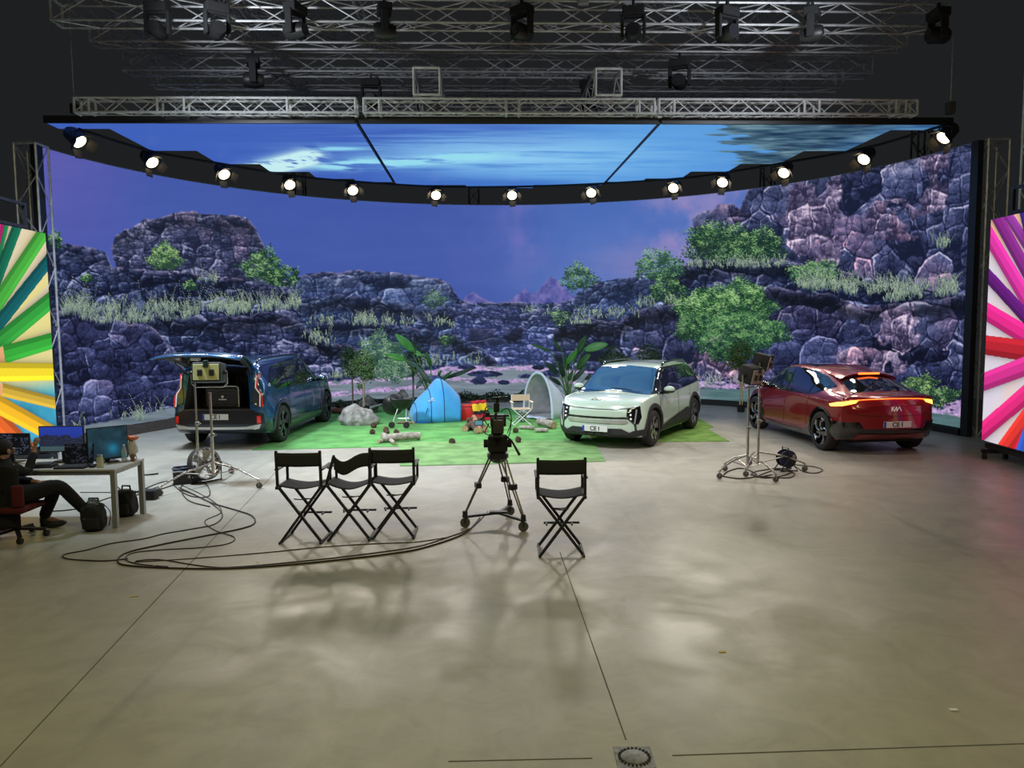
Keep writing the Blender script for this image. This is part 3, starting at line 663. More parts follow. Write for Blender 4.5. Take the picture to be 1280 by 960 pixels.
pencil_screen('side_screen', 'right LED screen showing a fan of magenta, purple and red colouring pencils', (8.33, 13.5), (-0.05, -1), 3.6, 0.3, 4.15, 0, bg_right, [
    (0.54, 4.12, 0.96, 3.71, .2, (150, 60, 160), 0), (0.27, 4.07, 1.0, 3.28, .26, (136, 44, 136), 0), (-0.02, 3.86, 1.03, 2.83, .30, (224, 56, 164), 0), (0.01, 3.17, 1.06, 2.5, .24, (98, 28, 118), 0),
    (0.0, 2.56, 1.08, 2.19, .32, (232, 44, 140), 0), (0.0, 1.98, 1.1, 1.93, .34, (186, 36, 50), 0), (0.02, 1.34, 1.12, 1.67, .32, (214, 52, 144), 0),
    (0.04, 0.47, 1.16, 1.2, .32, (228, 44, 126), 0), (0.7, 0.3, 1.19, 0.81, .30, (226, 56, 50), 0), (1.1, 0.31, 1.21, 0.46, .3, (200, 30, 50), 0), (0.9, 4.2, 1.5, 2.8, .2, (60, 44, 150), 0),
    (1.4, 0.3, 1.8, 1.2, .3, (240, 120, 40), 0), (2.2, 0.3, 2.3, 1.5, .3, (240, 190, 40), 0), (2.4, 3.0, 2.9, 4.1, .3, (50, 90, 190), 0)], 0, -1)

# ------------------------------------------------------------------ trusses
def truss(p0, p1, h=0.28, wd=0.28, up=(0, 0, 1), label='', group=None, rc=0.022, rd=0.010, step=None, ends=(1, 1), m=None, frames=(), name='truss', ray=1):
    p0 = Vector(p0); p1 = Vector(p1); t = p1-p0; L = t.length; t.normalize(); up = Vector(up); sd = t.cross(up).normalized(); m = m or ALUD
    r = thing(name, label, 'truss', p0, 0, group); step = step or h
    n = max(2, int(round(L/step/2))*2)
    cor = [up*(h/2)*a+sd*(wd/2)*b for a, b in ((1, 1), (1, -1), (-1, -1), (-1, 1))]
    for c in cor: s = MB(); s.tube([c, c+t*L], rc, 6); obj('chord', s, m, r)
    s = MB()
    for fi in range(4):
        a, b = cor[fi], cor[(fi+1) % 4]
        for k in range(n):
            q0, q1 = t*(L*k/n), t*(L*(k+1)/n)
            s.tube([(a if (k+fi) % 2 else b)+q0, (b if (k+fi) % 2 else a)+q1], rd, 5, cap=False)
    obj('bracing', s, m, r)
    for q in [0.0]*ends[0]+[L]*ends[1]+list(frames):
        s = MB()
        for fi in range(4): s.tube([cor[fi]+t*q, cor[(fi+1) % 4]+t*q], rc*1.1, 6)
        obj('end_frame', s, m, r)
    return r
def lw2(x, y): a, b = lin2(x, y-16); return a-0.02, b+16
# front truss of the LED ceiling in three lengths
TB = mat('bright_aluminium', (0.72, 0.73, 0.75), 0.45, 0.25, noise=0.15, nscale=6)
for i, (xa, xb, fr, lb) in enumerate(((-8.28, -2.98, (0.27, 1.55, 2.05, 4.0), 'left length of the silver truss along the front of the overhead LED ceiling'),
                                 (-2.82, 2.83, (0.3, 2.75, 3.0, 5.35), 'middle length of the silver truss along the front of the overhead LED ceiling'),
                                 (2.92, 8.1, (0.3, 2.9, 3.2, 4.75, 4.95), 'right length of the silver truss along the front of the overhead LED ceiling'))):
    a = lw2(xa, 15.45); b = lw2(xb, 15.45)
    truss((*a, 6.635), (*b, 6.635), 0.27, 0.27, label=lb, m=TB, step=0.34, frames=fr, rc=0.024, rd=0.012)
# long trusses that carry the ceiling, seen end-on as box frames
for x, lb in ((-1.60, 'left of the two box trusses seen end-on above the front truss'), (1.92, 'right of the two box trusses seen end-on above the front truss')):
    a = lw2(x, 15.3); b = lw2(x, 23.5); truss((*a, 7.09), (*b, 7.09), 0.5, 0.5, label=lb, step=0.55, m=TB, rc=0.025, rd=0.012)
# roof grid: transverse trusses
GZ = 8.2; names = ['nearest', 'second', 'third', 'fourth', 'fifth', 'sixth', 'seventh', 'eighth', 'ninth', 'tenth', 'eleventh']
for i in range(8):
    y = 15.0+i*1.42
    hw = 8.35+0.0*i; a = lw2(-hw, y); b = lw2(hw, y)
    truss((*a, GZ+0.12*(i % 2)), (*b, GZ+0.12*(i % 2)), 0.40, 0.40, label='roof truss crossing the hall, %s row counting back from the camera' % names[i], group='roof trusses', step=0.72, rc=0.024, rd=0.013, m=ALUD)
cols7 = ['far left', 'second from left', 'third from left', 'middle', 'third from right', 'second from right', 'far right']
for i, x in enumerate((-8.35, -5.7, -2.9, -0.05, 2.8, 5.5, 8.35)):
    a = lw2(x, 14.2); b = lw2(x, 25.6); truss((*a, GZ+0.90), (*b, GZ+0.90), 0.42, 0.42, label='roof truss running away from the camera, %s of seven' % cols7[i], step=0.8)
# low trusses glimpsed higher up between the rows
for i, (x, y, z) in enumerate(((-6.8, 17.2, 9.55), (-4.2, 19.0, 9.55), (4.4, 18.4, 9.55), (6.9, 20.0, 9.55))):
    a = lw2(x-1.6, y-1.6); b = lw2(x+1.6, y+2.4)
    truss((*a, z), (*b, z), 0.3, 0.3, label=['diagonal brace truss in the roof above the left end of the front truss', 'diagonal brace truss in the roof left of the middle', 'diagonal brace truss in the roof right of the middle', 'diagonal brace truss in the roof above the right end of the front truss'][i], step=0.4, rc=0.018, rd=0.01)
# towers behind the ends of the wall
truss((-9.42, 15.45, 0), (-9.42, 15.45, 6.0), 0.42, 0.42, up=(0, 1, 0), label='dark truss tower standing behind the left end of the LED wall', step=0.55, rc=0.024, rd=0.012, name='truss_tower')
truss((9.75, 15.85, 0), (9.75, 15.85, 6.0), 0.42, 0.42, up=(0, 1, 0), label='dark truss tower standing behind the right end of the LED wall', step=0.55, rc=0.024, rd=0.012, name='truss_tower')
truss((9.32, 13.9, 0), (9.32, 13.9, 8.0), 0.30, 0.30, up=(0, 1, 0), label='silver truss tower at the right edge of the picture behind the pencil screen', step=0.36, m=TB, name='truss_tower')
for i, (a, lb) in enumerate(((128, 'short dark truss tower behind the wall top near the third lamp from left'), (97, 'short dark truss tower behind the middle of the wall top'), (45, 'short dark truss tower behind the wall top near the third lamp from right'), (20, 'short dark truss tower behind the wall top near the right end'))):
    x, y, z = arc(WR+0.45, math.radians(a), 0); x += WC.x; y += WC.y; truss((x, y, 0), (x, y, 6.9), 0.3, 0.3, up=(0, 1, 0), label=lb, step=0.4, m=BLK, name='truss_tower')

# roof lights: dark moving heads and one small flood hanging in the grid
def moving_head(loc, rz, label):
    t = thing('moving_head_light', label, 'stage light', loc, rz, 'dark moving head lights in the roof grid')
    obj('base_box', MB().rbox((0, 0, -0.10), (0.40, 0.26, 0.16), 0.02), BLKM, t)
    s = MB(); s.rbox((-0.20, 0, -0.36), (0.06, 0.14, 0.42), 0.02); s.rbox((0.20, 0, -0.36), (0.06, 0.14, 0.42), 0.02); s.bar((-0.22, 0, -0.19), (0.22, 0, -0.19), 0.10, 0.04); obj('yoke', s, BLKM, t)
    s = MB(); s.lathe([(0, -0.2), (0.11, -0.2), (0.15, -0.05), (0.15, 0.14), (0.12, 0.2), (0, 0.2)], 20, 'y', (0, 0, -0.48)); obj('head', s, BLK, t, smooth=40)
    obj('lens', MB().lathe([(0, 0.203), (0.09, 0.204)], 16, 'y', (0, 0, -0.48)), mat('dark_lens', (0.03, 0.03, 0.04), 0.05), t)
    obj('clamp', MB().bar((0, 0, -0.02), (0, 0, 0.10), 0.05), BLK, t)
for i, (px, lb) in enumerate(((-6.35, 'far left'), (-5.3, 'second from left'), (-3.9, 'third from left'), (-2.3, 'fourth from left'), (0.2, 'middle'), (2.25, 'fourth from right'), (4.0, 'third from right'), (5.6, 'second from right'), (8.0, 'far right'))):
    x, y = lw2(px, 14.55); moving_head((x, y, 8.22), 0.6*i, 'dark moving head lamp hanging from the nearest roof truss, %s of nine' % lb)
for i, (px, yy, lb) in enumerate(((-3.0, 17.8, 'left'), (1.9, 17.9, 'right'), (-5.2, 16.4, 'far left'), (3.6, 16.4, 'far right'))):
    x, y = lw2(px, yy); moving_head((x, y, 7.9), 0.9*i, 'dark moving head lamp deeper in the roof grid, %s of the four further back' % lb)
x, y = lw2(1.35, 14.72); t = thing('flood_light', 'small pale flood lamp box hanging in the nearest roof truss right of the middle', 'stage light', (x, y, 8.36))
obj('housing', MB().rbox((0, 0, 0), (0.20, 0.12, 0.12), 0.02), mat('pale_grey', (0.30, 0.30, 0.29), 0.5), t); obj('bracket', MB().bar((0, 0, 0.06), (0, 0, 0.2), 0.02), BLK, t)

# ------------------------------------------------------------------ curved pipe and the row of lit stage lamps above the wall
LP = [(-8.56, 15.63), (-8.07, 17.68), (-7.0, 19.16), (-5.83, 20.68), (-4.36, 21.64), (-2.15, 22.58), (0.05, 22.72), (2.32, 22.4), (4.53, 21.7), (5.67, 20.89), (6.85, 19.59), (8.13, 18.01), (8.80, 15.94)]
pp = thing('lighting_pipe', 'curved black lighting pipe that carries the lamps above the wall', 'pipe', (0, 0, 0))
obj('pipe', MB().tube(spline([(x, y, 6.345) for x, y in LP], 6), 0.03, 8), BLKM, pp)
LENS = mat('lit_lamp_lens', (1, 1, 1), 0.2, emit=(1.0, 0.80, 0.50), es=7.0); LENS.cycles.emission_sampling = 'NONE'
DOOR = mat('barn_door_black', (0.05, 0.046, 0.04), 0.6, 0.3)
ordn = ['first', 'second', 'third', 'fourth', 'fifth', 'sixth', 'seventh', 'eighth', 'ninth', 'tenth', 'eleventh', 'twelfth', 'thirteenth']
def stage_lamp(i, x, y, tx, ty):
    t = thing('stage_lamp', 'lit stage lamp with barn doors above the LED wall, %s from the left' % ordn[i], 'stage light', (x, y, 6.1), 0, 'lit stage lamps in a row above the wall')
    d = Vector((tx-x, ty-y, -6.1)).normalized(); q = d.to_track_quat('Y', 'Z'); M = q.to_matrix().to_4x4()
    s = MB(); s.T = M; s.lathe([(0, -0.34), (0.11, -0.34), (0.15, -0.28), (0.16, -0.05), (0.175, 0.0), (0.175, 0.03), (0.15, 0.03)], 24, 'y'); obj('housing', s, BLK, t, smooth=40)
    s = MB(); s.T = M; s.lathe([(0, 0.045), (0.08, 0.035), (0.135, 0.01)], 24, 'y'); obj('lens', s, LENS, t, smooth=60)
    for k in range(4):
        s = MB(); s.T = M @ Matrix.Rotation(k*PI/2+[0.2, -0.3, 0.1, 0.4][i % 4]*0.6, 4, 'Y'); w0 = 0.26 if k % 2 else 0.20
        s.add([(-w0/2, 0.03, 0.165), (w0/2, 0.03, 0.165), (w0*0.42, 0.18, 0.27), (-w0*0.42, 0.18, 0.27), (-w0/2, 0.03, 0.170), (w0/2, 0.03, 0.170), (w0*0.42, 0.18, 0.275), (-w0*0.42, 0.18, 0.275)],
              [(0, 1, 2, 3), (7, 6, 5, 4), (0, 4, 5, 1), (1, 5, 6, 2), (2, 6, 7, 3), (3, 7, 4, 0)]); obj('barn_door', s, DOOR, t)
    s = MB(); h = Vector((-d.y, d.x, 0)).normalized()*0.2
    s.tube([h, h*1.02+Vector((0, 0, 0.15)), h*0.5+Vector((0, 0, 0.215)), -h*0.5+Vector((0, 0, 0.215)), -h*1.02+Vector((0, 0, 0.15)), -h], 0.014, 6); obj('yoke', s, BLK, t)
    ld = bpy.data.lights.new('lamp_beam', 'SPOT'); ld.energy = SPOT_W; ld.color = (1.0, 0.90, 0.76); ld.spot_size = math.radians(80); ld.spot_blend = 1.0; ld.shadow_soft_size = 0.30
    lo = bpy.data.objects.new('lamp_beam', ld); COL.objects.link(lo); lo.parent = t; lo.location = d*0.20
    lo.rotation_euler = d.to_track_quat('-Z', 'Y').to_euler(); return t
for i, (x, y) in enumerate(LP): stage_lamp(i, x, y, x*0.28, 14.2)
# hanging lamp rig at the right end of the row: drop pipe and chain hoist
t = thing('chain_hoist', 'small chain hoist and drop pipe hanging above the far right lamp', 'hoist', (8.95, 16.0, 6.7))
obj('hoist_body', MB().rbox((0, 0, 0), (0.16, 0.14, 0.24), 0.02), mat('grey_hoist', (0.10, 0.10, 0.11), 0.5), t)
obj('chain', MB().tube([(0, 0, 0.1), (0, 0, 1.4)], 0.014, 6), ALUD, t)
t = thing('chain_hoist', 'small chain hoist hanging over the left end of the front truss', 'hoist', (-8.55, 15.5, 6.7))
obj('hoist_body', MB().rbox((0, 0, 0), (0.14, 0.12, 0.2), 0.02), BLK, t); obj('chain', MB().tube([(0, 0, 0.1), (0, 0, 2.2)], 0.01, 6), ALUD, t)

# ------------------------------------------------------------------ car toolkit
def mono(pts):
    xs = np.array([p[0] for p in pts], float); ys = np.array([p[1] for p in pts], float)
    h = np.diff(xs); d = np.diff(ys)/h; m = np.zeros(len(xs)); m[0] = d[0]; m[-1] = d[-1]
    for i in range(1, len(xs)-1):
        if d[i-1]*d[i] > 0: w1 = 2*h[i]+h[i-1]; w2 = h[i]+2*h[i-1]; m[i] = (w1+w2)/(w1/d[i-1]+w2/d[i])
    def f(x):
        x = min(max(x, xs[0]), xs[-1]); i = min(max(int(np.searchsorted(xs, x))-1, 0), len(h)-1); t = (x-xs[i])/h[i]
        return float((1+2*t)*(1-t)**2*ys[i]+t*(1-t)**2*h[i]*m[i]+t*t*(3-2*t)*ys[i+1]+t*t*(t-1)*h[i]*m[i+1])
    return f
def catm(P, n):
    return [(p.x, p.y) for p in spline([Vector((*q, 0)) for q in P], n)]
def shell(prm, nx=84):
    """closed body surface lofted from cross-sections; prm holds curves along the car's length."""
    L = prm['L']/2; xs = []
    for i in range(nx+1):
        t = i/nx; xs.append(-L+2*L*(0.5-0.5*math.cos(PI*t))*0.55+2*L*t*0.45)
    F = {k: mono(v) for k, v in prm['c'].items()}; rings = []
    bowf, bowr = prm.get('bow', (0.22, 0.16))
    for x in xs:
        w, zb, zs, ws, zr, wr, zt = (F[k](x) for k in ('w', 'zb', 'zs', 'ws', 'zr', 'wr', 'zt'))
        zm = F['zm'](x); sec = [(0, zb), (w-0.16, zb), (w-0.05, zb+0.05), (w-0.008, zb+0.16), (w, zm), (ws, zs), (ws+(wr-ws)*0.46, zs+(zr-zs)*0.56), (wr, zr), (wr*0.62, zr+(zt-zr)*0.72), (0, zt)]
        s2 = catm(sec, 5); s2 = [(max(a, 0.0), b) for a, b in s2]; s2[0] = (0, zb); s2[-1] = (0, zt)
        ring = s2+[(-a, b) for a, b in s2[-2:0:-1]]
        kf = max(0, (x-(L-0.75))/0.75)**2; kr = max(0, ((-L+0.55)-x)/0.55)**2
        rings.append([(x-bowf*kf*(a/0.9)**2+bowr*kr*(a/0.9)**2, a, b) for a, b, in ring])
    s = MB(); n = len(rings[0])
    s.v = [Vector(p) for r in rings for p in r]
    s.f = [(i*n+j, i*n+(j+1) % n, (i+1)*n+(j+1) % n, (i+1)*n+j) for i in range(len(rings)-1) for j in range(n)]
    for e, r in ((0, rings[0]), (1, rings[-1])):         # end caps: two shrinking rings and a centre
        base = (len(rings)-1)*n if e else 0; c = Vector((r[0][0], 0, (r[0][2]+r[n//2][2])/2)); prev = [base+j for j in range(n)]
        c.x = sum(q[0] for q in r)/n+0.0
        cx = max(q[0] for q in r) if e else min(q[0] for q in r)
        for f, dx in ((0.93, 0.02), (0.6, 0.028), (0.25, 0.03)):
            st = len(s.v)
            for q in r:
                s.v.append(Vector((cx+(q[0]-cx)*f*f+(dx if e else -dx), q[1]*f, c.z+(q[2]-c.z)*f)))
            cur = [st+j for j in range(n)]
            for j in range(n):
                a, b, cc, d = prev[j], prev[(j+1) % n], cur[(j+1) % n], cur[j]
                s.f.append((a, b, cc, d) if e else (d, cc, b, a))
            prev = cur
        s.v.append(Vector((cx+(0.03 if e else -0.03), 0, c.z))); k = len(s.v)-1
        for j in range(n): s.f.append((prev[j], prev[(j+1) % n], k) if e else (k, prev[(j+1) % n], prev[j]))
    s.mi = [0]*len(s.f); return s
class Skin:
    """lays panels, glass and trim on the shell by projecting outlines along a direction."""
    def __init__(self, s, root):
        me = mesh_of('skin', s); bm = bmesh.new(); bm.from_mesh(me); bmesh.ops.recalc_face_normals(bm, faces=bm.faces)
        self.bvh = BVHTree.FromBMesh(bm); bm.free(); bpy.data.meshes.remove(me); self.root = root
    def frame(self, side):
        yaw = {'F': 0, 'L': 90, 'B': 180, 'R': 270}.get(side, side)
        if side == 'T': return Vector((1, 0, 0)), Vector((0, 1, 0)), Vector((0, 0, -1))
        if side == 'L': return Vector((1, 0, 0)), Vector((0, 0, 1)), Vector((0, -1, 0))
        if side == 'R': return Vector((1, 0, 0)), Vector((0, 0, 1)), Vector((0, 1, 0))
        if side in ('F', 'B'): return Vector((0, 1, 0)), Vector((0, 0, 1)), Vector((-1 if side == 'F' else 1, 0, 0))
        y = math.radians(yaw); return Vector((-math.sin(y), math.cos(y), 0)), Vector((0, 0, 1)), Vector((-math.cos(y), -math.sin(y), 0))
    def hit(self, side, p, q, off):
        u, v, d = self.frame(side); o = u*p+v*q-d*5
        h = self.bvh.ray_cast(o, d)
        if h[0] is None: h = self.bvh.find_nearest(u*p+v*q-d*1.0)
        n = h[1]
        if n.dot(d) > 0: n = -n
        return h[0]+n*off, n
    def panel(self, name, side, poly, m, off=0.006, cell=0.05, parent=None, smooth=0, label=None, both=False, depth=None):
        if both:
            self.panel(name, 'L', poly, m, off, cell, parent, smooth, label, False, depth); return self.panel(name, 'R', poly, m, off, cell, parent, smooth, label, False, depth)
        if smooth: poly = [(p.x, p.y) for p in spline([Vector((*q, 0)) for q in poly+[poly[0]]], smooth)][:-1]
        bm = bmesh.new(); f = bm.faces.new([bm.verts.new((a, b, 0)) for a, b in poly])
        bmesh.ops.triangulate(bm, faces=[f])
        for ax in (0, 1):
            lo = min(p[ax] for p in poly); hi = max(p[ax] for p in poly); n = int((hi-lo)/cell)
            for k in range(1, n+1):
                co = [0, 0, 0]; co[ax] = lo+k*cell; no = [0, 0, 0]; no[ax] = 1
                bmesh.ops.bisect_plane(bm, geom=bm.verts[:]+bm.edges[:]+bm.faces[:], dist=1e-6, plane_co=co, plane_no=no)
        N = {}
        for v in bm.verts: c, nn = self.hit(side, v.co.x, v.co.y, off); N[v.index] = nn; v.co = c
        bm.normal_update(); d = self.frame(side)[2]
        avg = sum((g.normal*g.calc_area() for g in bm.faces), Vector())
        if avg.dot(d) > 0: bmesh.ops.reverse_faces(bm, faces=bm.faces[:])
        bm.normal_update()
        es = [e for e in bm.edges if e.is_boundary]
        r = bmesh.ops.extrude_edge_only(bm, edges=es); nv = [g for g in r['geom'] if isinstance(g, bmesh.types.BMVert)]
        dep = depth if depth is not None else off+0.006
        for v in nv: v.co = v.co-v.normal*0 if False else v.co+d*dep*0.9
        me = bpy.data.meshes.new(name); bm.to_mesh(me); bm.free(); me.materials.append(m)
        me.polygons.foreach_set('use_smooth', [True]*len(me.polygons)); me.set_sharp_from_angle(angle=math.radians(35))
        o = bpy.data.objects.new(name, me); COL.objects.link(o); o.parent = parent or self.root
        if label: o['label'] = label
        return o
    def trace(self, name, side, pts, r, m, off=0.004, n=4, parent=None, both=False, flat=0.5, seg=6, label=None):
        if both: self.trace(name, 'L', pts, r, m, off, n, parent, False, flat, seg, label); side = 'R'
        P = [(p.x, p.y) for p in spline([Vector((*q, 0)) for q in pts], n)] if n > 1 else [(a[0]+(b[0]-a[0])*k/8, a[1]+(b[1]-a[1])*k/8) for a, b in zip(pts[:-1], pts[1:]) for k in range(8)]+[pts[-1]]
        s = MB(); s.tube([self.hit(side, a, b, off)[0] for a, b in P], r, seg, flat=flat); return obj(name, s, m, parent or self.root, smooth=60, label=label)
def cut(s, cutters, mats):
    def tmp(x):
        me = mesh_of('t', x)
        for mm in mats: me.materials.append(mm)
        me.polygons.foreach_set('material_index', x.mi)
        bm = bmesh.new(); bm.from_mesh(me); bmesh.ops.recalc_face_normals(bm, faces=bm.faces); bm.to_mesh(me); bm.free()
        o = bpy.data.objects.new('t', me); COL.objects.link(o); return o
    a = tmp(s); cs = [tmp(c) for c in cutters]
    for c in cs:
        md = a.modifiers.new('b', 'BOOLEAN'); md.operation = 'DIFFERENCE'; md.object = c; md.solver = 'EXACT'
    bpy.context.view_layer.update()
    me = bpy.data.meshes.new_from_object(a.evaluated_get(bpy.context.evaluated_depsgraph_get()))
    for o in [a]+cs: bpy.data.objects.remove(o)
    me.polygons.foreach_set('use_smooth', [True]*len(me.polygons)); me.set_sharp_from_angle(angle=math.radians(38)); return me
TYRE = mat('tyre_rubber', (0.020, 0.020, 0.021), 0.75, noise=0.25, nscale=60)
def wheel(root, x, y, r, wd, rimr, style, m_rim, m_dark, steer=0.0):
    sg = 1 if y > 0 else -1; h = wd/2
    e = None
    s = MB(); s.lathe([(rimr, -h*0.86), (rimr+0.01, -h), (r-0.035, -h), (r-0.008, -h*0.82), (r, -h*0.5), (r, h*0.5), (r-0.008, h*0.82), (r-0.035, h), (rimr+0.01, h), (rimr, h*0.86), (rimr, -h*0.86)], 40, 'y')
    t = obj('wheel', s, TYRE, root, smooth=50); t.location = (x, y, r); t.rotation_euler = (0, 0, steer)
    s = MB(); yo = sg*(h-0.03)
    s.lathe([(0, yo-sg*0.10), (rimr-0.01, yo-sg*0.10), (rimr-0.005, yo+sg*0.02), (rimr+0.004, yo+sg*0.024), (rimr+0.004, yo-sg*0.05)], 40, 'y'); obj('rim_barrel', s, m_dark, t, smooth=40)
    s = MB(); k5 = 5
    if style == 'turbine':
        for k in range(k5):
            a = 2*PI*k/k5
            for da, m_ in ((0, 0),):
                pts = []
                for q in range(7):
                    f = q/6; rr = 0.05+(rimr-0.055)*f; aa = a+0.85*f*f*sg; pts.append((rr*math.cos(aa), yo-sg*0.01, rr*math.sin(aa)))
                s.tube(pts, [0.022+0.010*q/6 for q in range(7)], 6, flat=0.6)
                s.tube([(rimr*0.93*math.cos(a+0.85*sg+j*0.09*-sg), yo, rimr*0.93*math.sin(a+0.85*sg+j*0.09*-sg)) for j in range(6)], 0.016, 6)
    else:
        for k in range(k5):
            a = 2*PI*k/k5+0.3; M = Matrix.Rotation(-a, 4, 'Y'); s.T = M
            wv = 0.10 if style == 'block' else 0.06
            s.box((rimr*0.52, yo-sg*0.012, 0), (rimr*0.86, 0.03, wv*0.8)); s.box((rimr*0.83, yo, 0), (rimr*0.26, 0.028, wv*1.7))
            s.T = Matrix.Identity(4)
    obj('rim_spokes', s, m_rim, t, smooth=30)
    s = MB(); s.lathe([(0, yo+sg*0.018), (0.035, yo+sg*0.016), (0.06, yo), (0.06, yo-sg*0.06)], 20, 'y'); obj('hub_cap', s, m_dark, t, smooth=40)
    return t
def archcut(prm):
    out = []
    for x in prm['ax']:
        for sg in (-1, 1):
            c = MB(); c.k = 1; yy = prm['W']/2; c.lathe([(0, yy-0.36), (prm['ar'], yy-0.36), (prm['ar'], yy+0.2), (0, yy+0.2)], 40, 'y', (x, 0, prm['wr']+0.01))
            if sg < 0: c.v = [Vector((v.x, -v.y, v.z)) for v in c.v]
            out.append(c)
    return out
def arch_poly(x, z, r0, r1, a0=-20, a1=200, n=22):
    A = [math.radians(a0+(a1-a0)*i/n) for i in range(n+1)]
    return [(x+r1*math.cos(a), z+r1*math.sin(a)) for a in A]+[(x+r0*math.cos(a), z+r0*math.sin(a)) for a in A[::-1]]
PLATEM = mat('number_plate_white', (0.72, 0.73, 0.72), 0.4); PLB = mat('plate_blue', (0.02, 0.06, 0.40), 0.4); INK = mat('plate_ink', (0.01, 0.01, 0.012), 0.5)
def plate(root, x, y, z, face, tilt=0.0, blue=True, body_w=0.52):
    M = Matrix.Translation((x, y, z)) @ Matrix.Rotation(PI/2 if face > 0 else -PI/2, 4, 'Z') @ Matrix.Rotation(PI/2-tilt, 4, 'X')
    s = MB(); s.T = M; s.rbox((0, 0, 0), (body_w, 0.115, 0.012), 0.005); p = obj('number_plate', s, PLATEM, root)
    if blue: s = MB(); s.T = M; s.box((-body_w/2+0.024, 0, 0.0065), (0.042, 0.108, 0.003)); obj('blue_band', s, PLB, p)
    text_obj('CE I', 0.115, INK, M @ Matrix.Translation((0.0, -0.002, 0.008)), p, 'plate_lettering', bold=0.002)
    return p
def emblem(root, M, w, m):
    """the three joined letters of the badge, drawn as strokes"""
    s = MB(); s.T = M; h = w*0.19; t = 0.012*w/0.26
    S = [[(-0.5, -h/w), (-0.5, h/w)], [(-0.46, -0.02), (-0.30, h/w)], [(-0.44, 0.02), (-0.27, -h/w), (-0.05, h/w), (-0.05, -h/w), (0.22, h/w), (0.40, -h/w)]]
    for st in S:
        for a, b in zip(st[:-1], st[1:]): s.bar((a[0]*w, a[1]*w, 0), (b[0]*w, b[1]*w, 0), 0.016*w/0.26, 0.008, up=(0, 0, 1))
    return obj('emblem', s, m, root, label='chrome three-letter emblem')
GLASS = mat('dark_window_glass', (0.008, 0.010, 0.013), 0.04, spec=0.9, coat=1.0)
REDL = mat('red_lamp', (0.35, 0.01, 0.01), 0.15, coat=1.0, emit=(1, 0.03, 0.02), es=0.25)
WHL = mat('white_lamp', (0.7, 0.72, 0.75), 0.15, coat=1.0, emit=(1, 1, 1), es=0.25)
GLOSSB = mat('gloss_black', (0.006, 0.006, 0.007), 0.08, coat=1.0)
SILV = mat('satin_silver', (0.62, 0.63, 0.64), 0.25, 0.9)
DARKIN = mat('dark_interior', (0.06, 0.06, 0.065), 0.8)
def mirror(sk, root, x, z, w, paint, off=0.15):
    for sg, side in ((1, 'L'), (-1, 'R')):
        p, n = sk.hit(side, x, z, 0); s = MB()
        s.sph((p.x-0.02, p.y+sg*off, z+0.03), 0.11, 16, (0.75, 1.05, 0.62)); m = obj('wing_mirror', s, paint, root, smooth=60)
        s = MB(); s.bar((p.x+0.02, p.y-sg*0.05, z-0.045), (p.x, p.y+sg*off, z-0.035), 0.07, 0.04); s.sph((p.x-0.02, p.y+sg*off, z-0.005), 0.108, 14, (0.75, 1.04, 0.42)); obj('mirror_foot', s, GLOSSB, m, smooth=50)
        s = MB(); s.sph((p.x-0.085, p.y+sg*off, z+0.028), 0.09, 14, (0.12, 1.0, 0.55)); obj('mirror_glass', s, CHROME, m, smooth=60)

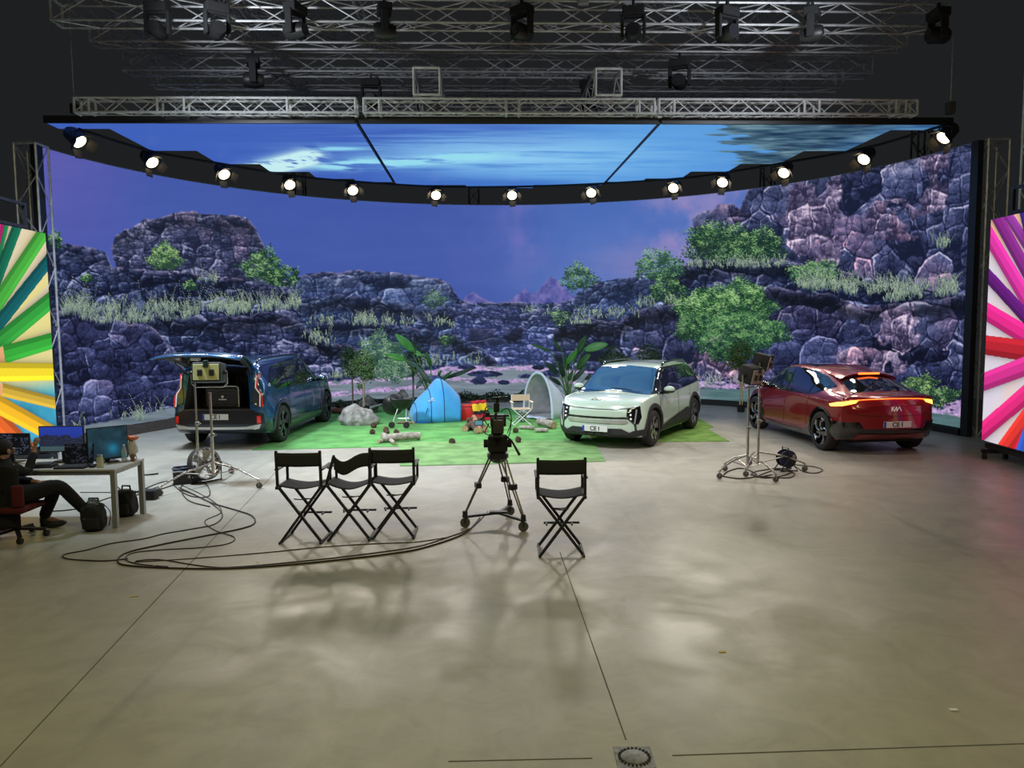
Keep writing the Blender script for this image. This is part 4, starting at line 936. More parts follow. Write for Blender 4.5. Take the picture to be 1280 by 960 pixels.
# ------------------------------------------------------------------ pale mint compact SUV, front and left side towards the camera
def mint_car():
    root = thing('compact_suv', 'pale mint compact SUV with black wheel arches facing the camera on the green mat', 'car', (0, 0, 0.0))
    P_ = mat('mint_car_paint', (0.52, 0.66, 0.55), 0.25, coat=1.0, noise=0.01, nscale=3)
    prm = dict(L=4.27, W=1.85, ax=(1.36, -1.32), ar=0.40, wr=0.352, bow=(0.24, 0.12), c=dict(
        w=[(-2.14, .80), (-2.05, .87), (-1.8, .905), (-1.3, .925), (0, .915), (1.3, .925), (1.8, .91), (2.0, .885), (2.08, .84), (2.14, .78)],
        zb=[(-2.14, .34), (-1.9, .24), (-1.3, .20), (1.4, .20), (1.95, .22), (2.14, .27)],
        zm=[(-2.14, .62), (-1.5, .64), (1.5, .62), (2.0, .58), (2.14, .52)],
        zs=[(-2.14, .80), (-2.06, .98), (-1.8, 1.02), (-1, .985), (0, .965), (0.9, .95), (1.4, .93), (1.9, .87), (2.06, .80), (2.14, .68)],
        ws=[(-2.14, .70), (-2.06, .80), (-1.8, .85), (0, .875), (1.3, .875), (1.8, .845), (2.04, .79), (2.14, .70)],
        zr=[(-2.14, .86), (-2.06, 1.06), (-1.95, 1.24), (-1.80, 1.40), (-1.6, 1.455), (-0.8, 1.49), (0.0, 1.49), (0.35, 1.455), (0.6, 1.34), (0.95, 1.10), (1.15, .99), (1.5, .955), (1.9, .89), (2.07, .82), (2.14, .72)],
        wr=[(-2.14, .60), (-2.0, .62), (-1.7, .62), (-1, .66), (0, .675), (0.4, .68), (0.95, .74), (1.2, .78), (1.7, .77), (2.0, .72), (2.14, .62)],
        zt=[(-2.14, .87), (-2.07, 1.08), (-1.96, 1.30), (-1.82, 1.46), (-1.6, 1.52), (-0.8, 1.555), (-0.1, 1.555), (0.3, 1.52), (0.6, 1.39), (0.95, 1.155), (1.15, 1.035), (1.3, 1.01), (1.6, .985), (1.95, .925), (2.08, .855), (2.14, .74)]))
    s = shell(prm); sk = Skin(s, root)
    me = cut(s, archcut(prm), [P_, BLKM]); obj('body', me, (), root)
    z = prm['wr']+0.01
    for x in prm['ax']:
        sk.panel('wheel_arch_trim', 'L', arch_poly(x, z, .395, .475, -28, 205), CLAD, 0.018); sk.panel('wheel_arch_trim', 'R', arch_poly(x, z, .395, .475, -28, 205), CLAD, 0.018)
    sill = [(0.97, .20), (0.93, .36), (-0.15, .40), (-0.62, .56), (-0.80, .56), (-0.93, .40), (-0.93, .20)]
    sk.panel('sill_cladding', 'L', sill, CLAD, 0.02, both=True)
    # glass
    fw = [(0.97, 1.00), (0.42, 1.385), (0.30, 1.435), (-0.12, 1.435), (-0.12, .985)]
    sk.panel('window_surround', 'L', [(1.06, .975), (0.60, 1.36), (0.36, 1.475), (-0.5, 1.485), (-1.2, 1.475), (-1.55, 1.44), (-1.93, 1.16), (-1.90, 1.06), (-1.28, 1.02), (0, .965)], GLOSSB, 0.006, both=True)
    sk.panel('side_window', 'L', [(0.88, 1.01), (0.50, 1.33), (0.34, 1.43), (-0.14, 1.445), (-0.14, .99)], GLASS, 0.012, both=True)
    sk.panel('side_window', 'L', [(-0.24, .995), (-0.24, 1.445), (-1.02, 1.435), (-1.10, 1.06)], GLASS, 0.012, both=True)
    sk.panel('side_window', 'L', [(-1.17, 1.08), (-1.09, 1.43), (-1.45, 1.41), (-1.62, 1.22), (-1.55, 1.10)], GLASS, 0.012, both=True)
    wsn = [(-.76, .985), (-.70, 1.20), (-.635, 1.455), (0, 1.50), (.635, 1.455), (.70, 1.20), (.76, .985), (0, 1.035)]
    sk.panel('windscreen', 'F', wsn, mat('windscreen_glass', (0.02, 0.07, 0.16), 0.05, spec=0.9, coat=1.0), 0.008)
    sk.panel('pillar', 'F', [(.77, .98), (.71, 1.20), (.645, 1.46), (.70, 1.46), (.76, 1.22), (.83, .99)], GLOSSB, 0.01)
    sk.panel('pillar', 'F', [(-.77, .98), (-.71, 1.20), (-.645, 1.46), (-.70, 1.46), (-.76, 1.22), (-.83, .99)], GLOSSB, 0.01)
    sk.trace('cowl', 'F', [(-.76, .985), (0, 1.03), (.76, .985)], 0.016, GLOSSB)
    sk.trace('wiper', 'F', [(.62, 1.01), (.1, 1.07), (-.1, 1.075)], 0.009, BLK, 0.02)
    # nose
    sk.trace('bonnet_line', 'F', [(-.80, .80), (-.66, .79), (-.5, .775), (0, .765), (.40, .765), (.50, .775), (.66, .80), (.80, .81)], 0.012, BLK, 0.001)
    for sg in (1, -1):
        hl = [(sg*.60, .775), (sg*.80, .83), (sg*.84, .62), (sg*.80, .50), (sg*.735, .475), (sg*.60, .60)]
        a = sk.panel('headlamp', 'F', hl, GLOSSB, 0.010, 0.03)
        s = MB()
        for p, q in ((.655, .74), (.665, .665), (.675, .59)):
            c, n = sk.hit('F', sg*p, q, 0.018); s.sph(c, 0.022, 10)
        obj('projector', s, WHL, a, smooth=60)
        sk.trace('daytime_strip', 'F', [(sg*.755, .765), (sg*.745, .62), (sg*.735, .50)], 0.016, mat('lamp_silver', (0.55, 0.57, 0.6), 0.2, 0.6), 0.014, parent=a)
        sk.trace('daytime_strip', 'F', [(sg*.58, .782), (sg*.70, .80), (sg*.80, .83)], 0.014, mat('lamp_silver', (0.55, 0.57, 0.6), 0.2, 0.6), 0.014, parent=a)
    out = [(-.76, .32), (-.74, .50), (-.62, .60), (.62, .60), (.74, .50), (.76, .32)]
    sk.trace('bumper_outline', 'F', out, 0.024, GLOSSB, 0.004, n=1)
    sk.panel('chrome_bar', 'F', [(-.60, .565), (-.62, .53), (-.56, .50), (.56, .50), (.62, .53), (.60, .565)], mat('bumper_silver', (0.62, 0.63, 0.62), 0.32, 0.7), 0.02, 0.04)
    sk.panel('lower_grille', 'F', [(-.84, .27), (-.84, .355), (-.64, .33), (-.50, .40), (.50, .40), (.64, .33), (.84, .355), (.84, .27), (.70, .24), (-.70, .24)], CLAD, 0.02)
    for sg, sd in ((1, 'L'), (-1, 'R')): sk.panel('bumper_corner', sd, [(1.80, .27), (1.78, .40), (2.0, .36), (2.06, .27)], CLAD, 0.02)
    s = MB(); c, n = sk.hit('F', -.08, .29, 0.03)
    for k in range(4): s.rbox((c.x, -.24+0.16*k, .30), (0.02, 0.13, 0.07), 0.01)
    obj('grille_blocks', s, BLK, root)
    c, n = sk.hit('F', 0, .40, 0.03); plate(root, c.x+0.025, 0.02, .395, 1, 0.0)
    c, n = sk.hit('F', 0.02, .84, 0.0); nn = sk.hit('T', 2.0, 0, 0)[1]
    cc, nn = sk.hit('T', 1.93, 0.0, 0.004); Rm = nn.to_track_quat('Z', 'Y').to_matrix().to_4x4()
    xd = Vector((0, 1, 0)); zd = nn; yd = zd.cross(xd).normalized(); Mx = Matrix(((xd.x, yd.x, zd.x, cc.x), (xd.y, yd.y, zd.y, cc.y), (xd.z, yd.z, zd.z, cc.z), (0, 0, 0, 1)))
    emblem(root, Mx, 0.30, mat('grey_badge', (0.16, 0.19, 0.17), 0.3, 0.4))
    # sides
    sk.trace('door_seam', 'L', [(0.98, .42), (1.00, .70), (0.96, .98)], 0.005, BLK, 0.0005, both=True)
    sk.trace('door_seam', 'L', [(-0.16, .42), (-0.17, .70), (-0.19, .98)], 0.005, BLK, 0.0005, both=True)
    sk.trace('door_seam', 'L', [(-0.85, .58), (-1.00, .80), (-1.08, 1.02)], 0.005, BLK, 0.0005, both=True)
    for x in (0.02, -0.92): sk.panel('door_handle', 'L', [(x-.11, .835), (x-.11, .865), (x+.11, .86), (x+.11, .83)], mat('mint_handle', (0.5, 0.58, 0.46), 0.3, coat=1.0), 0.006, both=True)
    for sg in (1, -1):
        s = MB(); s.tube(spline([(0.18, sg*.655, 1.50), (0.08, sg*.66, 1.555), (-0.6, sg*.645, 1.575), (-1.3, sg*.625, 1.55), (-1.55, sg*.61, 1.49)], 5), 0.022, 8); obj('roof_rail', s, GLOSSB, root, smooth=60)
    mirror(sk, root, 0.74, 1.03, .9, P_)
    # tail
    sk.panel('rear_window', 'B', [(-.60, 1.10), (-.55, 1.40), (.55, 1.40), (.60, 1.10)], GLASS, 0.006)
    sk.panel('rear_bumper_cladding', 'B', [(-.80, .36), (-.78, .55), (.78, .55), (.80, .36)], CLAD, 0.015)
    for sg in (1, -1): sk.panel('tail_lamp', 'B', [(sg*.60, .98), (sg*.78, 1.04), (sg*.80, .72), (sg*.72, .70), (sg*.70, .92)], REDL, 0.01)
    rm = mat('machined_wheel', (0.42, 0.42, 0.43), 0.3, 0.85)
    for x in prm['ax']:
        for sg in (1, -1): wheel(root, x, sg*0.81, prm['wr'], 0.225, 0.235, 'block', rm, GLOSSB)
    # steering wheel glimpsed behind the windscreen is left to the glass reflections; roof antenna
    s = MB(); s.add([(-1.42, -.02, 1.53), (-1.42, .02, 1.53), (-1.60, .03, 1.52), (-1.60, -.03, 1.52), (-1.60, 0, 1.60)], [(0, 1, 4), (1, 2, 4), (2, 3, 4), (3, 0, 4), (3, 2, 1, 0)]); obj('roof_antenna', s, GLOSSB, root)
    return root
c1 = mint_car(); MC = (2.13, 15.93); c1.location = (2.66, 16.52, 0.012); c1.rotation_euler = (0, 0, math.atan2(-0.868, -0.496))

# ------------------------------------------------------------------ red fastback crossover, tail towards the camera
def red_car():
    root = thing('fastback_car', 'glossy dark red fastback car with glowing orange tail lamps, seen from behind', 'car')
    P_ = mat('red_car_paint', (0.26, 0.006, 0.012), 0.28, 0.25, coat=1.0, noise=0.02, nscale=4)
    prm = dict(L=4.66, W=1.89, ax=(1.46, -1.44), ar=0.415, wr=0.365, bow=(0.28, 0.26), c=dict(
        w=[(-2.33, .80), (-2.25, .865), (-2.0, .91), (-1.45, .94), (-0.5, .905), (0.5, .91), (1.45, .94), (2.0, .90), (2.25, .84), (2.33, .76)],
        zb=[(-2.33, .42), (-2.1, .30), (-1.5, .20), (1.5, .18), (2.33, .24)],
        zm=[(-2.33, .70), (-1.5, .66), (1.5, .60), (2.33, .50)],
        zs=[(-2.33, .84), (-2.28, .97), (-2.1, 1.02), (-1.6, 1.03), (-1, 1.0), (0, .965), (1.0, .93), (1.6, .86), (2.1, .74), (2.33, .60)],
        ws=[(-2.33, .76), (-2.25, .84), (-1.8, .87), (-1.4, .88), (0, .865), (1.2, .86), (2.0, .80), (2.33, .68)],
        zr=[(-2.33, .90), (-2.28, 1.01), (-2.18, 1.06), (-1.95, 1.11), (-1.6, 1.22), (-1.2, 1.34), (-0.6, 1.455), (0, 1.49), (0.35, 1.475), (0.7, 1.36), (1.2, 1.05), (1.45, .94), (1.9, .82), (2.2, .70), (2.33, .62)],
        wr=[(-2.33, .62), (-2.2, .68), (-1.95, .62), (-1.5, .575), (-1.0, .57), (0, .61), (0.5, .62), (1.2, .72), (1.6, .76), (2.1, .72), (2.33, .60)],
        zt=[(-2.33, .93), (-2.29, 1.04), (-2.2, 1.085), (-2.0, 1.13), (-1.75, 1.25), (-1.45, 1.375), (-1.05, 1.475), (-0.4, 1.545), (0.2, 1.545), (0.5, 1.49), (0.9, 1.28), (1.3, 1.03), (1.5, .985), (1.9, .88), (2.2, .76), (2.33, .64)]))
    s = shell(prm); sk = Skin(s, root)
    me = cut(s, archcut(prm), [P_, BLKM]); obj('body', me, (), root); z = prm['wr']+0.01
    for x in prm['ax']: sk.panel('wheel_arch_trim', 'L', arch_poly(x, z, .41, .445, -10, 190), GLOSSB, 0.012, both=True)
    sk.panel('sill_cladding', 'L', [(0.98, .20), (0.96, .30), (0.2, .27), (-0.75, .30), (-0.98, .42), (-0.98, .20)], GLOSSB, 0.014, both=True)
    sk.trace('side_crease', 'L', [(1.0, .30), (0.3, .315), (-0.5, .34), (-0.95, .46)], 0.006, P_, 0.010, both=True)
    sk.panel('window_surround', 'L', [(1.25, .99), (0.80, 1.28), (0.50, 1.43), (0.1, 1.475), (-0.5, 1.455), (-1.05, 1.36), (-1.52, 1.20), (-1.20, 1.06), (-0.9, 1.00), (0, .985)], GLOSSB, 0.006, both=True)
    sk.panel('side_window', 'L', [(1.08, 1.01), (0.74, 1.26), (0.46, 1.405), (0.08, 1.44), (0.08, 1.00)], GLASS, 0.012, both=True)
    sk.panel('side_window', 'L', [(0.0, 1.005), (0.0, 1.44), (-0.5, 1.42), (-0.90, 1.345), (-0.86, 1.03)], GLASS, 0.012, both=True)
    sk.panel('side_window', 'L', [(-0.93, 1.04), (-0.97, 1.33), (-1.38, 1.20), (-1.12, 1.06)], GLASS, 0.012, both=True)
    sk.panel('windscreen', 'F', [(-.72, 1.03), (-.58, 1.46), (0, 1.50), (.58, 1.46), (.72, 1.03), (0, 1.06)], GLASS, 0.008)
    # black roof glass, spoiler and rear window
    sk.panel('roof_glass', 'T', [(0.45, -.50), (0.45, .50), (-0.45, .50), (-0.45, -.50)], GLASS, 0.006)
    rw = sk.panel('rear_window', 'T', [(-1.30, -.50), (-1.30, .50), (-1.96, .62), (-1.96, -.62)], GLASS, 0.008)
    s = MB(); N = 16
    def spf(u, v):
        y = -.56+1.12*u; x = -1.02-0.42*v; e = 0.0; b = sk.hit('T', x, y*0.96, 0)[0].z
        return (x, y, b+0.012+0.055*v*(1-0.35*abs(y/.56)**3))
    s.grid(spf, N, 6)
    n0 = len(s.v); s.v += [Vector((v.x+0.02, v.y, v.z-0.035)) for v in s.v[:n0]]; s.f += [[i+n0 for i in f][::-1] for f in list(s.f)]; s.mi = [0]*len(s.f)
    for i in range(N): s.f.append((i*7+6, (i+1)*7+6, (i+1)*7+6+n0, i*7+6+n0)); s.mi.append(0)
    for b in (0, N): 
        for j in range(6): s.f.append((b*7+j, b*7+j+1, b*7+j+1+n0, b*7+j+n0)); s.mi.append(0)
    sp = obj('roof_spoiler', s, P_, root, smooth=40)
    AMB = mat('lit_tail_lamp', (0.6, 0.05, 0.01), 0.2, emit=(1.0, 0.16, 0.02), es=3.2); HOT = mat('lit_indicator', (0.8, 0.3, 0.02), 0.2, emit=(1.0, 0.36, 0.05), es=5.0); AMB.cycles.emission_sampling = 'AUTO'
    c = [sk.hit('T', -1.42, y, 0)[0].z for y in (0,)][0]
    s = MB(); s.rbox((-1.452, 0, c+0.045), (0.03, 0.42, 0.035), 0.01); obj('brake_lamp', s, AMB, sp)
    # light bar across the tail, running down the rear wings
    sk.trace('tail_light_bar', 'B', [(-.74, .985), (-.5, 1.02), (0, 1.035), (.5, 1.02), (.74, .985)], 0.014, AMB, 0.010, n=5)
    for sg in (1, -1):
        sd = 150 if sg > 0 else 210
        u = Vector((-math.sin(math.radians(sd)), math.cos(math.radians(sd)), 0))
        def uv(x, y, z_): return (Vector((x, y, 0)).dot(u), z_)
        pl = [uv(-2.20, sg*.62, 1.015), uv(-2.12, sg*.80, .99), uv(-1.98, sg*.90, .955), uv(-1.78, sg*.95, .90), uv(-1.84, sg*.95, .865), uv(-2.08, sg*.90, .895), uv(-2.22, sg*.70, .955)]
        sk.panel('tail_lamp', sd, pl, HOT, 0.012, 0.04)
    blk = [(-.93, .30), (-.92, .62), (-.70, .60), (-.55, .50), (.55, .50), (.70, .60), (.92, .62), (.93, .30), (.6, .27), (-.6, .27)]
    sk.panel('rear_bumper_cladding', 'B', blk, GLOSSB, 0.014)
    sk.panel('diffuser', 'B', [(-.68, .30), (-.62, .42), (.62, .42), (.68, .30)], P_, 0.026)
    for sd, sg in (('L', 1), ('R', -1)):
        sk.panel('bumper_corner', sd, [(-1.84, .32), (-1.88, .44), (-2.02, .60), (-2.22, .62), (-2.28, .36)], GLOSSB, 0.014)
    sk.trace('boot_line', 'B', [(-.84, .80), (-.6, .745), (0, .735), (.6, .745), (.84, .80)], 0.007, BLK, 0.001)
    c, n = sk.hit('B', 0, .60, 0.012); plate(root, c.x-0.012, 0.0, .585, -1, -0.05)
    c, n = sk.hit('B', 0, .86, 0.006); zd = n; xd = Vector((0, -1, 0)); yd = zd.cross(xd).normalized()
    emblem(root, Matrix(((xd.x, yd.x, zd.x, c.x), (xd.y, yd.y, zd.y, c.y), (xd.z, yd.z, zd.z, c.z), (0, 0, 0, 1))), 0.20, mat('white_badge', (0.85, 0.85, 0.86), 0.2, 0.5, emit=(1, 1, 1), es=0.12))
    sk.trace('wing_shoulder', 'L', [(-0.7, .93), (-1.2, .945), (-1.7, .955)], 0.006, P_, 0.0, both=True)
    for x0 in (0.10, -0.86): sk.trace('door_seam', 'L', [(x0+.03, .34), (x0, .65), (x0-.03, .99)], 0.005, BLK, 0.0005, both=True)
    sk.trace('door_seam', 'L', [(1.10, .34), (1.12, .65), (1.02, .96)], 0.005, BLK, 0.0005, both=True)
    for x in (0.22, -0.72): sk.panel('door_handle', 'L', [(x-.11, .845), (x-.11, .87), (x+.11, .865), (x+.11, .84)], P_, 0.007, both=True)
    mirror(sk, root, 0.98, 1.03, .9, GLOSSB)
    for sg in (1, -1): sk.panel('headlamp', 'F', [(sg*.45, .70), (sg*.75, .74), (sg*.80, .60), (sg*.50, .62)], WHL, 0.01)
    rm = mat('machined_wheel', (0.42, 0.42, 0.43), 0.3, 0.85)
    for x in prm['ax']:
        for sg in (1, -1): wheel(root, x, sg*0.825, prm['wr'], 0.245, 0.26, 'turbine', rm, GLOSSB)
    s = MB(); s.box((-1.0, 0, .26), (1.9, 1.3, .10)); obj('underbody', s, BLKM, root)
    return root
c2 = red_car(); c2.location = (6.56, 15.86, 0); c2.rotation_euler = (0, 0, math.atan2(2.90, -0.32))

# ------------------------------------------------------------------ large blue SUV with its tailgate open
def blue_car():
    root = thing('large_suv', 'large dark blue SUV seen from behind with its tailgate raised and boot open', 'car')
    P_ = mat('blue_car_paint', (0.012, 0.075, 0.20), 0.25, 0.35, coat=1.0, noise=0.02, nscale=4)
    prm = dict(L=4.98, W=1.99, ax=(1.60, -1.50), ar=0.44, wr=0.385, bow=(0.24, 0.10), c=dict(
        w=[(-2.49, .86), (-2.42, .905), (-2.2, .94), (-1.5, .98), (0, .965), (1.6, .98), (2.1, .95), (2.4, .89), (2.49, .80)],
        zb=[(-2.49, .38), (-2.2, .28), (-1.5, .22), (1.6, .22), (2.49, .30)],
        zm=[(-2.49, .72), (-1.5, .72), (1.6, .70), (2.49, .62)],
        zs=[(-2.49, .84), (-2.44, 1.00), (-2.2, 1.13), (-1, 1.11), (0, 1.085), (1.2, 1.06), (1.9, 1.0), (2.35, .92), (2.49, .78)],
        ws=[(-2.49, .86), (-2.4, .90), (-2.0, .92), (0, .915), (1.2, .92), (2.0, .90), (2.49, .74)],
        zr=[(-2.49, .90), (-2.44, 1.10), (-2.36, 1.40), (-2.24, 1.60), (-2.0, 1.655), (-1, 1.69), (0, 1.69), (0.4, 1.66), (0.75, 1.50), (1.15, 1.22), (1.4, 1.12), (2.0, 1.05), (2.38, .96), (2.49, .80)],
        wr=[(-2.49, .76), (-2.4, .74), (-2.2, .70), (-1, .70), (0, .715), (0.5, .72), (1.2, .80), (1.6, .83), (2.2, .78), (2.49, .66)],
        zt=[(-2.49, .92), (-2.45, 1.12), (-2.38, 1.44), (-2.27, 1.66), (-2.05, 1.715), (-1, 1.75), (0, 1.75), (0.4, 1.72), (0.75, 1.555), (1.15, 1.28), (1.4, 1.17), (2.0, 1.10), (2.4, .99), (2.49, .82)]))
    s = shell(prm); sk = Skin(s, root)
    cs = archcut(prm)
    b = MB(); b.k = 1; b.box((-2.10, 0, 1.18), (1.5, 1.34, .86), taper=0.86); cs.append(b)
    me = cut(s, cs, [P_, DARKIN]); obj('body', me, (), root); z = prm['wr']+0.01
    for x in prm['ax']: sk.panel('wheel_arch_trim', 'L', arch_poly(x, z, .435, .515, -24, 204), mat('blue_black_cladding', (0.012, 0.022, 0.040), 0.35, coat=0.5), 0.018, both=True)
    sk.panel('sill_cladding', 'L', [(1.12, .24), (1.06, .40), (-0.1, .42), (-0.6, .50), (-1.02, .50), (-1.02, .24)], mat('blue_black_cladding'), 0.018, both=True)
    sk.panel('window_surround', 'L', [(1.22, 1.10), (0.84, 1.42), (0.55, 1.60), (0.1, 1.67), (-1.2, 1.67), (-2.0, 1.635), (-2.20, 1.58), (-2.05, 1.30), (-1.72, 1.13), (0, 1.10)], GLOSSB, 0.006, both=True)
    sk.panel('side_window', 'L', [(1.08, 1.12), (0.76, 1.39), (0.50, 1.56), (0.06, 1.62), (0.06, 1.12)], GLASS, 0.012, both=True)
    sk.panel('side_window', 'L', [(-0.04, 1.12), (-0.04, 1.625), (-0.98, 1.625), (-0.98, 1.14)], GLASS, 0.012, both=True)
    sk.panel('side_window', 'L', [(-1.08, 1.14), (-1.08, 1.62), (-1.98, 1.595), (-2.10, 1.55), (-1.96, 1.30), (-1.68, 1.15)], GLASS, 0.012, both=True)
    sk.panel('windscreen', 'F', [(-.80, 1.14), (-.68, 1.65), (0, 1.70), (.68, 1.65), (.80, 1.14), (0, 1.20)], GLASS, 0.008)
    for sg in (1, -1):
        s = MB(); s.tube(spline([(0.25, sg*.70, 1.69), (0.1, sg*.705, 1.75), (-1.0, sg*.695, 1.77), (-1.9, sg*.68, 1.745), (-2.08, sg*.67, 1.69)], 5), 0.022, 8); obj('roof_rail', s, GLOSSB, root, smooth=60)
    # rear: black lower panel, silver skid bar, star-shaped lamps
    sk.panel('rear_bumper_panel', 'B', [(-.90, .50), (-.88, .70), (-.66, .78), (.66, .78), (.88, .70), (.90, .50)], mat('satin_black', (0.008, 0.008, 0.009), 0.28), 0.014)
    sk.panel('lower_bumper', 'B', [(-.90, .32), (-.93, .50), (.93, .50), (.90, .32)], mat('blue_black_cladding'), 0.014)
    sk.panel('skid_bar', 'B', [(-.84, .50), (-.58, .455), (.58, .455), (.84, .50), (.80, .41), (.50, .405), (-.50, .405), (-.80, .41)], mat('bumper_silver', (0.62, 0.63, 0.62), 0.32, 0.7), 0.03)
    for sd, sg in (('L', 1), ('R', -1)): sk.panel('bumper_corner', sd, [(-2.02, .32), (-2.05, .46), (-2.20, .52), (-2.40, .50), (-2.42, .34)], mat('blue_black_cladding'), 0.014)
    for sg in (1, -1):
        lm = sk.panel('tail_lamp', 'B', [(sg*.735, 1.50), (sg*.80, 1.50), (sg*.80, 1.17), (sg*.90, 1.06), (sg*.90, .82), (sg*.84, .80), (sg*.68, .92), (sg*.70, 1.16)], mat('smoked_lamp', (0.05, 0.05, 0.055), 0.1, coat=1.0), 0.010, 0.04)
        sk.trace('lamp_strip', 'B', [(sg*.765, 1.47), (sg*.765, 1.19), (sg*.86, 1.05), (sg*.875, .84)], 0.016, REDL, 0.018, n=1, parent=lm)
        sk.trace('lamp_strip', 'B', [(sg*.745, 1.44), (sg*.745, 1.21), (sg*.83, 1.08), (sg*.84, .84)], 0.010, WHL, 0.020, n=1, parent=lm, label='clear strip')
        sk.panel('reflector', 'B', [(sg*.78, .52), (sg*.78, .66), (sg*.84, .66), (sg*.84, .52)], REDL, 0.022)
    c, n = sk.hit('B', 0, .64, 0.02); plate(root, c.x-0.015, 0.0, .655, -1, 0.0)
    # open boot: lining, sill strip, luggage trunk, seat backs
    s = MB(); s.rbox((-2.30, 0, .775), (0.30, 1.34, 0.03), 0.01); obj('boot_sill', s, mat('scuff_plate', (0.28, 0.29, 0.30), 0.3, 0.8), root)
    s = MB()
    for y in (-.36, .36): s.rbox((-1.62, y, 1.10), (0.14, 0.62, 0.60), 0.05)
    bs = obj('seat_back', s, mat('dark_seat', (0.028, 0.028, 0.03), 0.8), root)
    for y in (-.40, .36):
        s = MB(); s.rbox((-1.60, y, 1.45), (0.10, 0.28, 0.15), 0.05); obj('headrest', s, mat('grey_headrest', (0.22, 0.22, 0.22), 0.8), root)
    # raised tailgate hinged at the roof edge
    H0 = Vector((-2.22, 0, 1.69)); tilt = math.radians(16)
    tg = MB(); NU, NV = 20, 12
    def tgf(u, v):
        y = (u-0.5)*2; d = 1.12*v; wv = 0.70+0.14*min(1, v*1.6); edge = 0.10*abs(y)**3
        return (H0.x-0.05-d*math.cos(tilt)-0.05*(1-y*y)*(v > 0.9), y*wv, H0.z-0.01+d*math.sin(tilt)-edge*0.8+0.04*math.sin(PI*min(1, v*1.1))-0.10*max(0, v-0.80)/0.20)
    tg.grid(tgf, NU, NV); obt = obj('tailgate', tg, P_, root, smooth=50, solid=0.03)
    s = MB(); s.grid(lambda u, v: tuple(Vector(tgf(0.05+0.9*u, 0.06+0.88*v))-Vector((0, 0, 0.035))), NU, NV); obj('tailgate_lining', s, mat('grey_lining', (0.045, 0.047, 0.05), 0.6), obt, smooth=50, solid=0.02)
    e = Vector(tgf(0.5, 0.93)); s = MB(); s.rbox((e.x+0.04, 0, e.z-0.075), (0.10, 0.16, 0.07), 0.015); obj('latch', s, mat('pale_latch', (0.45, 0.45, 0.45), 0.4), obt)
    s = MB(); e = Vector(tgf(0.5, 0.30)); s.grid(lambda u, v: tuple(Vector(tgf(0.14+0.72*u, 0.10+0.5*v))-Vector((0, 0, 0.055))), 10, 6); obj('rear_window', s, GLASS, obt, smooth=50)
    for sg in (1, -1):
        s = MB(); a = Vector((-2.22, sg*.66, 1.42)); b_ = Vector(tgf(0.5+0.44*sg, 0.42))-Vector((0, 0, 0.04)); s.tube([a, a.lerp(b_, 0.55)], 0.016, 8); s.tube([a.lerp(b_, 0.5), b_], 0.010, 8); obj('gas_strut', s, BLK, root)
    s = MB(); s.lathe([(0, 0), (0.05, 0), (0.055, 0.006), (0.05, 0.012), (0.0, 0.012)], 20, 'y'); c, n = sk.hit('R', -2.02, 1.22, 0.004)
    o = obj('round_badge', s, mat('pale_badge', (0.5, 0.6, 0.7), 0.3), root); o.location = c; o.scale = (1, 0.4, 1)
    for x0 in (0.02, -1.02): sk.trace('door_seam', 'L', [(x0+.02, .46), (x0, .75), (x0-.02, 1.10)], 0.005, BLK, 0.0005, both=True)
    sk.trace('door_seam', 'L', [(1.22, .46), (1.24, .75), (1.15, 1.06)], 0.005, BLK, 0.0005, both=True)
    for x in (0.16, -0.88): sk.panel('door_handle', 'L', [(x-.11, .96), (x-.11, .985), (x+.11, .98), (x+.11, .955)], P_, 0.007, both=True)
    sk.panel('tailgate_shoulder', 'R', [(-2.42, .80), (-2.30, .98), (-2.22, .98), (-2.30, .74)], P_, 0.012)
    mirror(sk, root, 1.0, 1.14, .95, P_)
    for sg in (1, -1): sk.panel('headlamp', 'F', [(sg*.70, .98), (sg*.80, .99), (sg*.80, .70), (sg*.70, .66)], WHL, 0.01)
    rm = mat('dark_machined_wheel', (0.10, 0.10, 0.11), 0.3, 0.8)
    for x in prm['ax']:
        for sg in (1, -1): wheel(root, x, sg*0.865, prm['wr'], 0.255, 0.275, 'block', rm, GLOSSB)
    s = MB(); s.box((0, 0, .28), (3.0, 1.2, .10)); obj('underbody', s, BLKM, root)
    return root
c3 = blue_car(); c3.location = (-5.66, 17.42, 0); c3.rotation_euler = (0, 0, math.atan2(3.14, 0.16))
# luggage trunk standing in the open boot, its own thing
def in_car(c, x, y, z):
    bpy.context.view_layer.update(); return c.matrix_world @ Vector((x, y, z))
p = in_car(c3, -2.10, -0.02, 0.795)
t = thing('luggage_trunk', 'ribbed black luggage trunk with a silver frame edge standing in the open boot', 'trunk', p, c3.rotation_euler.z)
TRM = mat('trunk_black', (0.014, 0.014, 0.015), 0.4)
obj('shell', MB().rbox((0, 0, 0.21), (0.34, 0.66, 0.42), 0.03), TRM, t)
s = MB()
for z in (0.06, 0.11, 0.31, 0.36): s.rbox((-0.172, 0, z), (0.02, 0.56, 0.018), 0.006)
obj('rib', s, mat('trunk_rib', (0.05, 0.05, 0.052), 0.3), t)
s = MB(); s.tube([(-0.17, .28, .44), (-0.17, -.30, .44), (-0.17, -.345, .40), (-0.17, -.345, .03)], 0.012, 8); obj('frame_edge', s, SILV, t)
Mq = Matrix.Translation((-0.178, -0.02, 0.20)) @ Matrix.Rotation(-PI/2, 4, 'Z') @ Matrix.Rotation(PI/2, 4, 'X')
s = MB(); s.T = Mq; s.lathe([(0, 0.0), (0.026, 0.0), (0.026, 0.003), (0, 0.003)], 20, 'z', (0, 0.03, 0)); s.box((0, -0.025, 0.001), (0.16, 0.018, 0.003)); obj('logo', s, WHITE, t, label='white round mark over a white line')

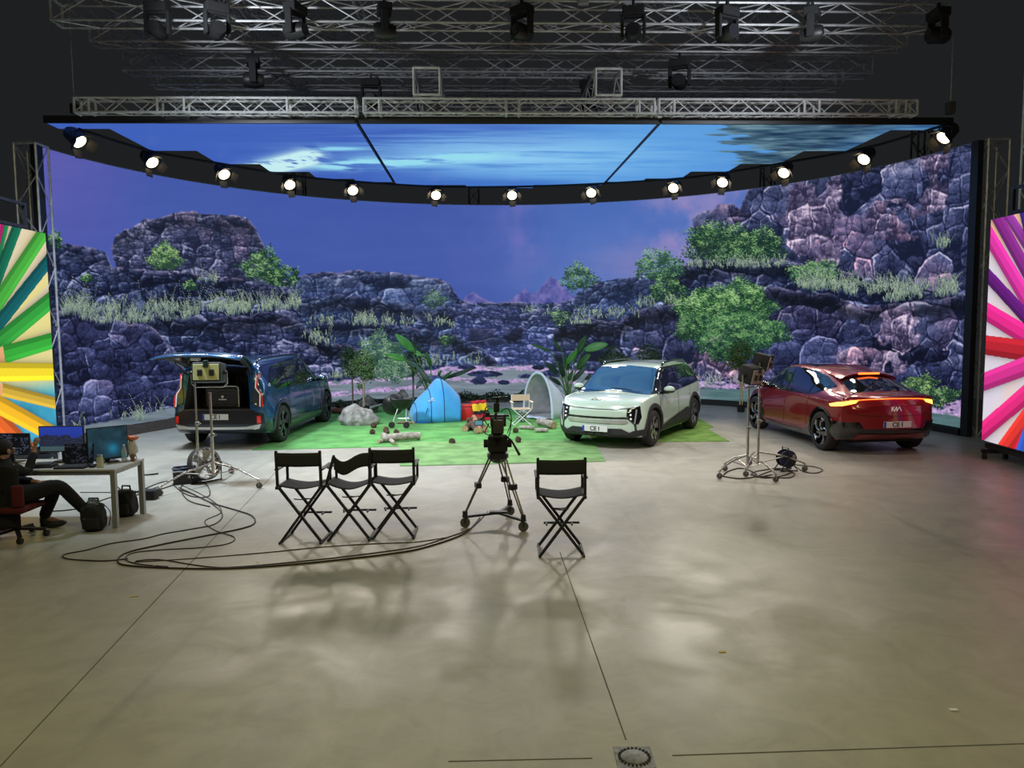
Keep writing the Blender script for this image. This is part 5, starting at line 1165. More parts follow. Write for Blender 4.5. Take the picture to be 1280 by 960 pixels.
# ------------------------------------------------------------------ turf mats
def turf(label, pts, z, m):
    s = MB(); s.prism(pts, 0.012, Matrix.Translation((0, 0, z))); return tag(obj('turf_mat', s, m), label, 'turf')
T1 = mat('green_turf', (0.12, 0.33, 0.10), 0.95, noise=0.22, nscale=2.5, bump=0.6, spec=0.1)
T2 = mat('darker_green_turf', (0.18, 0.33, 0.13), 0.95, noise=0.22, nscale=3, bump=0.6, spec=0.1)
T3 = mat('yellow_green_turf', (0.16, 0.29, 0.07), 0.95, noise=0.25, nscale=3, bump=0.6, spec=0.1)
turf('large bright green turf mat under the tents and the barbecue', [(-5.08,14.82),(-1.29,15.19),(1.65,15.43),(1.31,20.97),(-1.87,22.19),(-4.89,22.42),(-5.09,18.62)], 0.0, T1)
turf('darker green turf strip nearest the camera, in front of the camp', [(-2.35,15.65),(-1.94,13.04),(1.63,13.32),(1.65,15.64)], 0.002, T2)
turf('yellowish green turf mat under and right of the mint car', [(1.68,15.43),(4.39,15.38),(4.40,17.21),(4.61,17.46),(4.66,19.50),(2.64,21.05),(1.43,20.77)], 0.0, T3)

# ------------------------------------------------------------------ stones, logs, cones
def rough(n, fn, amp, seed, fr=2.2):
    from mathutils import noise as mn
    bm = bmesh.new(); bmesh.ops.create_icosphere(bm, subdivisions=n, radius=1.0)
    for v in bm.verts:
        p = v.co.copy(); d = mn.fractal(p*fr+Vector((seed*3.1, seed, 0)), 1.0, 2.2, 4); r = mn.cell(p*1.6+Vector((seed, 0, 0)))*0.06
        v.co = fn(p*(1+amp*d+r))
    s = MB(); bm.verts.index_update(); s.v = [v.co.copy() for v in bm.verts]; s.f = [[v.index for v in f.verts] for f in bm.faces]; s.mi = [0]*len(s.f); bm.free(); return s
def rock_thing(label, x, y, d, m, seed, amp=0.16, top=0.0):
    s = rough(4, lambda p: Vector((p.x*d[0]/2*(1-0.22*max(0, p.z)), p.y*d[1]/2*(1-0.2*max(0, p.z)), max(-0.35, p.z)*d[2]/1.35+d[2]*0.26+top*p.x*max(0, p.z))), amp, seed)
    lo = min(v.z for v in s.v); s.v = [v-Vector((0, 0, lo)) for v in s.v]
    o = obj('boulder', s, m, smooth=50); o.location = (x, y, 0.01); return tag(o, label, 'rock')
ST1 = mat('pale_stone', (0.42, 0.40, 0.36), 0.95, col2=(0.16, 0.145, 0.13), nscale=7, bump=0.8); ST2 = mat('dark_stone', (0.13, 0.12, 0.10), 0.95, col2=(0.05, 0.05, 0.04), nscale=8, bump=0.8)
rock_thing('big pale craggy boulder on the green mat between the blue car and the barbecue', -3.70, 18.39, (0.98, 0.62, 0.46), ST1, 1, top=-0.1)
rock_thing('dark boulder behind the big pale one, at the foot of the small trees', -3.95, 20.80, (0.58, 0.45, 0.44), ST2, 2)
rock_thing('mid-grey boulder behind the barbecue at the foot of the LED wall', -3.12, 21.68, (0.46, 0.40, 0.52), mat('grey_stone', (0.30, 0.27, 0.23), 0.95, col2=(0.10, 0.09, 0.08), nscale=8, bump=0.8), 5)
BARK = mat('pale_driftwood', (0.45, 0.41, 0.36), 0.9, col2=(0.20, 0.17, 0.14), nscale=14, bump=0.6)
CUTW = mat('cut_wood', (0.42, 0.28, 0.16), 0.8, noise=0.3, nscale=30); BRN = mat('brown_bark', (0.12, 0.065, 0.04), 0.95, col2=(0.05, 0.03, 0.02), nscale=18, bump=0.8)
def log(label, p0, p1, r0, r1, m, seed=1, bend=0.03, cat='log', lift=None):
    rd = random.Random(seed); a = Vector(p0); b = Vector(p1); L = (b-a).length; P = []; R = []
    for i in range(9):
        t = i/8; P.append(a.lerp(b, t)+Vector((0, 0, 1))*bend*math.sin(PI*t)*0.4+Vector((rd.uniform(-1, 1), rd.uniform(-1, 1), 0))*bend*0.4); R.append((r0+(r1-r0)*t)*rd.uniform(0.93, 1.08))
    c = P[0].copy(); t = thing('log', label, cat, c); s = MB(); s.tube([p-c for p in P], R, 12, cap=False); obj('bark', s, m, t, smooth=50)
    for q, rr, dd in ((P[0], R[0], P[0]-P[1]), (P[-1], R[-1], P[-1]-P[-2])):
        s = MB(); dd = dd.normalized(); s.tube([q-c-dd*0.006, q-c+dd*0.004], rr*0.97, 12); obj('cut_end', s, CUTW, t)
    return t
def fl(x, y, z): return (x, y, z)
log('knobbly pale driftwood log, longer of the two on the mat in front of the barbecue', (-2.66, 15.57, 0.09), (-1.91, 15.84, 0.10), 0.08, 0.075, BARK, 3, 0.05)
log('thinner pale driftwood stick lying behind the longer driftwood log', (-2.71, 15.47, 0.05), (-2.03, 16.39, 0.06), 0.035, 0.04, BARK, 4, 0.05)
log('short forked stub of driftwood at the left end of the driftwood logs', (-2.77, 16.32, 0.06), (-2.37, 15.25, 0.05), 0.05, 0.04, BARK, 5, 0.03)
log('grey antler-like branch behind the big pale boulder', (-4.01, 20.28, 0.10), (-3.51, 20.77, 0.24), 0.05, 0.02, mat('grey_wood', (0.30, 0.29, 0.28), 0.9, noise=0.3, nscale=20), 6, 0.05)
log('thick pale birch log on the mat in front of the grey tent', (0.63, 17.84, 0.11), (0.95, 17.29, 0.10), 0.085, 0.085, BARK, 7)
log('thin birch log pointing at the feet of the beige camp chair', (0.17, 17.34, 0.05), (0.50, 17.20, 0.05), 0.04, 0.045, BARK, 8)
log('short birch log in front of the thick birch log', (0.52, 16.83, 0.05), (0.79, 16.81, 0.05), 0.05, 0.045, BARK, 9)
log('reddish brown log near the LED wall just right of the blue car', (-4.87, 20.69, 0.08), (-4.39, 20.48, 0.08), 0.07, 0.07, mat('red_bark', (0.16, 0.07, 0.05), 0.9, noise=0.3, nscale=20), 10)
for i, (a, b, z, r, lb) in enumerate((((581, 540), (592, 534), .07, .075, 'dark split log at the left of the firewood heap'), ((588, 533), (596, 543), .09, .07, 'dark firewood log in the middle of the heap behind the tan one'),
                                      ((592, 531), (600, 543), .15, .06, 'tan split firewood log leaning on top of the heap'), ((600, 534), (606, 541), .08, .07, 'dark split log at the right of the firewood heap'), ((584, 534), (604, 533), .16, .06, 'dark log lying across the back of the firewood heap'))):
    pa = C_F = None
    PTS = {(581, 540): (-1.07, 17.04), (592, 534): (-0.91, 17.80), (588, 533): (-0.99, 17.94), (596, 543): (-0.78, 16.66), (592, 531): (-0.93, 18.21), (600, 543): (-0.71, 16.66), (600, 534): (-0.76, 17.79), (606, 541): (-0.61, 16.89), (584, 534): (-1.06, 17.81), (604, 533): (-0.69, 17.92)}
    log(lb, (*PTS[a], z+(0.04 if i == 2 else 0)), (*PTS[b], z*(0.6 if i == 2 else 1)), r, r*0.9, mat('tan_bark', (0.36, 0.18, 0.10), 0.9, noise=0.25, nscale=20) if i == 2 else BRN, 20+i, 0.03)
CONE = mat('pine_cone_brown', (0.10, 0.06, 0.035), 0.9, noise=0.4, nscale=60)
def cone():
    s = MB()
    for k in range(9):
        z = k/8; r = 0.055*math.sin(PI*(0.12+0.80*z))
        for j in range(9):
            a = 2*PI*(j+0.5*(k % 2))/9; s.box((r*math.cos(a), r*math.sin(a), 0.012+0.10*z), (0.035, 0.026, 0.010), (0, -0.5, a))
    s.lathe([(0, 0.0), (0.038, 0.02), (0.04, 0.06), (0.015, 0.11), (0, 0.115)], 10); return s
cm = None
for i, (x, y, lb) in enumerate(((-3.23, 17.81, 'pine cone touching the right foot of the big pale boulder'), (-3.15, 16.80, 'pine cone standing in front of the big pale boulder'), (-2.89, 17.15, 'left pine cone of the pair left of the barbecue wheels'), (-2.75, 16.78, 'right pine cone of the pair left of the barbecue wheels'),
                              (-2.51, 16.89, 'pine cone between the barbecue wheels and the driftwood'), (-1.20, 15.49, 'pine cone alone on the mat left of the firewood heap'), (0.03, 16.86, 'pine cone just right of the camera rig, the one further back'), (0.06, 15.42, 'pine cone just right of the camera rig, the nearer one'))):
    if cm is None: o = obj('pine_cone', cone(), CONE); cm = o
    else: o = cm.copy(); COL.objects.link(o)
    o.location = (x, y, 0.045); o.rotation_euler = (1.2+0.2*i, 0.3*i, i*1.3); tag(o, lb, 'pine cone')

# ------------------------------------------------------------------ tents
def tent(label, loc, rz, st, out, inn, pipe, flap=None, flip=False):
    t = thing('pop_up_tent', label, 'tent', loc, rz); N = 22
    def sect(i, u, k=1.0):
        x, h, w, ln = st[i]; a = PI*u; return (x+ln*(math.sin(a))*h, -math.cos(a)*w/2*k, max(0.004, math.sin(a)**0.85*h*k))
    pts = []
    for j in range(N+1):
        col = spline([Vector(sect(i, j/N)) for i in range(len(st))], 5); pts.append(col)
    M_ = len(pts[0])
    s = MB(); s.grid(lambda u, v: pts[int(round(u*N))][int(round(v*(M_-1)))], N, M_-1); obj('canopy', s, out, t, smooth=60, solid=0.004)
    s = MB(); c = Vector((0.3, 0, 0.02)); s.grid(lambda u, v: c+(pts[int(round(u*N))][int(round(v*(M_-1)))]-c)*0.975, N, M_-1); obj('lining', s, inn, t, smooth=60, solid=0.004)
    for i in range(1, len(st)):
        s = MB(); s.tube([sect(i, j/N, 1.005) for j in range(N+1)], 0.010, 6); obj('hoop_piping', s, pipe, t)
    s = MB(); w0 = max(q[2] for q in st); xs = [q[0] for q in st]; s.prism([(xs[0], -0.25), (xs[1], -w0/2*0.95), (xs[-1], -st[-1][2]/2), (xs[-1], st[-1][2]/2), (xs[1], w0/2*0.95), (xs[0], 0.25)], 0.006, Matrix.Translation((0, 0, 0.004))); obj('groundsheet', s, inn, t)
    if flap:
        s = MB(); s.grid(lambda u, v: (xs[-1]+flap*v, (u-0.5)*st[-1][2]*(1-0.15*v), 0.015+0.03*math.sin(7*u+3*v)**2), 10, 6); obj('door_flap', s, out, t, smooth=60, solid=0.006)
    return t
TB1 = mat('blue_tent_fabric', (0.05, 0.38, 0.80), 0.7, noise=0.06, nscale=5, bump=0.3, sheen=0.3); TB2 = mat('blue_tent_inside', (0.03, 0.18, 0.45), 0.8); TBP = mat('navy_piping', (0.01, 0.03, 0.09), 0.6)
t1 = tent('bright blue pop-up tent with its back to the barbecue, left of the cool box', (-2.52, 18.95, 0.012), 0.30, [(-0.02, 0.03, 0.75, 0.0), (0.06, 0.44, 0.92, 0.08), (0.40, 0.78, 1.15, 0.05), (0.72, 1.04, 1.24, 0.02), (1.14, 0.62, 1.15, 0.10)], TB1, TB2, TBP)
s = MB(); s.add([(0, 0, 0), (.10, 0, 0), (.05, 0, .05), (0, -.004, 0), (.10, -.004, 0), (.05, -.004, .05)], [(0, 1, 2), (5, 4, 3), (0, 3, 4, 1), (1, 4, 5, 2), (2, 5, 3, 0)]); s.box((0.05, 0, -0.03), (0.22, 0.006, 0.012)); s.v = [Vector((v.x, v.y, v.z)) for v in s.v]
lg = obj('logo', s, WHITE, t1, label='small white peak mark'); lg.location = (0.40, -0.485, 0.56); lg.rotation_euler = (-0.55, 0, 0)
s = MB(); s.box((0.30, -0.565, 0.30), (0.018, 0.008, 0.14), (0, 0.4, 0)); obj('toggle_strap', s, TBP, t1)
TG1 = mat('pale_grey_tent_fabric', (0.62, 0.70, 0.82), 0.65, noise=0.05, nscale=5, bump=0.3); TG2 = mat('silver_grey_lining', (0.46, 0.47, 0.49), 0.5, 0.1, noise=0.12, nscale=6, bump=0.4)
t2 = tent('pale grey pop-up tent with its open mouth facing the camera, beside the mint car', (1.36, 20.0, 0.012), math.radians(221), [(-0.12, 0.03, 0.5, 0.0), (-0.02, 0.42, 0.72, 0.04), (0.40, 0.78, 1.0, 0.05), (0.95, 1.16, 1.10, -0.03)], TG1, TG2, TBP, 0.32)
s = MB(); s.tube([(0.95-0.02*math.sin(PI*j/22), -math.cos(PI*j/22)*0.53, 0.01+1.13*max(0, math.sin(PI*j/22))**0.85) for j in range(23)], 0.035, 8, flat=0.6); obj('door_rim', s, TG1, t2, smooth=60)

# ------------------------------------------------------------------ kettle barbecue
gx, gy = -2.58, 17.91
t = thing('kettle_barbecue', 'black kettle barbecue on silver legs with two wheels in front of the blue tent', 'barbecue', (gx, gy, 0.012), 0.1)
EN = mat('black_enamel', (0.012, 0.012, 0.013), 0.4)
s = MB(); s.lathe([(0.0, 0.40), (0.10, 0.415), (0.19, 0.47), (0.255, 0.56), (0.285, 0.66), (0.295, 0.665), (0.285, 0.675), (0.27, 0.66), (0.235, 0.565), (0.17, 0.49), (0, 0.44)], 36); obj('bowl', s, EN, t, smooth=40)
s = MB(); s.lathe([(0, 0), (0.10, 0.015), (0.20, 0.07), (0.262, 0.155), (0.275, 0.20), (0.262, 0.20), (0.19, 0.08), (0, 0.02)], 32, 'y', (-0.17, 0.10, 0.45), rot=(0.25, 0, 0.25)); obj('lid', s, EN, t, smooth=40)
s = MB(); s.lathe([(0, 0.60), (0.26, 0.60), (0.26, 0.606), (0, 0.606)], 24); obj('grill_grate', s, STEEL, t)
for (a, b) in (((-0.10, -0.10, 0.44), (-0.23, -0.20, 0.08)), ((0.09, -0.12, 0.44), (0.10, -0.26, 0.08)), ((0.06, 0.12, 0.44), (0.28, 0.20, 0.0))):
    s = MB(); s.tube([a, b], 0.013, 8); obj('leg', s, mat('bright_steel', (0.7, 0.7, 0.7), 0.3, 0.7), t)
for x, y in ((-0.24, -0.22), (0.10, -0.29)): s = MB(); s.cyl((x, y, 0.075), 0.075, 0.03, 'y', 20); o = obj('wheel', s, RUB, t, smooth=40); s = MB(); s.cyl((x, y-0.017, 0.075), 0.03, 0.01, 'y', 14); obj('wheel_hub', s, BLK, o)
s = MB(); s.tube([(-0.10, 0.0, 0.20), (0.16, -0.05, 0.20)], 0.009, 6); obj('cross_bar', s, STEEL, t)
o = obj('wooden_board', MB().rbox((0, 0, 0.015), (0.42, 0.22, 0.03), 0.006), mat('pale_board', (0.40, 0.27, 0.17), 0.8, noise=0.2, nscale=8)); o.location = (gx+0.0, gy+0.62, 0.012); o.rotation_euler = (0, 0, 0.1); tag(o, 'small pale wooden board lying on the mat behind the barbecue', 'board')

# ------------------------------------------------------------------ cool box, towel, camp chair
REDP = mat('red_plastic', (0.62, 0.02, 0.02), 0.45)
bx, by = -1.11, 19.11
t = thing('cool_box', 'bright red cool box between the blue tent and the firewood', 'box', (bx, by, 0.012), 0.05)
obj('body', MB().rbox((0, 0, 0.165), (0.50, 0.34, 0.33), 0.02), REDP, t, smooth=40); obj('lid', MB().rbox((0, 0, 0.355), (0.53, 0.37, 0.05), 0.015), REDP, t, smooth=40)
s = MB(); s.tube([(-0.26, -0.10, 0.30), (-0.275, -0.10, 0.33), (-0.275, 0.10, 0.33), (-0.26, 0.10, 0.30)], 0.01, 6); obj('handle', s, REDP, t)
t = thing('beach_towel', 'rumpled red towel with a yellow band heaped over the right end of the cool box', 'towel', (bx+0.27, by-0.10, 0.012), -0.85)
TW = mat('red_towel', (0.50, 0.012, 0.03), 0.95, bump=0.5, nscale=40); TY = mat('yellow_towel', (0.85, 0.58, 0.02), 0.95, bump=0.5, nscale=40); TK = mat('black_towel', (0.012, 0.010, 0.014), 0.95)
def drape(u0, u1, m, nm, seed):
    s = MB()
    def f(u, v):
        q = u0+(u1-u0)*u; x = -0.10+0.30*q+0.02*math.sin(9*v+seed); z = 0.47-0.46*max(0, q-0.25)**1.25*1.28+0.012*math.sin(14*v)-0.05*max(0, 0.25-q)
        return (x+0.03*math.sin(6*v), (v-0.5)*0.46+0.03*math.sin(7*q), max(0.01, z))
    s.grid(f, 14, 10); return obj(nm, s, m, t, smooth=60, solid=0.02)
drape(0.0, 0.42, TW, 'red_fold', 0); drape(0.42, 0.72, TY, 'yellow_band', 0); drape(0.72, 0.86, TK, 'black_band', 0); drape(0.86, 1.12, TW, 'red_fold', 0)
cx, cy = 0.22, 18.14
t = thing('camp_chair', 'small beige folding camp chair with a white frame in front of the grey tent', 'chair', (cx, cy, 0.012), 0.12)
BG = mat('beige_canvas', (0.60, 0.47, 0.34), 0.9, bump=0.2, nscale=200); WF = mat('white_tube', (0.80, 0.80, 0.78), 0.4)
obj('backrest', MB().rbox((0, 0.19, 0.62), (0.44, 0.018, 0.15), 0.006), BG, t); obj('seat', MB().rbox((0, 0, 0.375), (0.42, 0.36, 0.02), 0.006), BG, t)
for sx in (-1, 1):
    for y in (-0.18, 0.18): s = MB(); s.tube([(sx*0.21, y, 0.37), (-sx*0.20, y, 0.0)], 0.011, 6); obj('leg', s, WF, t)
    s = MB(); s.tube([(sx*0.215, 0.19, 0.36), (sx*0.215, 0.19, 0.70)], 0.011, 6); obj('back_post', s, WF, t)
    s = MB(); s.rbox((sx*0.235, -0.02, 0.54), (0.06, 0.40, 0.025), 0.01); obj('armrest', s, mat('beige_plastic', (0.66, 0.58, 0.48), 0.6), t)
    s = MB(); s.tube([(sx*0.235, -0.18, 0.53), (sx*0.225, -0.18, 0.37)], 0.010, 6); obj('arm_post', s, WF, t)
    s = MB(); s.tube([(sx*0.20, -0.20, 0.008), (sx*0.20, 0.20, 0.008)], 0.010, 6); obj('foot_bar', s, WF, t)
o = obj('striped_bag', MB().rbox((0, 0, 0.13), (0.22, 0.16, 0.24), 0.03, rot=(0, 0.35, 0)), None or mat('striped_cloth', (0.5, 0.5, 0.5), 0.9)); o.location = (cx+0.02, cy+0.42, 0.03)
nt = MATS['striped_cloth'].node_tree; tc = nt.nodes.new('ShaderNodeTexCoord'); wv = nt.nodes.new('ShaderNodeTexWave'); wv.inputs['Scale'].default_value = 9; wv.bands_direction = 'DIAGONAL'; rp = nt.nodes.new('ShaderNodeValToRGB'); rp.color_ramp.interpolation = 'CONSTANT'; rp.color_ramp.elements[0].color = (0.02, 0.03, 0.08, 1); rp.color_ramp.elements[1].color = (0.6, 0.6, 0.62, 1); rp.color_ramp.elements[1].position = 0.5
nt.links.new(tc.outputs['Object'], wv.inputs['Vector']); nt.links.new(wv.outputs['Fac'], rp.inputs['Fac']); nt.links.new(rp.outputs['Color'], nt.nodes['Principled BSDF'].inputs['Base Color'])
tag(o, 'striped blue and white cloth bag behind the beige camp chair', 'bag')

# ------------------------------------------------------------------ plants
def leaf_mat(n, a, b): return mat(n, a, 0.55, col2=b, nscale=9)
LF1 = leaf_mat('leaf_dark_green', (0.10, 0.20, 0.06), (0.02, 0.055, 0.018)); LF2 = leaf_mat('leaf_mid_green', (0.22, 0.36, 0.11), (0.05, 0.11, 0.03)); TRK = mat('thin_trunk', (0.16, 0.11, 0.07), 0.9, noise=0.3, nscale=25)
POT = mat('black_pot', (0.012, 0.012, 0.013), 0.6)
def crown(cx, cz, rx, rz, ry, n, seed, sz=0.055):
    rd = random.Random(seed); s = MB()
    for _ in range(n):
        a = rd.uniform(0, 2*PI); b = math.acos(rd.uniform(-1, 1)); r = rd.uniform(0.35, 1.0)**0.5*(1+0.18*math.sin(3*a+seed)+0.12*math.sin(5*b))
        c = Vector((cx+rx*r*math.sin(b)*math.cos(a), ry*r*math.sin(b)*math.sin(a), cz+rz*r*math.cos(b)))
        L = sz*rd.uniform(0.7, 1.3); w = L*0.5; M = Matrix.Translation(c) @ Euler((rd.uniform(-1.2, 1.2), rd.uniform(-1.0, 0.6), rd.uniform(0, 6.28))).to_matrix().to_4x4()
        s.add([M @ Vector(v) for v in ((0, 0, 0), (L*0.5, -w/2, 0.006), (L, 0, -0.004), (L*0.5, w/2, 0.006), (L*0.5, 0, -0.006))], [(0, 1, 4), (1, 2, 4), (2, 3, 4), (3, 0, 4)])
    return s
def small_tree(label, x, y, H, crowns, trunks, m, seed, pot=None, name='small_tree', cat='tree', n=900, sz=0.055, tm=None):
    t = thing(name, label, cat, (x, y, 0.0)); s = MB()
    for k, (x0, x1, z0, z1, r) in enumerate(trunks):
        s = MB(); s.tube([p for p in spline([(x0, 0, z0), (x0+(x1-x0)*0.4+0.01, 0.01, z0+(z1-z0)*0.5), (x1, 0, z1)], 4)], r, 8); obj('trunk', s, tm or TRK, t, smooth=60)
        rd = random.Random(seed+k); s = MB()
        cxx, czz = crowns[0][0], crowns[0][1]
        for q in range(5): s.tube([(x1, 0, z1-0.02), (cxx+rd.uniform(-1, 1)*crowns[0][2]*0.7, rd.uniform(-.1, .1), czz+rd.uniform(-.2, .6)*crowns[0][3])], 0.008, 5, cap=False)
        if k == 0: obj('branches', s, tm or TRK, t)
    cr = MB()
    for i, (cx_, cz_, rx, rz) in enumerate(crowns):
        q = crown(cx_, cz_, rx, rz, rx*0.9, int(n*rx*rz/0.08), seed+i*7, sz); n0 = len(cr.v); cr.v += q.v; cr.f += [[a+n0 for a in f] for f in q.f]; cr.mi += q.mi
    obj('foliage', cr, m, t)
    if pot: s = MB(); s.lathe([(0, 0), (pot*0.8, 0), (pot, pot*1.7), (pot*1.05, pot*1.75), (pot*0.92, pot*1.7), (0, pot*1.5)], 24); obj('pot', s, POT, t, smooth=40)
    return t
small_tree('small leafy tree, left one of the pair behind the big pale boulder', -4.39, 21.01, 1.8, [(-0.02, 1.32, 0.28, 0.36), (-0.10, 1.62, 0.18, 0.18)], [(0, 0.0, 0, 1.15, 0.022)], LF1, 3, 0.14, n=900)
small_tree('small pale-stemmed tree, right one of the pair behind the big pale boulder', -3.88, 19.93, 1.8, [(0.02, 1.36, 0.32, 0.36), (0.10, 1.12, 0.22, 0.2), (-0.08, 0.82, 0.08, 0.12)], [(0, 0.0, 0, 1.2, 0.030)], LF2, 5, 0.16, n=900, tm=mat('pale_trunk', (0.40, 0.29, 0.20), 0.9, noise=0.3, nscale=25))
small_tree('dark small tree standing behind the broad glossy leaves left of the blue tent', -2.79, 21.27, 1.9, [(0.10, 1.45, 0.26, 0.42)], [(0.02, 0.05, 0, 1.1, 0.025)], LF1, 8, 0.14, n=900)
small_tree('dark round shrub peeping over the mint car roof, left one of two', 3.05, 20.9, 1.7, [(-0.30, 1.40, 0.34, 0.30), (-0.05, 1.25, 0.25, 0.25)], [(0, -0.2, 0, 1.1, 0.025)], LF1, 11, 0.15, n=1000, name='potted_shrub', cat='shrub')
small_tree('dark round shrub peeping over the mint car roof, right one of two', 3.75, 20.7, 1.8, [(-0.05, 1.48, 0.32, 0.28), (0.10, 1.32, 0.22, 0.2)], [(0, 0.0, 0, 1.1, 0.025)], LF1, 13, 0.15, n=1000, name='potted_shrub', cat='shrub')
small_tree('slim tree in a black pot with pale yellow stems, right of the mint car', 6.07, 20.25, 1.9, [(-0.05, 1.55, 0.34, 0.34), (-0.22, 1.28, 0.2, 0.2), (0.0, 1.15, 0.14, 0.16)], [(-0.03, -0.05, 0.12, 1.25, 0.018), (0.03, 0.0, 0.12, 1.1, 0.016)], LF2, 17, 0.115, n=850, tm=mat('yellow_stem', (0.62, 0.50, 0.22), 0.7))
FLW = mat('white_flower', (0.75, 0.75, 0.72), 0.7)

def big_leaf(s, base, tip, w, droop, side=0.0):
    b = Vector(base); t = Vector(tip); d = t-b; L = d.length; up = Vector((0, -1, 0.35)); sd = d.cross(up).normalized(); nn = sd.cross(d).normalized()
    n = 10; vs = []
    for i in range(n+1):
        f = i/n; ww = w*0.5*math.sin(PI*min(1, f*0.96+0.02))**0.62*(1-0.22*f); c = b+d*f+nn*(droop*math.sin(PI*f)*0.5)
        for e in (-1, -0.5, 0, 0.5, 1): vs.append(c+sd*ww*e+nn*(abs(e)*0.16*ww)+Vector((0, 0.02*side*e, 0)))
    s.add(vs, [(i*5+j, (i+1)*5+j, (i+1)*5+j+1, i*5+j+1) for i in range(n) for j in range(4)])
def broadleaf(label, x, y, leaves, seed):
    t = thing('bird_of_paradise_plant', label, 'plant', (x, y, 0)); rd = random.Random(seed)
    s = MB(); s.lathe([(0, 0), (0.14, 0), (0.17, 0.28), (0.18, 0.30), (0.16, 0.28), (0, 0.26)], 24); obj('pot', s, POT, t, smooth=40)
    for (bx_, bz, tx, tz, w, dy, mm) in leaves:
        b = Vector((bx_-x, dy, bz)); tp = Vector((tx-x, dy-0.12, tz)); s = MB(); big_leaf(s, b, tp, w, 0.06, rd.uniform(-1, 1)); lf = obj('leaf', s, mm, t, smooth=60, solid=0.006)
        s = MB(); s.tube(spline([Vector((rd.uniform(-.05, .05), rd.uniform(-.05, .05), 0.27)), Vector((b.x*0.35, dy*0.5, 0.27+(b.z-0.27)*0.5)), b, b.lerp(tp, 0.85)], 4), [0.016]*9+[0.010]*4, 6); obj('stalk', s, mat('green_stalk', (0.10, 0.20, 0.06), 0.5), lf, smooth=60)
    return t
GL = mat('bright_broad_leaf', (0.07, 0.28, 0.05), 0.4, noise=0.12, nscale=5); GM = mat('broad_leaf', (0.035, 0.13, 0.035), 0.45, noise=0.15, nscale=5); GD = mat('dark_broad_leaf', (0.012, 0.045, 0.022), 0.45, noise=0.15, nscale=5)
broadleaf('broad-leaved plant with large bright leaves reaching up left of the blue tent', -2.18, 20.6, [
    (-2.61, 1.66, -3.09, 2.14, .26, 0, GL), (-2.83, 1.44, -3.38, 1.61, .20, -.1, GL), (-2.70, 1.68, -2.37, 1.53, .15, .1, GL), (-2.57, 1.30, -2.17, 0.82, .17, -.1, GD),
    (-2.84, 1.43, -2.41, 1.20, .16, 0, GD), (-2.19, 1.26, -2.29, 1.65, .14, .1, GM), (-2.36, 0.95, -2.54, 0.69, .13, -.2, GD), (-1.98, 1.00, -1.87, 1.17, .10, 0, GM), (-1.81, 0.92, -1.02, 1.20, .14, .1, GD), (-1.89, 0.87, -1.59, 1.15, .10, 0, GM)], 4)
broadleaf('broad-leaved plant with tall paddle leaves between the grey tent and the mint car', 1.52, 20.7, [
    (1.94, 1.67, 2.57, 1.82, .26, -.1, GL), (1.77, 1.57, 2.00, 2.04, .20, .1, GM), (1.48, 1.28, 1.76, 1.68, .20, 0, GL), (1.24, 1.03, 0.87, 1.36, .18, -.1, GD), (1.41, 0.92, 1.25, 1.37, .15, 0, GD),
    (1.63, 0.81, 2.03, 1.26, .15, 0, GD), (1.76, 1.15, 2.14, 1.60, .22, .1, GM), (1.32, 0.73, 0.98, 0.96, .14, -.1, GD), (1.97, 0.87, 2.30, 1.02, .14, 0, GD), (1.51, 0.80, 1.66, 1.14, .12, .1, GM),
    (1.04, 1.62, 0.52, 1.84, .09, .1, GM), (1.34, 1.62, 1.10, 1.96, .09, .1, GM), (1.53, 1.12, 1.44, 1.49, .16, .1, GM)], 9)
# low ivy-like ground cover along the foot of the wall
IVY = leaf_mat('ivy_leaf', (0.05, 0.09, 0.03), (0.012, 0.025, 0.010)); SOIL = mat('dark_soil', (0.045, 0.032, 0.024), 1.0, noise=0.4, nscale=30, bump=0.8)
def hedge(label, a0, a1, seed, hgt=0.26):
    t = thing('ground_cover', label, 'shrub', (WC.x, WC.y, 0)); rd = random.Random(seed); s = MB()
    for _ in range(int(abs(a1-a0)*95)):
        a = math.radians(rd.uniform(a0, a1)); r = WR-0.35+0.24*rd.gauss(0, 1)*0.6; zz = hgt*math.sqrt(rd.random())*(0.75+0.25*math.sin(a*60+seed))*max(0.2, 1-abs(r-WR+0.35)/0.5)
        M = Matrix.Translation((r*math.cos(a), r*math.sin(a), zz+0.02)) @ Euler((rd.uniform(-1, 1), rd.uniform(-1, 1), rd.uniform(0, 6.28))).to_matrix().to_4x4(); L = rd.uniform(0.05, 0.09)
        s.add([M @ Vector(v) for v in ((0, 0, 0), (L*.5, -L*.4, 0), (L, 0, 0), (L*.5, L*.4, 0))], [(0, 1, 2, 3)])
    obj('foliage', s, IVY, t)
    s = MB(); n = 24; sec = [(WR-0.62, 0.0), (WR-0.52, 0.07), (WR-0.35, 0.11), (WR-0.18, 0.10), (WR-0.10, 0.0)]
    vs_ = [arc(r, math.radians(a0+(a1-a0)*i/n), z) for i in range(n+1) for r, z in sec]; s.add(vs_, [(i*5+j, (i+1)*5+j, (i+1)*5+(j+1) % 5, i*5+(j+1) % 5) for i in range(n) for j in range(5)]); obj('soil_bank', s, SOIL, t)
    return t
hedge('low dark green ground cover at the foot of the wall, left of the blue tent', 124, 103, 3); hedge('low dark green ground cover at the foot of the wall between the two tents', 101.5, 86, 4, 0.34); hedge('low dark ground cover at the foot of the wall behind the grey tent', 84.5, 70, 5, 0.22)
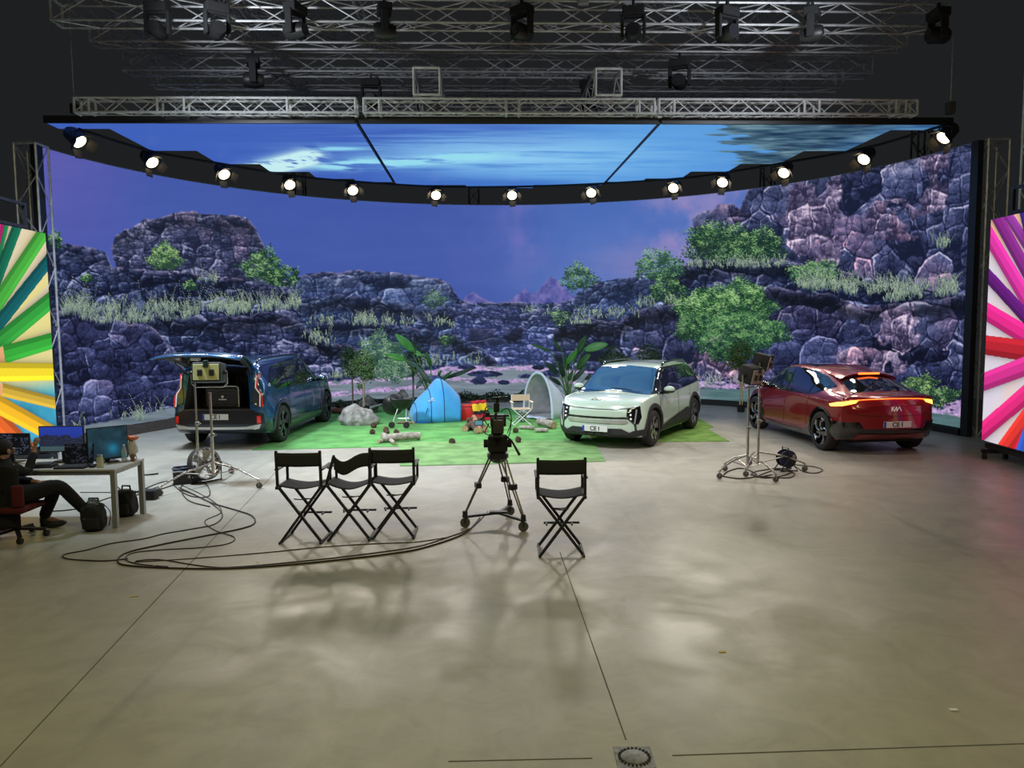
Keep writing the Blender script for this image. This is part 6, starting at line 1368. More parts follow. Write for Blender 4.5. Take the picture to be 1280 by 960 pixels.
# rough soil bank along the left foot of the wall
t = thing('soil_bank', 'dark rough soil bank along the foot of the wall left of the blue car', 'soil bank', (WC.x, WC.y, 0)); n = 60
from mathutils import noise as mnoise
def sb(u, v):
    a = math.radians(172-u*44); r = WR-0.08-0.42*v; q = mnoise.noise(Vector((a*30, r*8, 0)))
    return (r*math.cos(a), r*math.sin(a), max(0.0, (0.17+0.05*q)*(1-v**2.2)) if v < 0.99 else 0.0)
s = MB(); s.grid(sb, 160, 8); obj('earth', s, SOIL, t, smooth=70)

# ------------------------------------------------------------------ tall folding director's chairs
def director_chair(label, x, y, rz, sag=0.0, lean=0.0):
    t = thing('director_chair', label, 'chair', (x, y, 0), rz)
    W2, D2 = 0.232, 0.19; HS, HB = 0.64, 1.045; lw_ = 0.030; sh = Vector((lean, 0, 0))
    def P(a, b, c, f=0.0): return (a+lean*f*(c/HB), b, c)
    for sy in (-1, 1):       # crossing legs, front frame and rear frame
        for sx in (-1, 1):
            s = MB(); s.bar(P(sx*W2*1.02, sy*D2+0.012*sx, 0.0), P(-sx*(W2+0.01), sy*D2+0.012*sx, HS), lw_, 0.022, up=(0, 1, 0)); obj('leg', s, WOODB, t)
    for sx in (-1, 1):
        s = MB(); s.bar((sx*W2*1.0, -D2-0.05, 0.012), (sx*W2*1.0, D2+0.05, 0.012), 0.024, 0.022); obj('floor_rail', s, WOODB, t)
        s = MB(); s.bar((sx*(W2+0.012), -D2-0.045, HS), (sx*(W2+0.012), D2+0.045, HS), 0.034, 0.032); obj('seat_rail', s, WOODB, t)
        s = MB(); q = lean*(1 if sx < 0 else 0.15); s.bar((sx*(W2+0.015), -D2-0.0, HS), (sx*(W2+0.015)+q, -D2-0.02, HB-(0.07*sag if sx < 0 else 0)), 0.030, 0.024, up=(0, 1, 0)); s.rbox((sx*(W2+0.015)+q, -D2-0.02, HB+0.006-(0.07*sag if sx < 0 else 0)), (0.03, 0.03, 0.02), 0.008); obj('back_post', s, WOODB, t)
        s = MB(); s.bar((sx*(W2+0.02)+q*0.4, D2-0.01, HS), (sx*(W2+0.02)+q*0.4, D2-0.01, 0.835), 0.028, 0.022, up=(0, 1, 0)); obj('arm_post', s, WOODB, t)
        s = MB(); s.rbox((sx*(W2+0.02)+q*0.45, 0.005, 0.842), (0.052, 0.42, 0.018), 0.008); obj('armrest', s, WOODB, t)
    s = MB()
    def bk(u, v):
        xx = -W2-0.012+lean*1.0*(1-u)+(2*W2+0.024+0.0)*u*(1-lean*0.0)-lean*0.0*u; z = 0.885+0.155*v-sag*0.055*math.sin(PI*u*1.0)+sag*(0.03*u-0.045)-sag*0.035*math.sin(2*PI*u+0.2)
        xx = (-W2-0.012+lean)*(1-u)+(W2+0.012+lean*0.15)*u
        return (xx, -D2-0.036-0.03*math.sin(PI*u)*(1+sag), z)
    s.grid(bk, 16, 4); obj('backrest', s, CANVB, t, smooth=60, solid=0.006)
    s = MB(); s.grid(lambda u, v: ((-W2)+2*W2*u, (-0.5+v)*0.40, HS+0.018-(0.035+0.03*sag)*math.sin(PI*u)), 14, 6); obj('seat', s, mat('seat_canvas', (0.020, 0.021, 0.028), 0.8, bump=0.2, nscale=300), t, smooth=60, solid=0.006)
    s = MB(); s.rbox((0.03, D2+0.10, 0.235), (0.40, 0.035, 0.022), 0.006); obj('footrest', s, WOODB, t)
    for sx in (-1, 1):
        s = MB(); s.bar((sx*0.14, D2+0.0, 0.235), (sx*0.14, D2+0.10, 0.235), 0.018, 0.018); obj('footrest_bracket', s, WOODB, t)
    for z, w_ in ((0.50, 0.075), (0.435, 0.09)):
        s = MB(); s.tube([(-w_, -D2+0.03 if z > .45 else D2-0.03, z), (0, -D2+0.03 if z > .45 else D2-0.03, z-0.008), (w_, -D2+0.03 if z > .45 else D2-0.03, z)], 0.007, 6); obj('stretcher', s, BLK, t)
    return t
director_chair("black director's chair standing alone right of the camera tripod", (0.28+0.74)/2+0.0, 8.13, 0.0)
director_chair("black director's chair, leftmost of the row of three", -2.395, 8.70, -0.03)
director_chair("black director's chair in the middle of the row of three, with a sagging backrest", -1.875, 8.79, 0.0, sag=1.0, lean=0.10)
director_chair("black director's chair, rightmost of the row of three, nearest the camera tripod", -1.385, 8.86, 0.03)

# ------------------------------------------------------------------ video camera on tripod and dolly
TX, TY = -0.18, 9.25
t = thing('camera_tripod', 'tall two-stage camera tripod on a three-wheeled dolly right of the three chairs', 'tripod', (TX, TY, 0))
feet = [Vector((-0.40, -0.14, 0.13)), Vector((0.30, -0.34, 0.13)), Vector((0.14, 0.42, 0.13))]; TOP = 0.84
TUBE = mat('bronze_tube', (0.22, 0.20, 0.16), 0.35, 0.8)
for f in feet:
    d = Vector((f.x, f.y, 0)).normalized(); sd = Vector((-d.y, d.x, 0)); a = d*0.09+Vector((0, 0, TOP)); b = Vector((f.x, f.y, 0.17)); m1 = a.lerp(b, 0.50); leg = None
    s = MB()
    for e in (-1, 1): s.tube([a+sd*0.045*e, m1+sd*0.028*e], 0.011, 8)
    s.bar(a-sd*0.05, a+sd*0.05, 0.04); leg = obj('leg', s, TUBE, t)
    s = MB()
    for e in (-1, 1): s.tube([m1+sd*0.020*e, b+sd*0.012*e], 0.010, 8)
    s.bar(b-sd*0.014, b+sd*0.014, 0.03); obj('lower_leg', s, TUBE, leg)
    s = MB(); s.rbox(m1, (0.10, 0.07, 0.07), 0.012, rot=(0, 0, math.atan2(sd.y, sd.x))); obj('leg_clamp', s, BLK, leg); s = MB(); s.rbox(b, (0.06, 0.05, 0.07), 0.012); obj('foot_clamp', s, BLK, leg)
c0 = Vector((0.0, 0.0, 0.14))
for f in feet:
    s = MB(); s.bar(c0, f, 0.038, 0.026); arm = obj('dolly_arm', s, BLK, t)
    s = MB(); s.cyl((f.x, f.y, 0.060), 0.060, 0.03, 'y', 20); w_ = obj('wheel', s, mat('grey_wheel', (0.10, 0.10, 0.10), 0.6), arm, smooth=40)
    s = MB(); s.bar((f.x, f.y-0.025, 0.06), (f.x, f.y-0.022, 0.13), 0.012); s.bar((f.x, f.y+0.025, 0.06), (f.x, f.y+0.022, 0.13), 0.012); s.rbox((f.x, f.y, 0.138), (0.07, 0.06, 0.02), 0.006); obj('fork', s, BLK, arm)
s = MB(); s.rbox((0, -0.02, 0.15), (0.22, 0.10, 0.035), 0.01); obj('dolly_hub', s, BLK, t)
s = MB(); s.lathe([(0, 0.76), (0.07, 0.77), (0.13, 0.83), (0.13, 0.88), (0.07, 0.90), (0, 0.90)], 24); obj('bowl', s, BLK, t, smooth=40)
s = MB(); s.rbox((0, 0, 1.0), (0.24, 0.20, 0.20), 0.03); s.k = 0; obj('fluid_head', s, BLKM, t, smooth=40)
s = MB(); 
for sx in (-1, 1):
    s = MB(); s.cyl((sx*0.145, 0, 1.0), 0.05, 0.05, 'x', 16); obj('head_knob', s, BLKM, t, smooth=40)
s = MB(); s.tube([(0.10, -0.06, 1.10), (0.17, -0.18, 1.06), (0.26, -0.34, 0.92)], [0.011, 0.011, 0.018], 8); obj('pan_handle', s, BLK, t, smooth=60)
t = thing('video_camera', 'black video camera rig with small monitor and cables mounted on the tripod', 'camera', (TX, TY, 1.10))
obj('sliding_plate', MB().rbox((0, 0, 0.015), (0.12, 0.44, 0.03), 0.006), BLK, t)
b = obj('camera_body', MB().rbox((0, 0.03, 0.12), (0.15, 0.34, 0.18), 0.015), BLKM, t, smooth=40)
obj('battery_pack', MB().rbox((0.01, -0.18, 0.13), (0.11, 0.08, 0.16), 0.012), mat('battery_grey', (0.05, 0.047, 0.04), 0.6), t, smooth=40)
s = MB(); s.lathe([(0, 0.18), (0.055, 0.18), (0.06, 0.40), (0.07, 0.44), (0, 0.44)], 20, 'y', (0, 0, 0.12)); obj('lens', s, BLK, t, smooth=40)
s = MB(); s.rbox((0, 0.47, 0.12), (0.20, 0.10, 0.15), 0.01); obj('matte_box', s, BLK, t)
s = MB(); s.tube([(-0.02, -0.10, 0.21), (-0.02, -0.10, 0.27), (-0.02, 0.14, 0.27), (-0.02, 0.14, 0.21)], 0.014, 8); obj('top_handle', s, BLK, t, smooth=50)
s = MB(); s.rbox((-0.01, 0.0, 0.34), (0.07, 0.09, 0.11), 0.012); s.rbox((0, 0, 0.42), (0.035, 0.035, 0.08), 0.01); obj('wireless_receiver', s, BLKM, t)
s = MB(); s.rbox((0.035, -0.02, 0.465), (0.20, 0.04, 0.012), 0.005, rot=(0, -0.06, 0)); obj('tracking_bar', s, BLK, t)
s = MB(); s.tube([(-0.07, -0.02, 0.235), (-0.15, -0.05, 0.24), (-0.20, -0.08, 0.20)], 0.012, 8); s.rbox((-0.12, -0.04, 0.26), (0.05, 0.05, 0.06), 0.01); obj('monitor_arm', s, BLK, t)
mo = obj('monitor', MB().rbox((-0.225, -0.09, 0.165), (0.105, 0.02, 0.07), 0.006), BLK, t); obj('monitor_screen', MB().box((-0.225, -0.101, 0.167), (0.088, 0.003, 0.052)), mat('small_screen', (0.02, 0.05, 0.06), 0.2, emit=(0.10, 0.26, 0.32), es=1.0, noise=0.3), mo)
for i, P_ in enumerate((((0.04, -0.1, 0.30), (0.13, -0.14, 0.34), (0.17, -0.12, 0.2), (0.12, -0.1, 0.04)), ((0.06, -0.05, 0.22), (0.16, -0.16, 0.20), (0.14, -0.14, 0.02), (0.08, -0.05, -0.02)), ((-0.06, -0.1, 0.36), (-0.13, -0.14, 0.36), (-0.16, -0.12, 0.22), (-0.08, -0.1, 0.10)), ((-0.10, -0.1, 0.16), (-0.15, -0.14, 0.05), (-0.08, -0.14, 0.03), (-0.06, -0.1, 0.08)))):
    s = MB(); s.tube(spline([Vector(p) for p in P_], 6), 0.006, 6); obj('camera_cable', s, CABLE, t, smooth=60)
for sx in (-1, 1): s = MB(); s.tube([(sx*0.06, -0.05, 0.055), (sx*0.06, 0.45, 0.055)], 0.008, 8); obj('rail', s, BLK, t)
s = MB(); s.bar((-0.13, 0.02, 0.235), (0.14, 0.02, 0.235), 0.022); obj('cross_bar', s, BLK, t)

# ------------------------------------------------------------------ wheeled light stands
def stand(name, label, x, y, H, poles, legs, steelm=STEEL, rz=0):
    t = thing(name, label, 'light stand', (x, y, 0), rz)
    for (px, py, z0, z1, r) in poles: s = MB(); s.tube([(px, py, z0), (px, py, z0+(z1-z0)*0.5)], r, 10); s.tube([(px, py, z0+(z1-z0)*0.48), (px, py, z1)], r*0.8, 10); p_ = obj('pole', s, steelm, t); s = MB(); s.rbox((px+0.01, py, z0+(z1-z0)*0.49), (0.06, 0.05, 0.05), 0.01); s.tube([(px, py, z0+(z1-z0)*0.49), (px+0.07, py, z0+(z1-z0)*0.49)], 0.008, 6); obj('pole_clamp', s, STEEL, p_)
    for (fx, fy) in legs:
        s = MB(); s.tube([(poles[0][0]*0.5, poles[0][1]*0.5, 0.33), (fx*0.55, fy*0.55, 0.26), (fx, fy, 0.13)], 0.014, 8); s.tube([(0, 0, 0.14), (fx*0.55, fy*0.55, 0.25)], 0.009, 6); l_ = obj('leg', s, steelm, t, smooth=50)
        s = MB(); s.cyl((fx, fy, 0.045), 0.045, 0.028, 'y', 18); obj('caster', s, mat('grey_wheel', (0.10, 0.10, 0.10), 0.6), l_, smooth=40); s = MB(); s.bar((fx, fy-0.02, 0.045), (fx, fy-0.018, 0.12), 0.01); s.bar((fx, fy+0.02, 0.045), (fx, fy+0.018, 0.12), 0.01); s.rbox((fx, fy, 0.12), (0.055, 0.05, 0.015), 0.004); obj('caster_fork', s, STEEL, l_)
    return t
def lamp_head(label, loc, rz, tilt, w_, h_, d_, body, back, stirrup=True):
    t = thing('studio_light', label, 'studio light', loc, rz)
    R = Matrix.Rotation(tilt, 4, 'X')
    s = MB(); s.T = R; s.rbox((0, 0, 0), (w_, d_, h_), 0.025); obj('housing', s, body, t, smooth=40)
    s = MB(); s.T = R; s.rbox((0, -d_/2-0.006, 0), (w_*0.88, 0.014, h_*0.80), 0.008); bp_ = obj('back_panel', s, back, t)
    for sx in (-1, 1): s = MB(); s.T = R; s.rbox((sx*w_*0.20, -d_/2-0.025, -0.01), (w_*0.16, 0.035, h_*0.32), 0.008); obj('control_block', s, BLK, bp_)
    s = MB(); s.T = R; s.rbox((0, -d_/2-0.02, h_*0.42), (w_*0.16, 0.05, h_*0.34), 0.01); s.bar((-w_*0.10, -d_/2-0.04, h_*0.30), (w_*0.10, -d_/2-0.04, h_*0.30), 0.02); obj('handle', s, mat('teal_black', (0.01, 0.03, 0.028), 0.5), t)
    s = MB(); s.T = R; s.box((0, d_/2+0.004, 0), (w_*0.88, 0.008, h_*0.86)); obj('front_lens', s, mat('dark_lens'), t)
    s = MB(); q = w_/2+0.045; s.tube([(-q, 0, 0.0), (-q, 0, -h_*0.55), (-q+0.05, 0, -h_*0.72), (q-0.05, 0, -h_*0.72), (q, 0, -h_*0.55), (q, 0, 0.0)], 0.013, 8); obj('stirrup', s, STEEL, t, smooth=50)
    for sx in (-1, 1): s = MB(); s.cyl((sx*(w_/2+0.025), 0, 0), 0.03, 0.05, 'x', 14); obj('pivot_knob', s, BLK, t, smooth=40)
    return t
stand('light_stand', 'tall rolling light stand in front of the open boot of the blue SUV', -4.66, 11.80, 1.8, [(0.0, 0.0, 0.12, 1.42, 0.024), (-0.22, -0.02, 0.25, 1.66, 0.018)], [(0.84, -0.40), (-0.45, -0.85), (0.0, 0.75)], mat('worn_chrome', (0.62, 0.58, 0.52), 0.25, 0.9))
lamp_head('large studio light with a pale yellow back panel in front of the blue SUV', (-4.63, 11.72, 1.73), 0.12, -0.12, 0.43, 0.30, 0.34, mat('dark_teal_housing', (0.015, 0.028, 0.032), 0.5), mat('yellow_green_panel', (0.72, 0.70, 0.32), 0.6))
stand('light_stand', 'rolling light stand left of the pair in front of the red car', 3.72, 12.02, 1.6, [(0.0, 0.0, 0.12, 1.43, 0.020)], [(-0.50, -0.22), (0.28, -0.50), (-0.25, 0.38)], STEEL)
stand('light_stand', 'rolling light stand right of the pair in front of the red car', 3.97, 12.28, 1.6, [(0.0, 0.0, 0.12, 1.58, 0.020)], [(0.78, 0.05), (-0.30, -0.35), (0.05, 0.60)], STEEL)
lamp_head('black studio light with a pale back panel, lower of the pair by the red car', (3.74, 11.98, 1.61), 0.55, 0.25, 0.27, 0.28, 0.26, BLKM, mat('pinkish_panel', (0.42, 0.33, 0.30), 0.6))
lamp_head('black studio light turned away, higher of the pair by the red car', (4.00, 12.26, 1.79), 1.05, 0.25, 0.24, 0.26, 0.24, BLKM, mat('pinkish_panel'))
# floor fan leaning on the left stand
t = thing('floor_fan', 'round floor fan with a wire guard tilted against the left light stand', 'fan', (-4.80, 11.86, 0), 0)
fm = mat('fan_wire', (0.30, 0.28, 0.25), 0.5, 0.5); MF = Matrix.Translation((0, 0, 0.30)) @ Matrix.Rotation(0.95, 4, 'Z') @ Matrix.Rotation(-0.25, 4, 'X')
s = MB(); s.T = MF
for r in (0.235, 0.19, 0.13, 0.07): s.tube([(r*math.cos(2*PI*k/28), -0.05*(r < 0.2)-0.03, r*math.sin(2*PI*k/28)) for k in range(29)], 0.005, 5, cap=False)
for k in range(16): a = 2*PI*k/16; s.tube([(0.05*math.cos(a), -0.08, 0.05*math.sin(a)), (0.19*math.cos(a), -0.08, 0.19*math.sin(a)), (0.25*math.cos(a), -0.02, 0.25*math.sin(a))], 0.004, 5, cap=False)
obj('wire_guard', s, fm, t)
s = MB(); s.T = MF; s.lathe([(0.245, -0.03), (0.26, -0.02), (0.26, 0.09), (0.245, 0.10)], 32, 'y'); obj('shroud', s, BLK, t, smooth=40)
for k in range(5):
    s = MB(); s.T = MF @ Matrix.Rotation(k*2*PI/5, 4, 'Y'); s.add([(0.03, 0.00, -0.02), (0.22, -0.02, -0.06), (0.22, 0.03, 0.06), (0.03, 0.03, 0.03)], [(0, 1, 2, 3)]); obj('blade', s, mat('fan_blade', (0.30, 0.28, 0.26), 0.4, 0.5), t, solid=0.004)
s = MB(); s.T = MF; s.lathe([(0, -0.02), (0.05, -0.01), (0.06, 0.10), (0, 0.13)], 16, 'y'); obj('motor', s, BLK, t, smooth=40)
s = MB(); s.tube([(-0.17, -0.17, 0.30), (-0.16, -0.18, 0.012), (0.16, 0.20, 0.012), (0.17, 0.19, 0.30)], 0.012, 8); obj('foot_frame', s, BLK, t)
# power box
t = thing('power_box', 'black power box with white lettering and tangled plugs, left of the light stand', 'box', (-5.10, 11.81, 0), 0.42)
obj('case', MB().rbox((0, 0, 0.10), (0.36, 0.18, 0.19), 0.012), mat('case_black', (0.02, 0.02, 0.022), 0.5), t)
s = MB(); s.rbox((0, 0, 0.20), (0.38, 0.20, 0.018), 0.005); obj('lid_frame', s, mat('grey_lid', (0.30, 0.31, 0.32), 0.4, 0.5), t)
s = MB()
for i, w_ in enumerate((0.012, 0.03, 0.012, 0.02, 0.03, 0.012)): s.box((0.035+i*0.022, -0.092, 0.11), (w_*0.45, 0.003, 0.05)); 
obj('lettering', s, WHITE, t)
s = MB(); rd = random.Random(5)
for k in range(4): s.tube(spline([Vector((rd.uniform(-.18, .16), rd.uniform(-.06, .06), 0.22+rd.uniform(0, .05))) for _ in range(6)], 5), 0.012, 6)
obj('plug_tangle', s, mat('blue_black_cable', (0.012, 0.018, 0.045), 0.5), t, smooth=60)
# cable reel
t = thing('cable_reel', 'dark blue cable reel standing on its wire frame in front of the red car', 'cable reel', (4.47, 12.40, 0), 0.15)
BR = mat('reel_blue', (0.012, 0.02, 0.06), 0.45)
for y in (-0.07, 0.07): s = MB(); s.cyl((0, y, 0.20), 0.145, 0.012, 'y', 32); fl_ = obj('flange', s, BR, t, smooth=40)
s = MB(); s.cyl((0, 0, 0.20), 0.11, 0.13, 'y', 28); obj('wound_cable', s, CABLE, t, smooth=40)
s = MB(); s.cyl((0, -0.085, 0.20), 0.05, 0.03, 'y', 20); obj('hub', s, BLK, t, smooth=40); s = MB(); s.rbox((0.09, -0.08, 0.24), (0.05, 0.01, 0.06), 0.01); obj('socket_label', s, mat('grey_label', (0.25, 0.24, 0.22), 0.6), t)
for y in (-0.10, 0.10): s = MB(); s.tube([(-0.15, y, 0.012), (-0.10, y, 0.08), (0, y, 0.22), (0.10, y, 0.08), (0.15, y, 0.012), (-0.15, y, 0.012)], 0.010, 6); obj('frame', s, BLK, t)
s = MB(); s.tube([(0, -0.10, 0.22), (-0.02, -0.10, 0.38), (-0.02, 0.10, 0.38), (0, 0.10, 0.22)], 0.011, 6); obj('handle', s, BLK, t)
# ballast block
# ------------------------------------------------------------------ cables on the floor
def cable(label, pts, r=0.009, z=None, name='floor_cable', group=None, lift=0.0):
    s = MB(); P_ = spline([Vector((x, y, r+lift*math.sin(i*1.7)**2)) for i, (x, y) in enumerate(pts)], 7); s.tube(P_, r, 6); o = obj(name, s, CABLE, smooth=60)
    return tag(o, label, 'cable', group)
cable('long black cable from the camera tripod to the left loop, nearest the camera', [(-0.42,9.53),(-0.54,8.91),(-0.74,8.55),(-1.06,8.20),(-1.38,8.03),(-1.78,7.88),(-2.24,7.73),(-2.78,7.62),(-3.18,7.61),(-3.70,7.67),(-4.07,7.78),(-4.21,8.03),(-4.18,8.23),(-3.98,8.46),(-3.65,8.77),(-3.30,9.10),(-3.21,9.35),(-3.35,9.70),(-3.60,9.96),(-4.08,10.37),(-4.36,10.66),(-4.68,11.03),(-5.03,11.36)], 0.009)
cable('thin black cable running beside the long one from the tripod past the chairs', [(-0.33,9.85),(-0.50,9.08),(-0.75,8.68),(-1.08,8.31),(-1.64,8.04),(-2.19,7.84),(-2.80,7.67),(-3.13,7.68),(-3.74,7.93),(-3.97,7.89)], 0.006)
cable('black cable swinging from the table out to the loose left loop on the floor', [(-5.06,11.47),(-4.48,10.82),(-4.03,10.24),(-3.76,9.76),(-3.70,9.33),(-3.89,9.12),(-4.14,8.92),(-4.28,8.72),(-4.56,8.54),(-4.70,8.30),(-4.85,8.16),(-4.83,8.05),(-4.68,7.96),(-4.31,7.90),(-4.09,7.97)], 0.007)
cable('black cable looping back beside the big floor loop, left of the chairs', [(-5.14,11.70),(-4.30,10.71),(-3.85,9.97),(-3.88,9.49),(-3.57,9.04),(-3.25,8.76),(-3.22,8.50),(-3.48,8.35),(-3.89,8.28),(-4.14,8.17),(-4.10,7.94),(-3.87,7.78),(-3.54,7.69)], 0.006)
cable('thin black cable passing behind the chair feet towards the tripod', [(-3.97,7.86),(-3.56,7.93),(-2.94,8.08),(-2.59,8.18),(-2.10,8.34),(-1.54,8.45),(-1.10,8.50),(-0.75,8.68)], 0.005)
cable('black cable under the table running towards the light stand', [(-6.19,10.05),(-5.86,10.21),(-5.76,10.86),(-5.39,11.05),(-5.21,11.70),(-5.10,12.05)], 0.008)
cable('black cable from the power box to the table leg', [(-5.34,12.06),(-5.51,11.83),(-5.55,11.38),(-5.62,11.17),(-5.91,11.39),(-6.41,12.11)], 0.008)
cable('black cable lying along the floor under the table', [(-6.41,11.20),(-6.04,11.18),(-5.56,11.16),(-5.40,11.59),(-5.43,12.06)], 0.006)
cable('black cable coiled round the left light stand foot', [(-5.29,11.76),(-4.87,11.14),(-4.54,10.82),(-4.38,10.91),(-4.73,11.68),(-5.10,12.05),(-5.03,11.47),(-4.56,10.62),(-4.11,10.24)], 0.008)
cable('black cable coil under the two light stands by the red car', [(3.30,11.94),(3.52,11.75),(3.83,11.92),(3.88,12.30),(3.77,12.57),(3.50,12.32),(3.30,11.94)], 0.010)
cable('loose tangle of cable in front of the right light stands', [(3.78,12.05),(3.91,11.79),(4.20,11.90),(4.52,12.27),(4.42,12.54),(4.12,12.42),(3.84,12.17),(3.89,11.92),(4.28,11.78),(4.50,12.14),(4.31,12.41),(3.81,11.86),(4.12,12.03)], 0.009)
cable('black cable looping out to the right of the cable reel', [(4.74,12.81),(4.71,12.26),(4.85,12.13),(5.06,12.38),(5.03,12.65),(4.85,12.80),(4.70,12.95)], 0.008)
cable('flat black power strip cable left of the power box', [(-6.09,12.41),(-5.93,12.47),(-5.86,12.53)], 0.014)
# little floor marks
YT = mat('yellow_tape', (0.55, 0.42, 0.05), 0.7); 
for i, (x, y, r_, w_, lb) in enumerate(((-3.48, 6.85, 0.4, 0.07, 'scrap of yellow tape on the floor at the left, in front of the cable loop'), (1.56, 5.57, 0.1, 0.05, 'scrap of yellow tape on the open floor at the right'), (-3.68, 7.70, 0.2, 0.03, 'yellow tape tab on the long cable, left one'), (-2.65, 7.77, 0.3, 0.03, 'yellow tape tab on the long cable, right one'))):
    o = obj('tape_scrap', MB().rbox((0, 0, 0.003 if i < 2 else 0.019), (w_, 0.022, 0.004), 0.001), YT); o.location = (x, y, 0); o.rotation_euler = (0, 0, r_); tag(o, lb, 'tape')
o = obj('paper_scrap', MB().rbox((0, 0, 0.004), (0.05, 0.03, 0.006), 0.002), WHITE); o.location = (2.79, 4.69, 0); tag(o, 'tiny white scrap of paper on the floor at the lower right', 'paper')

# ------------------------------------------------------------------ work table with screens
DX0, DX1, DY0, DY1, DZ = -7.0, -4.83, 9.20, 9.96, 0.73
t = thing('work_table', 'white work table with steel-grey legs at the left edge of the picture', 'table', ((DX0+DX1)/2, (DY0+DY1)/2, 0))
cx, cy = (DX0+DX1)/2, (DY0+DY1)/2; hw, hd = (DX1-DX0)/2, (DY1-DY0)/2
TT = mat('table_white', (0.42, 0.40, 0.35), 0.5, noise=0.05, nscale=4); LG = mat('table_leg_grey', (0.30, 0.30, 0.29), 0.45, 0.3)
obj('tabletop', MB().rbox((0, 0, DZ-0.0125), (2*hw, 2*hd, 0.025), 0.005), TT, t)
for sx in (-1, 1):
    for sy in (-1, 1): s = MB(); s.rbox((sx*(hw-0.035), sy*(hd-0.035), (DZ-0.025)/2), (0.06, 0.06, DZ-0.026), 0.004); obj('leg', s, LG, t)
s = MB(); s.bar((-hw+.03, -hd+.035, DZ-0.05), (hw-.03, -hd+.035, DZ-0.05), 0.03, 0.045); obj('rail', s, LG, t); s = MB(); s.bar((hw-.035, -hd+.03, DZ-0.05), (hw-.035, hd-.03, DZ-0.05), 0.03, 0.045); obj('rail', s, LG, t)
s = MB(); s.bar((-hw+.03, hd-.035, DZ-0.05), (hw-.03, hd-.035, DZ-0.05), 0.03, 0.045); obj('rail', s, LG, t)
s = MB(); 
for k in range(9): s.tube([(hw-1.0+0.07*k, -0.05, DZ-0.03), (hw-1.0+0.07*k, -0.05, DZ-0.10), (hw-1.0+0.07*k, 0.12, DZ-0.10), (hw-1.0+0.07*k, 0.12, DZ-0.03)], 0.003, 4)
s.tube([(hw-1.02, -0.05, DZ-0.10), (hw-0.40, -0.05, DZ-0.10)], 0.004, 4); s.tube([(hw-1.02, 0.12, DZ-0.10), (hw-0.40, 0.12, DZ-0.10)], 0.004, 4); obj('cable_basket', s, STEEL, t)
def pic(name, cols, rows, f):
    me_c = np.zeros((rows, cols, 3)); X, Y = np.meshgrid(np.linspace(0, 1, cols), np.linspace(0, 1, rows)); return f(X, Y)
SM = screen_mat('monitor_picture', 0.9)
def monitor(label, x, y, rz, w_, h_, zc, f, tilt=0.0, stand_=True):
    t = thing('monitor', label, 'monitor', (x, y, DZ), rz)
    obj('bezel', MB().rbox((0, 0.012, zc), (w_+0.024, 0.028, h_+0.024), 0.006), PLAST, t)
    cols, rows = 110, 70; X, Y = np.meshgrid(np.linspace(0, 1, cols), np.linspace(0, 1, rows)); im = f(X, Y)
    P = np.stack([(X-0.5)*w_, -0.0035+0*X, zc+(0.5-Y)*h_], -1); obj('screen', fast_grid('screen', P, im), SM, t)
    if stand_:
        s = MB(); s.rbox((0, 0.05, zc/2-0.02), (0.06, 0.03, zc-0.05), 0.008); obj('neck', s, PLAST, t); s = MB(); s.rbox((0, 0.05, 0.008), (0.24, 0.17, 0.016), 0.006); obj('foot', s, PLAST, t)
    return t
def f_land(X, Y):
    c = C8(44, 66, 168)*(1-0.25*Y[..., None])+0*X[..., None]; r = 0.42+0.08*(fbm(X*6, Y*0+1, 3, 4)-0.5)*4+0.25*np.exp(-((X-0.18)/0.12)**2)*-0.5-0.10*np.exp(-((X-0.62)/0.13)**2)
    k = (Y > r)[..., None]; rk = C8(40, 46, 66)*(0.6+0.8*fbm(X*20, Y*16, 4, 4)[..., None]); c = np.where(k, rk, c); c = np.where((Y > 0.80)[..., None], C8(66, 88, 92), c); return c
def f_teal(X, Y):
    n = fbm(X*5, Y*4, 5, 4)[..., None]; c = C8(20, 34, 44)*(1-n)+C8(40, 78, 92)*n; k = np.exp(-(((X-0.62)/0.16)**2+((Y-0.68)/0.2)**2))[..., None]; c = c*(1-k)+C8(36, 118, 150)*k
    return np.where((Y > 0.96)[..., None], C8(18, 22, 30), c)
def f_ui(X, Y):
    n = (hsh(np.floor(X*26), np.floor(Y*22), 8) > 0.62)[..., None]*(hsh(np.floor(X*5), np.floor(Y*6), 9) > 0.4)[..., None]; return C8(14, 15, 20)*(1-n)+C8(60, 66, 80)*n
monitor('landscape monitor showing blue sky over dark rocks on the work table', -5.76, 9.72, 0.04, 0.54, 0.31, 0.30, f_land)
monitor('dark teal monitor turned sideways at the right end of the work table', -5.14, 9.66, 0.80, 0.46, 0.40, 0.25, f_teal)
monitor('dark monitor with small light text at the far left edge of the work table', -6.42, 9.70, -0.05, 0.52, 0.26, 0.24, f_ui)
t = thing('laptop', 'open black laptop with a dark screen in front of the teal monitor', 'laptop', (-5.42, 9.42, DZ+0.001), 0.05)
obj('base', MB().rbox((0, -0.06, 0.012), (0.36, 0.25, 0.022), 0.005), PLAST, t)
s = MB(); s.T = Matrix.Translation((0, 0.07, 0.022)) @ Matrix.Rotation(-0.16, 4, 'X'); s.rbox((0, 0, 0.125), (0.36, 0.012, 0.25), 0.004); lid = obj('lid', s, PLAST, t)
cols, rows = 90, 60; X, Y = np.meshgrid(np.linspace(0, 1, cols), np.linspace(0, 1, rows)); q = 0.23*(1-Y)+0.012
P = np.stack([(X-0.5)*0.34, 0.07-0.0075+q*math.sin(0.16), 0.022+q*math.cos(0.16)], -1); obj('screen', fast_grid('screen', P, f_ui(X, Y)*0.75), SM, lid)
obj('keyboard', MB().rbox((0, -0.07, 0.0245), (0.30, 0.13, 0.003), 0.001), mat('key_grey', (0.03, 0.03, 0.032), 0.6), t)
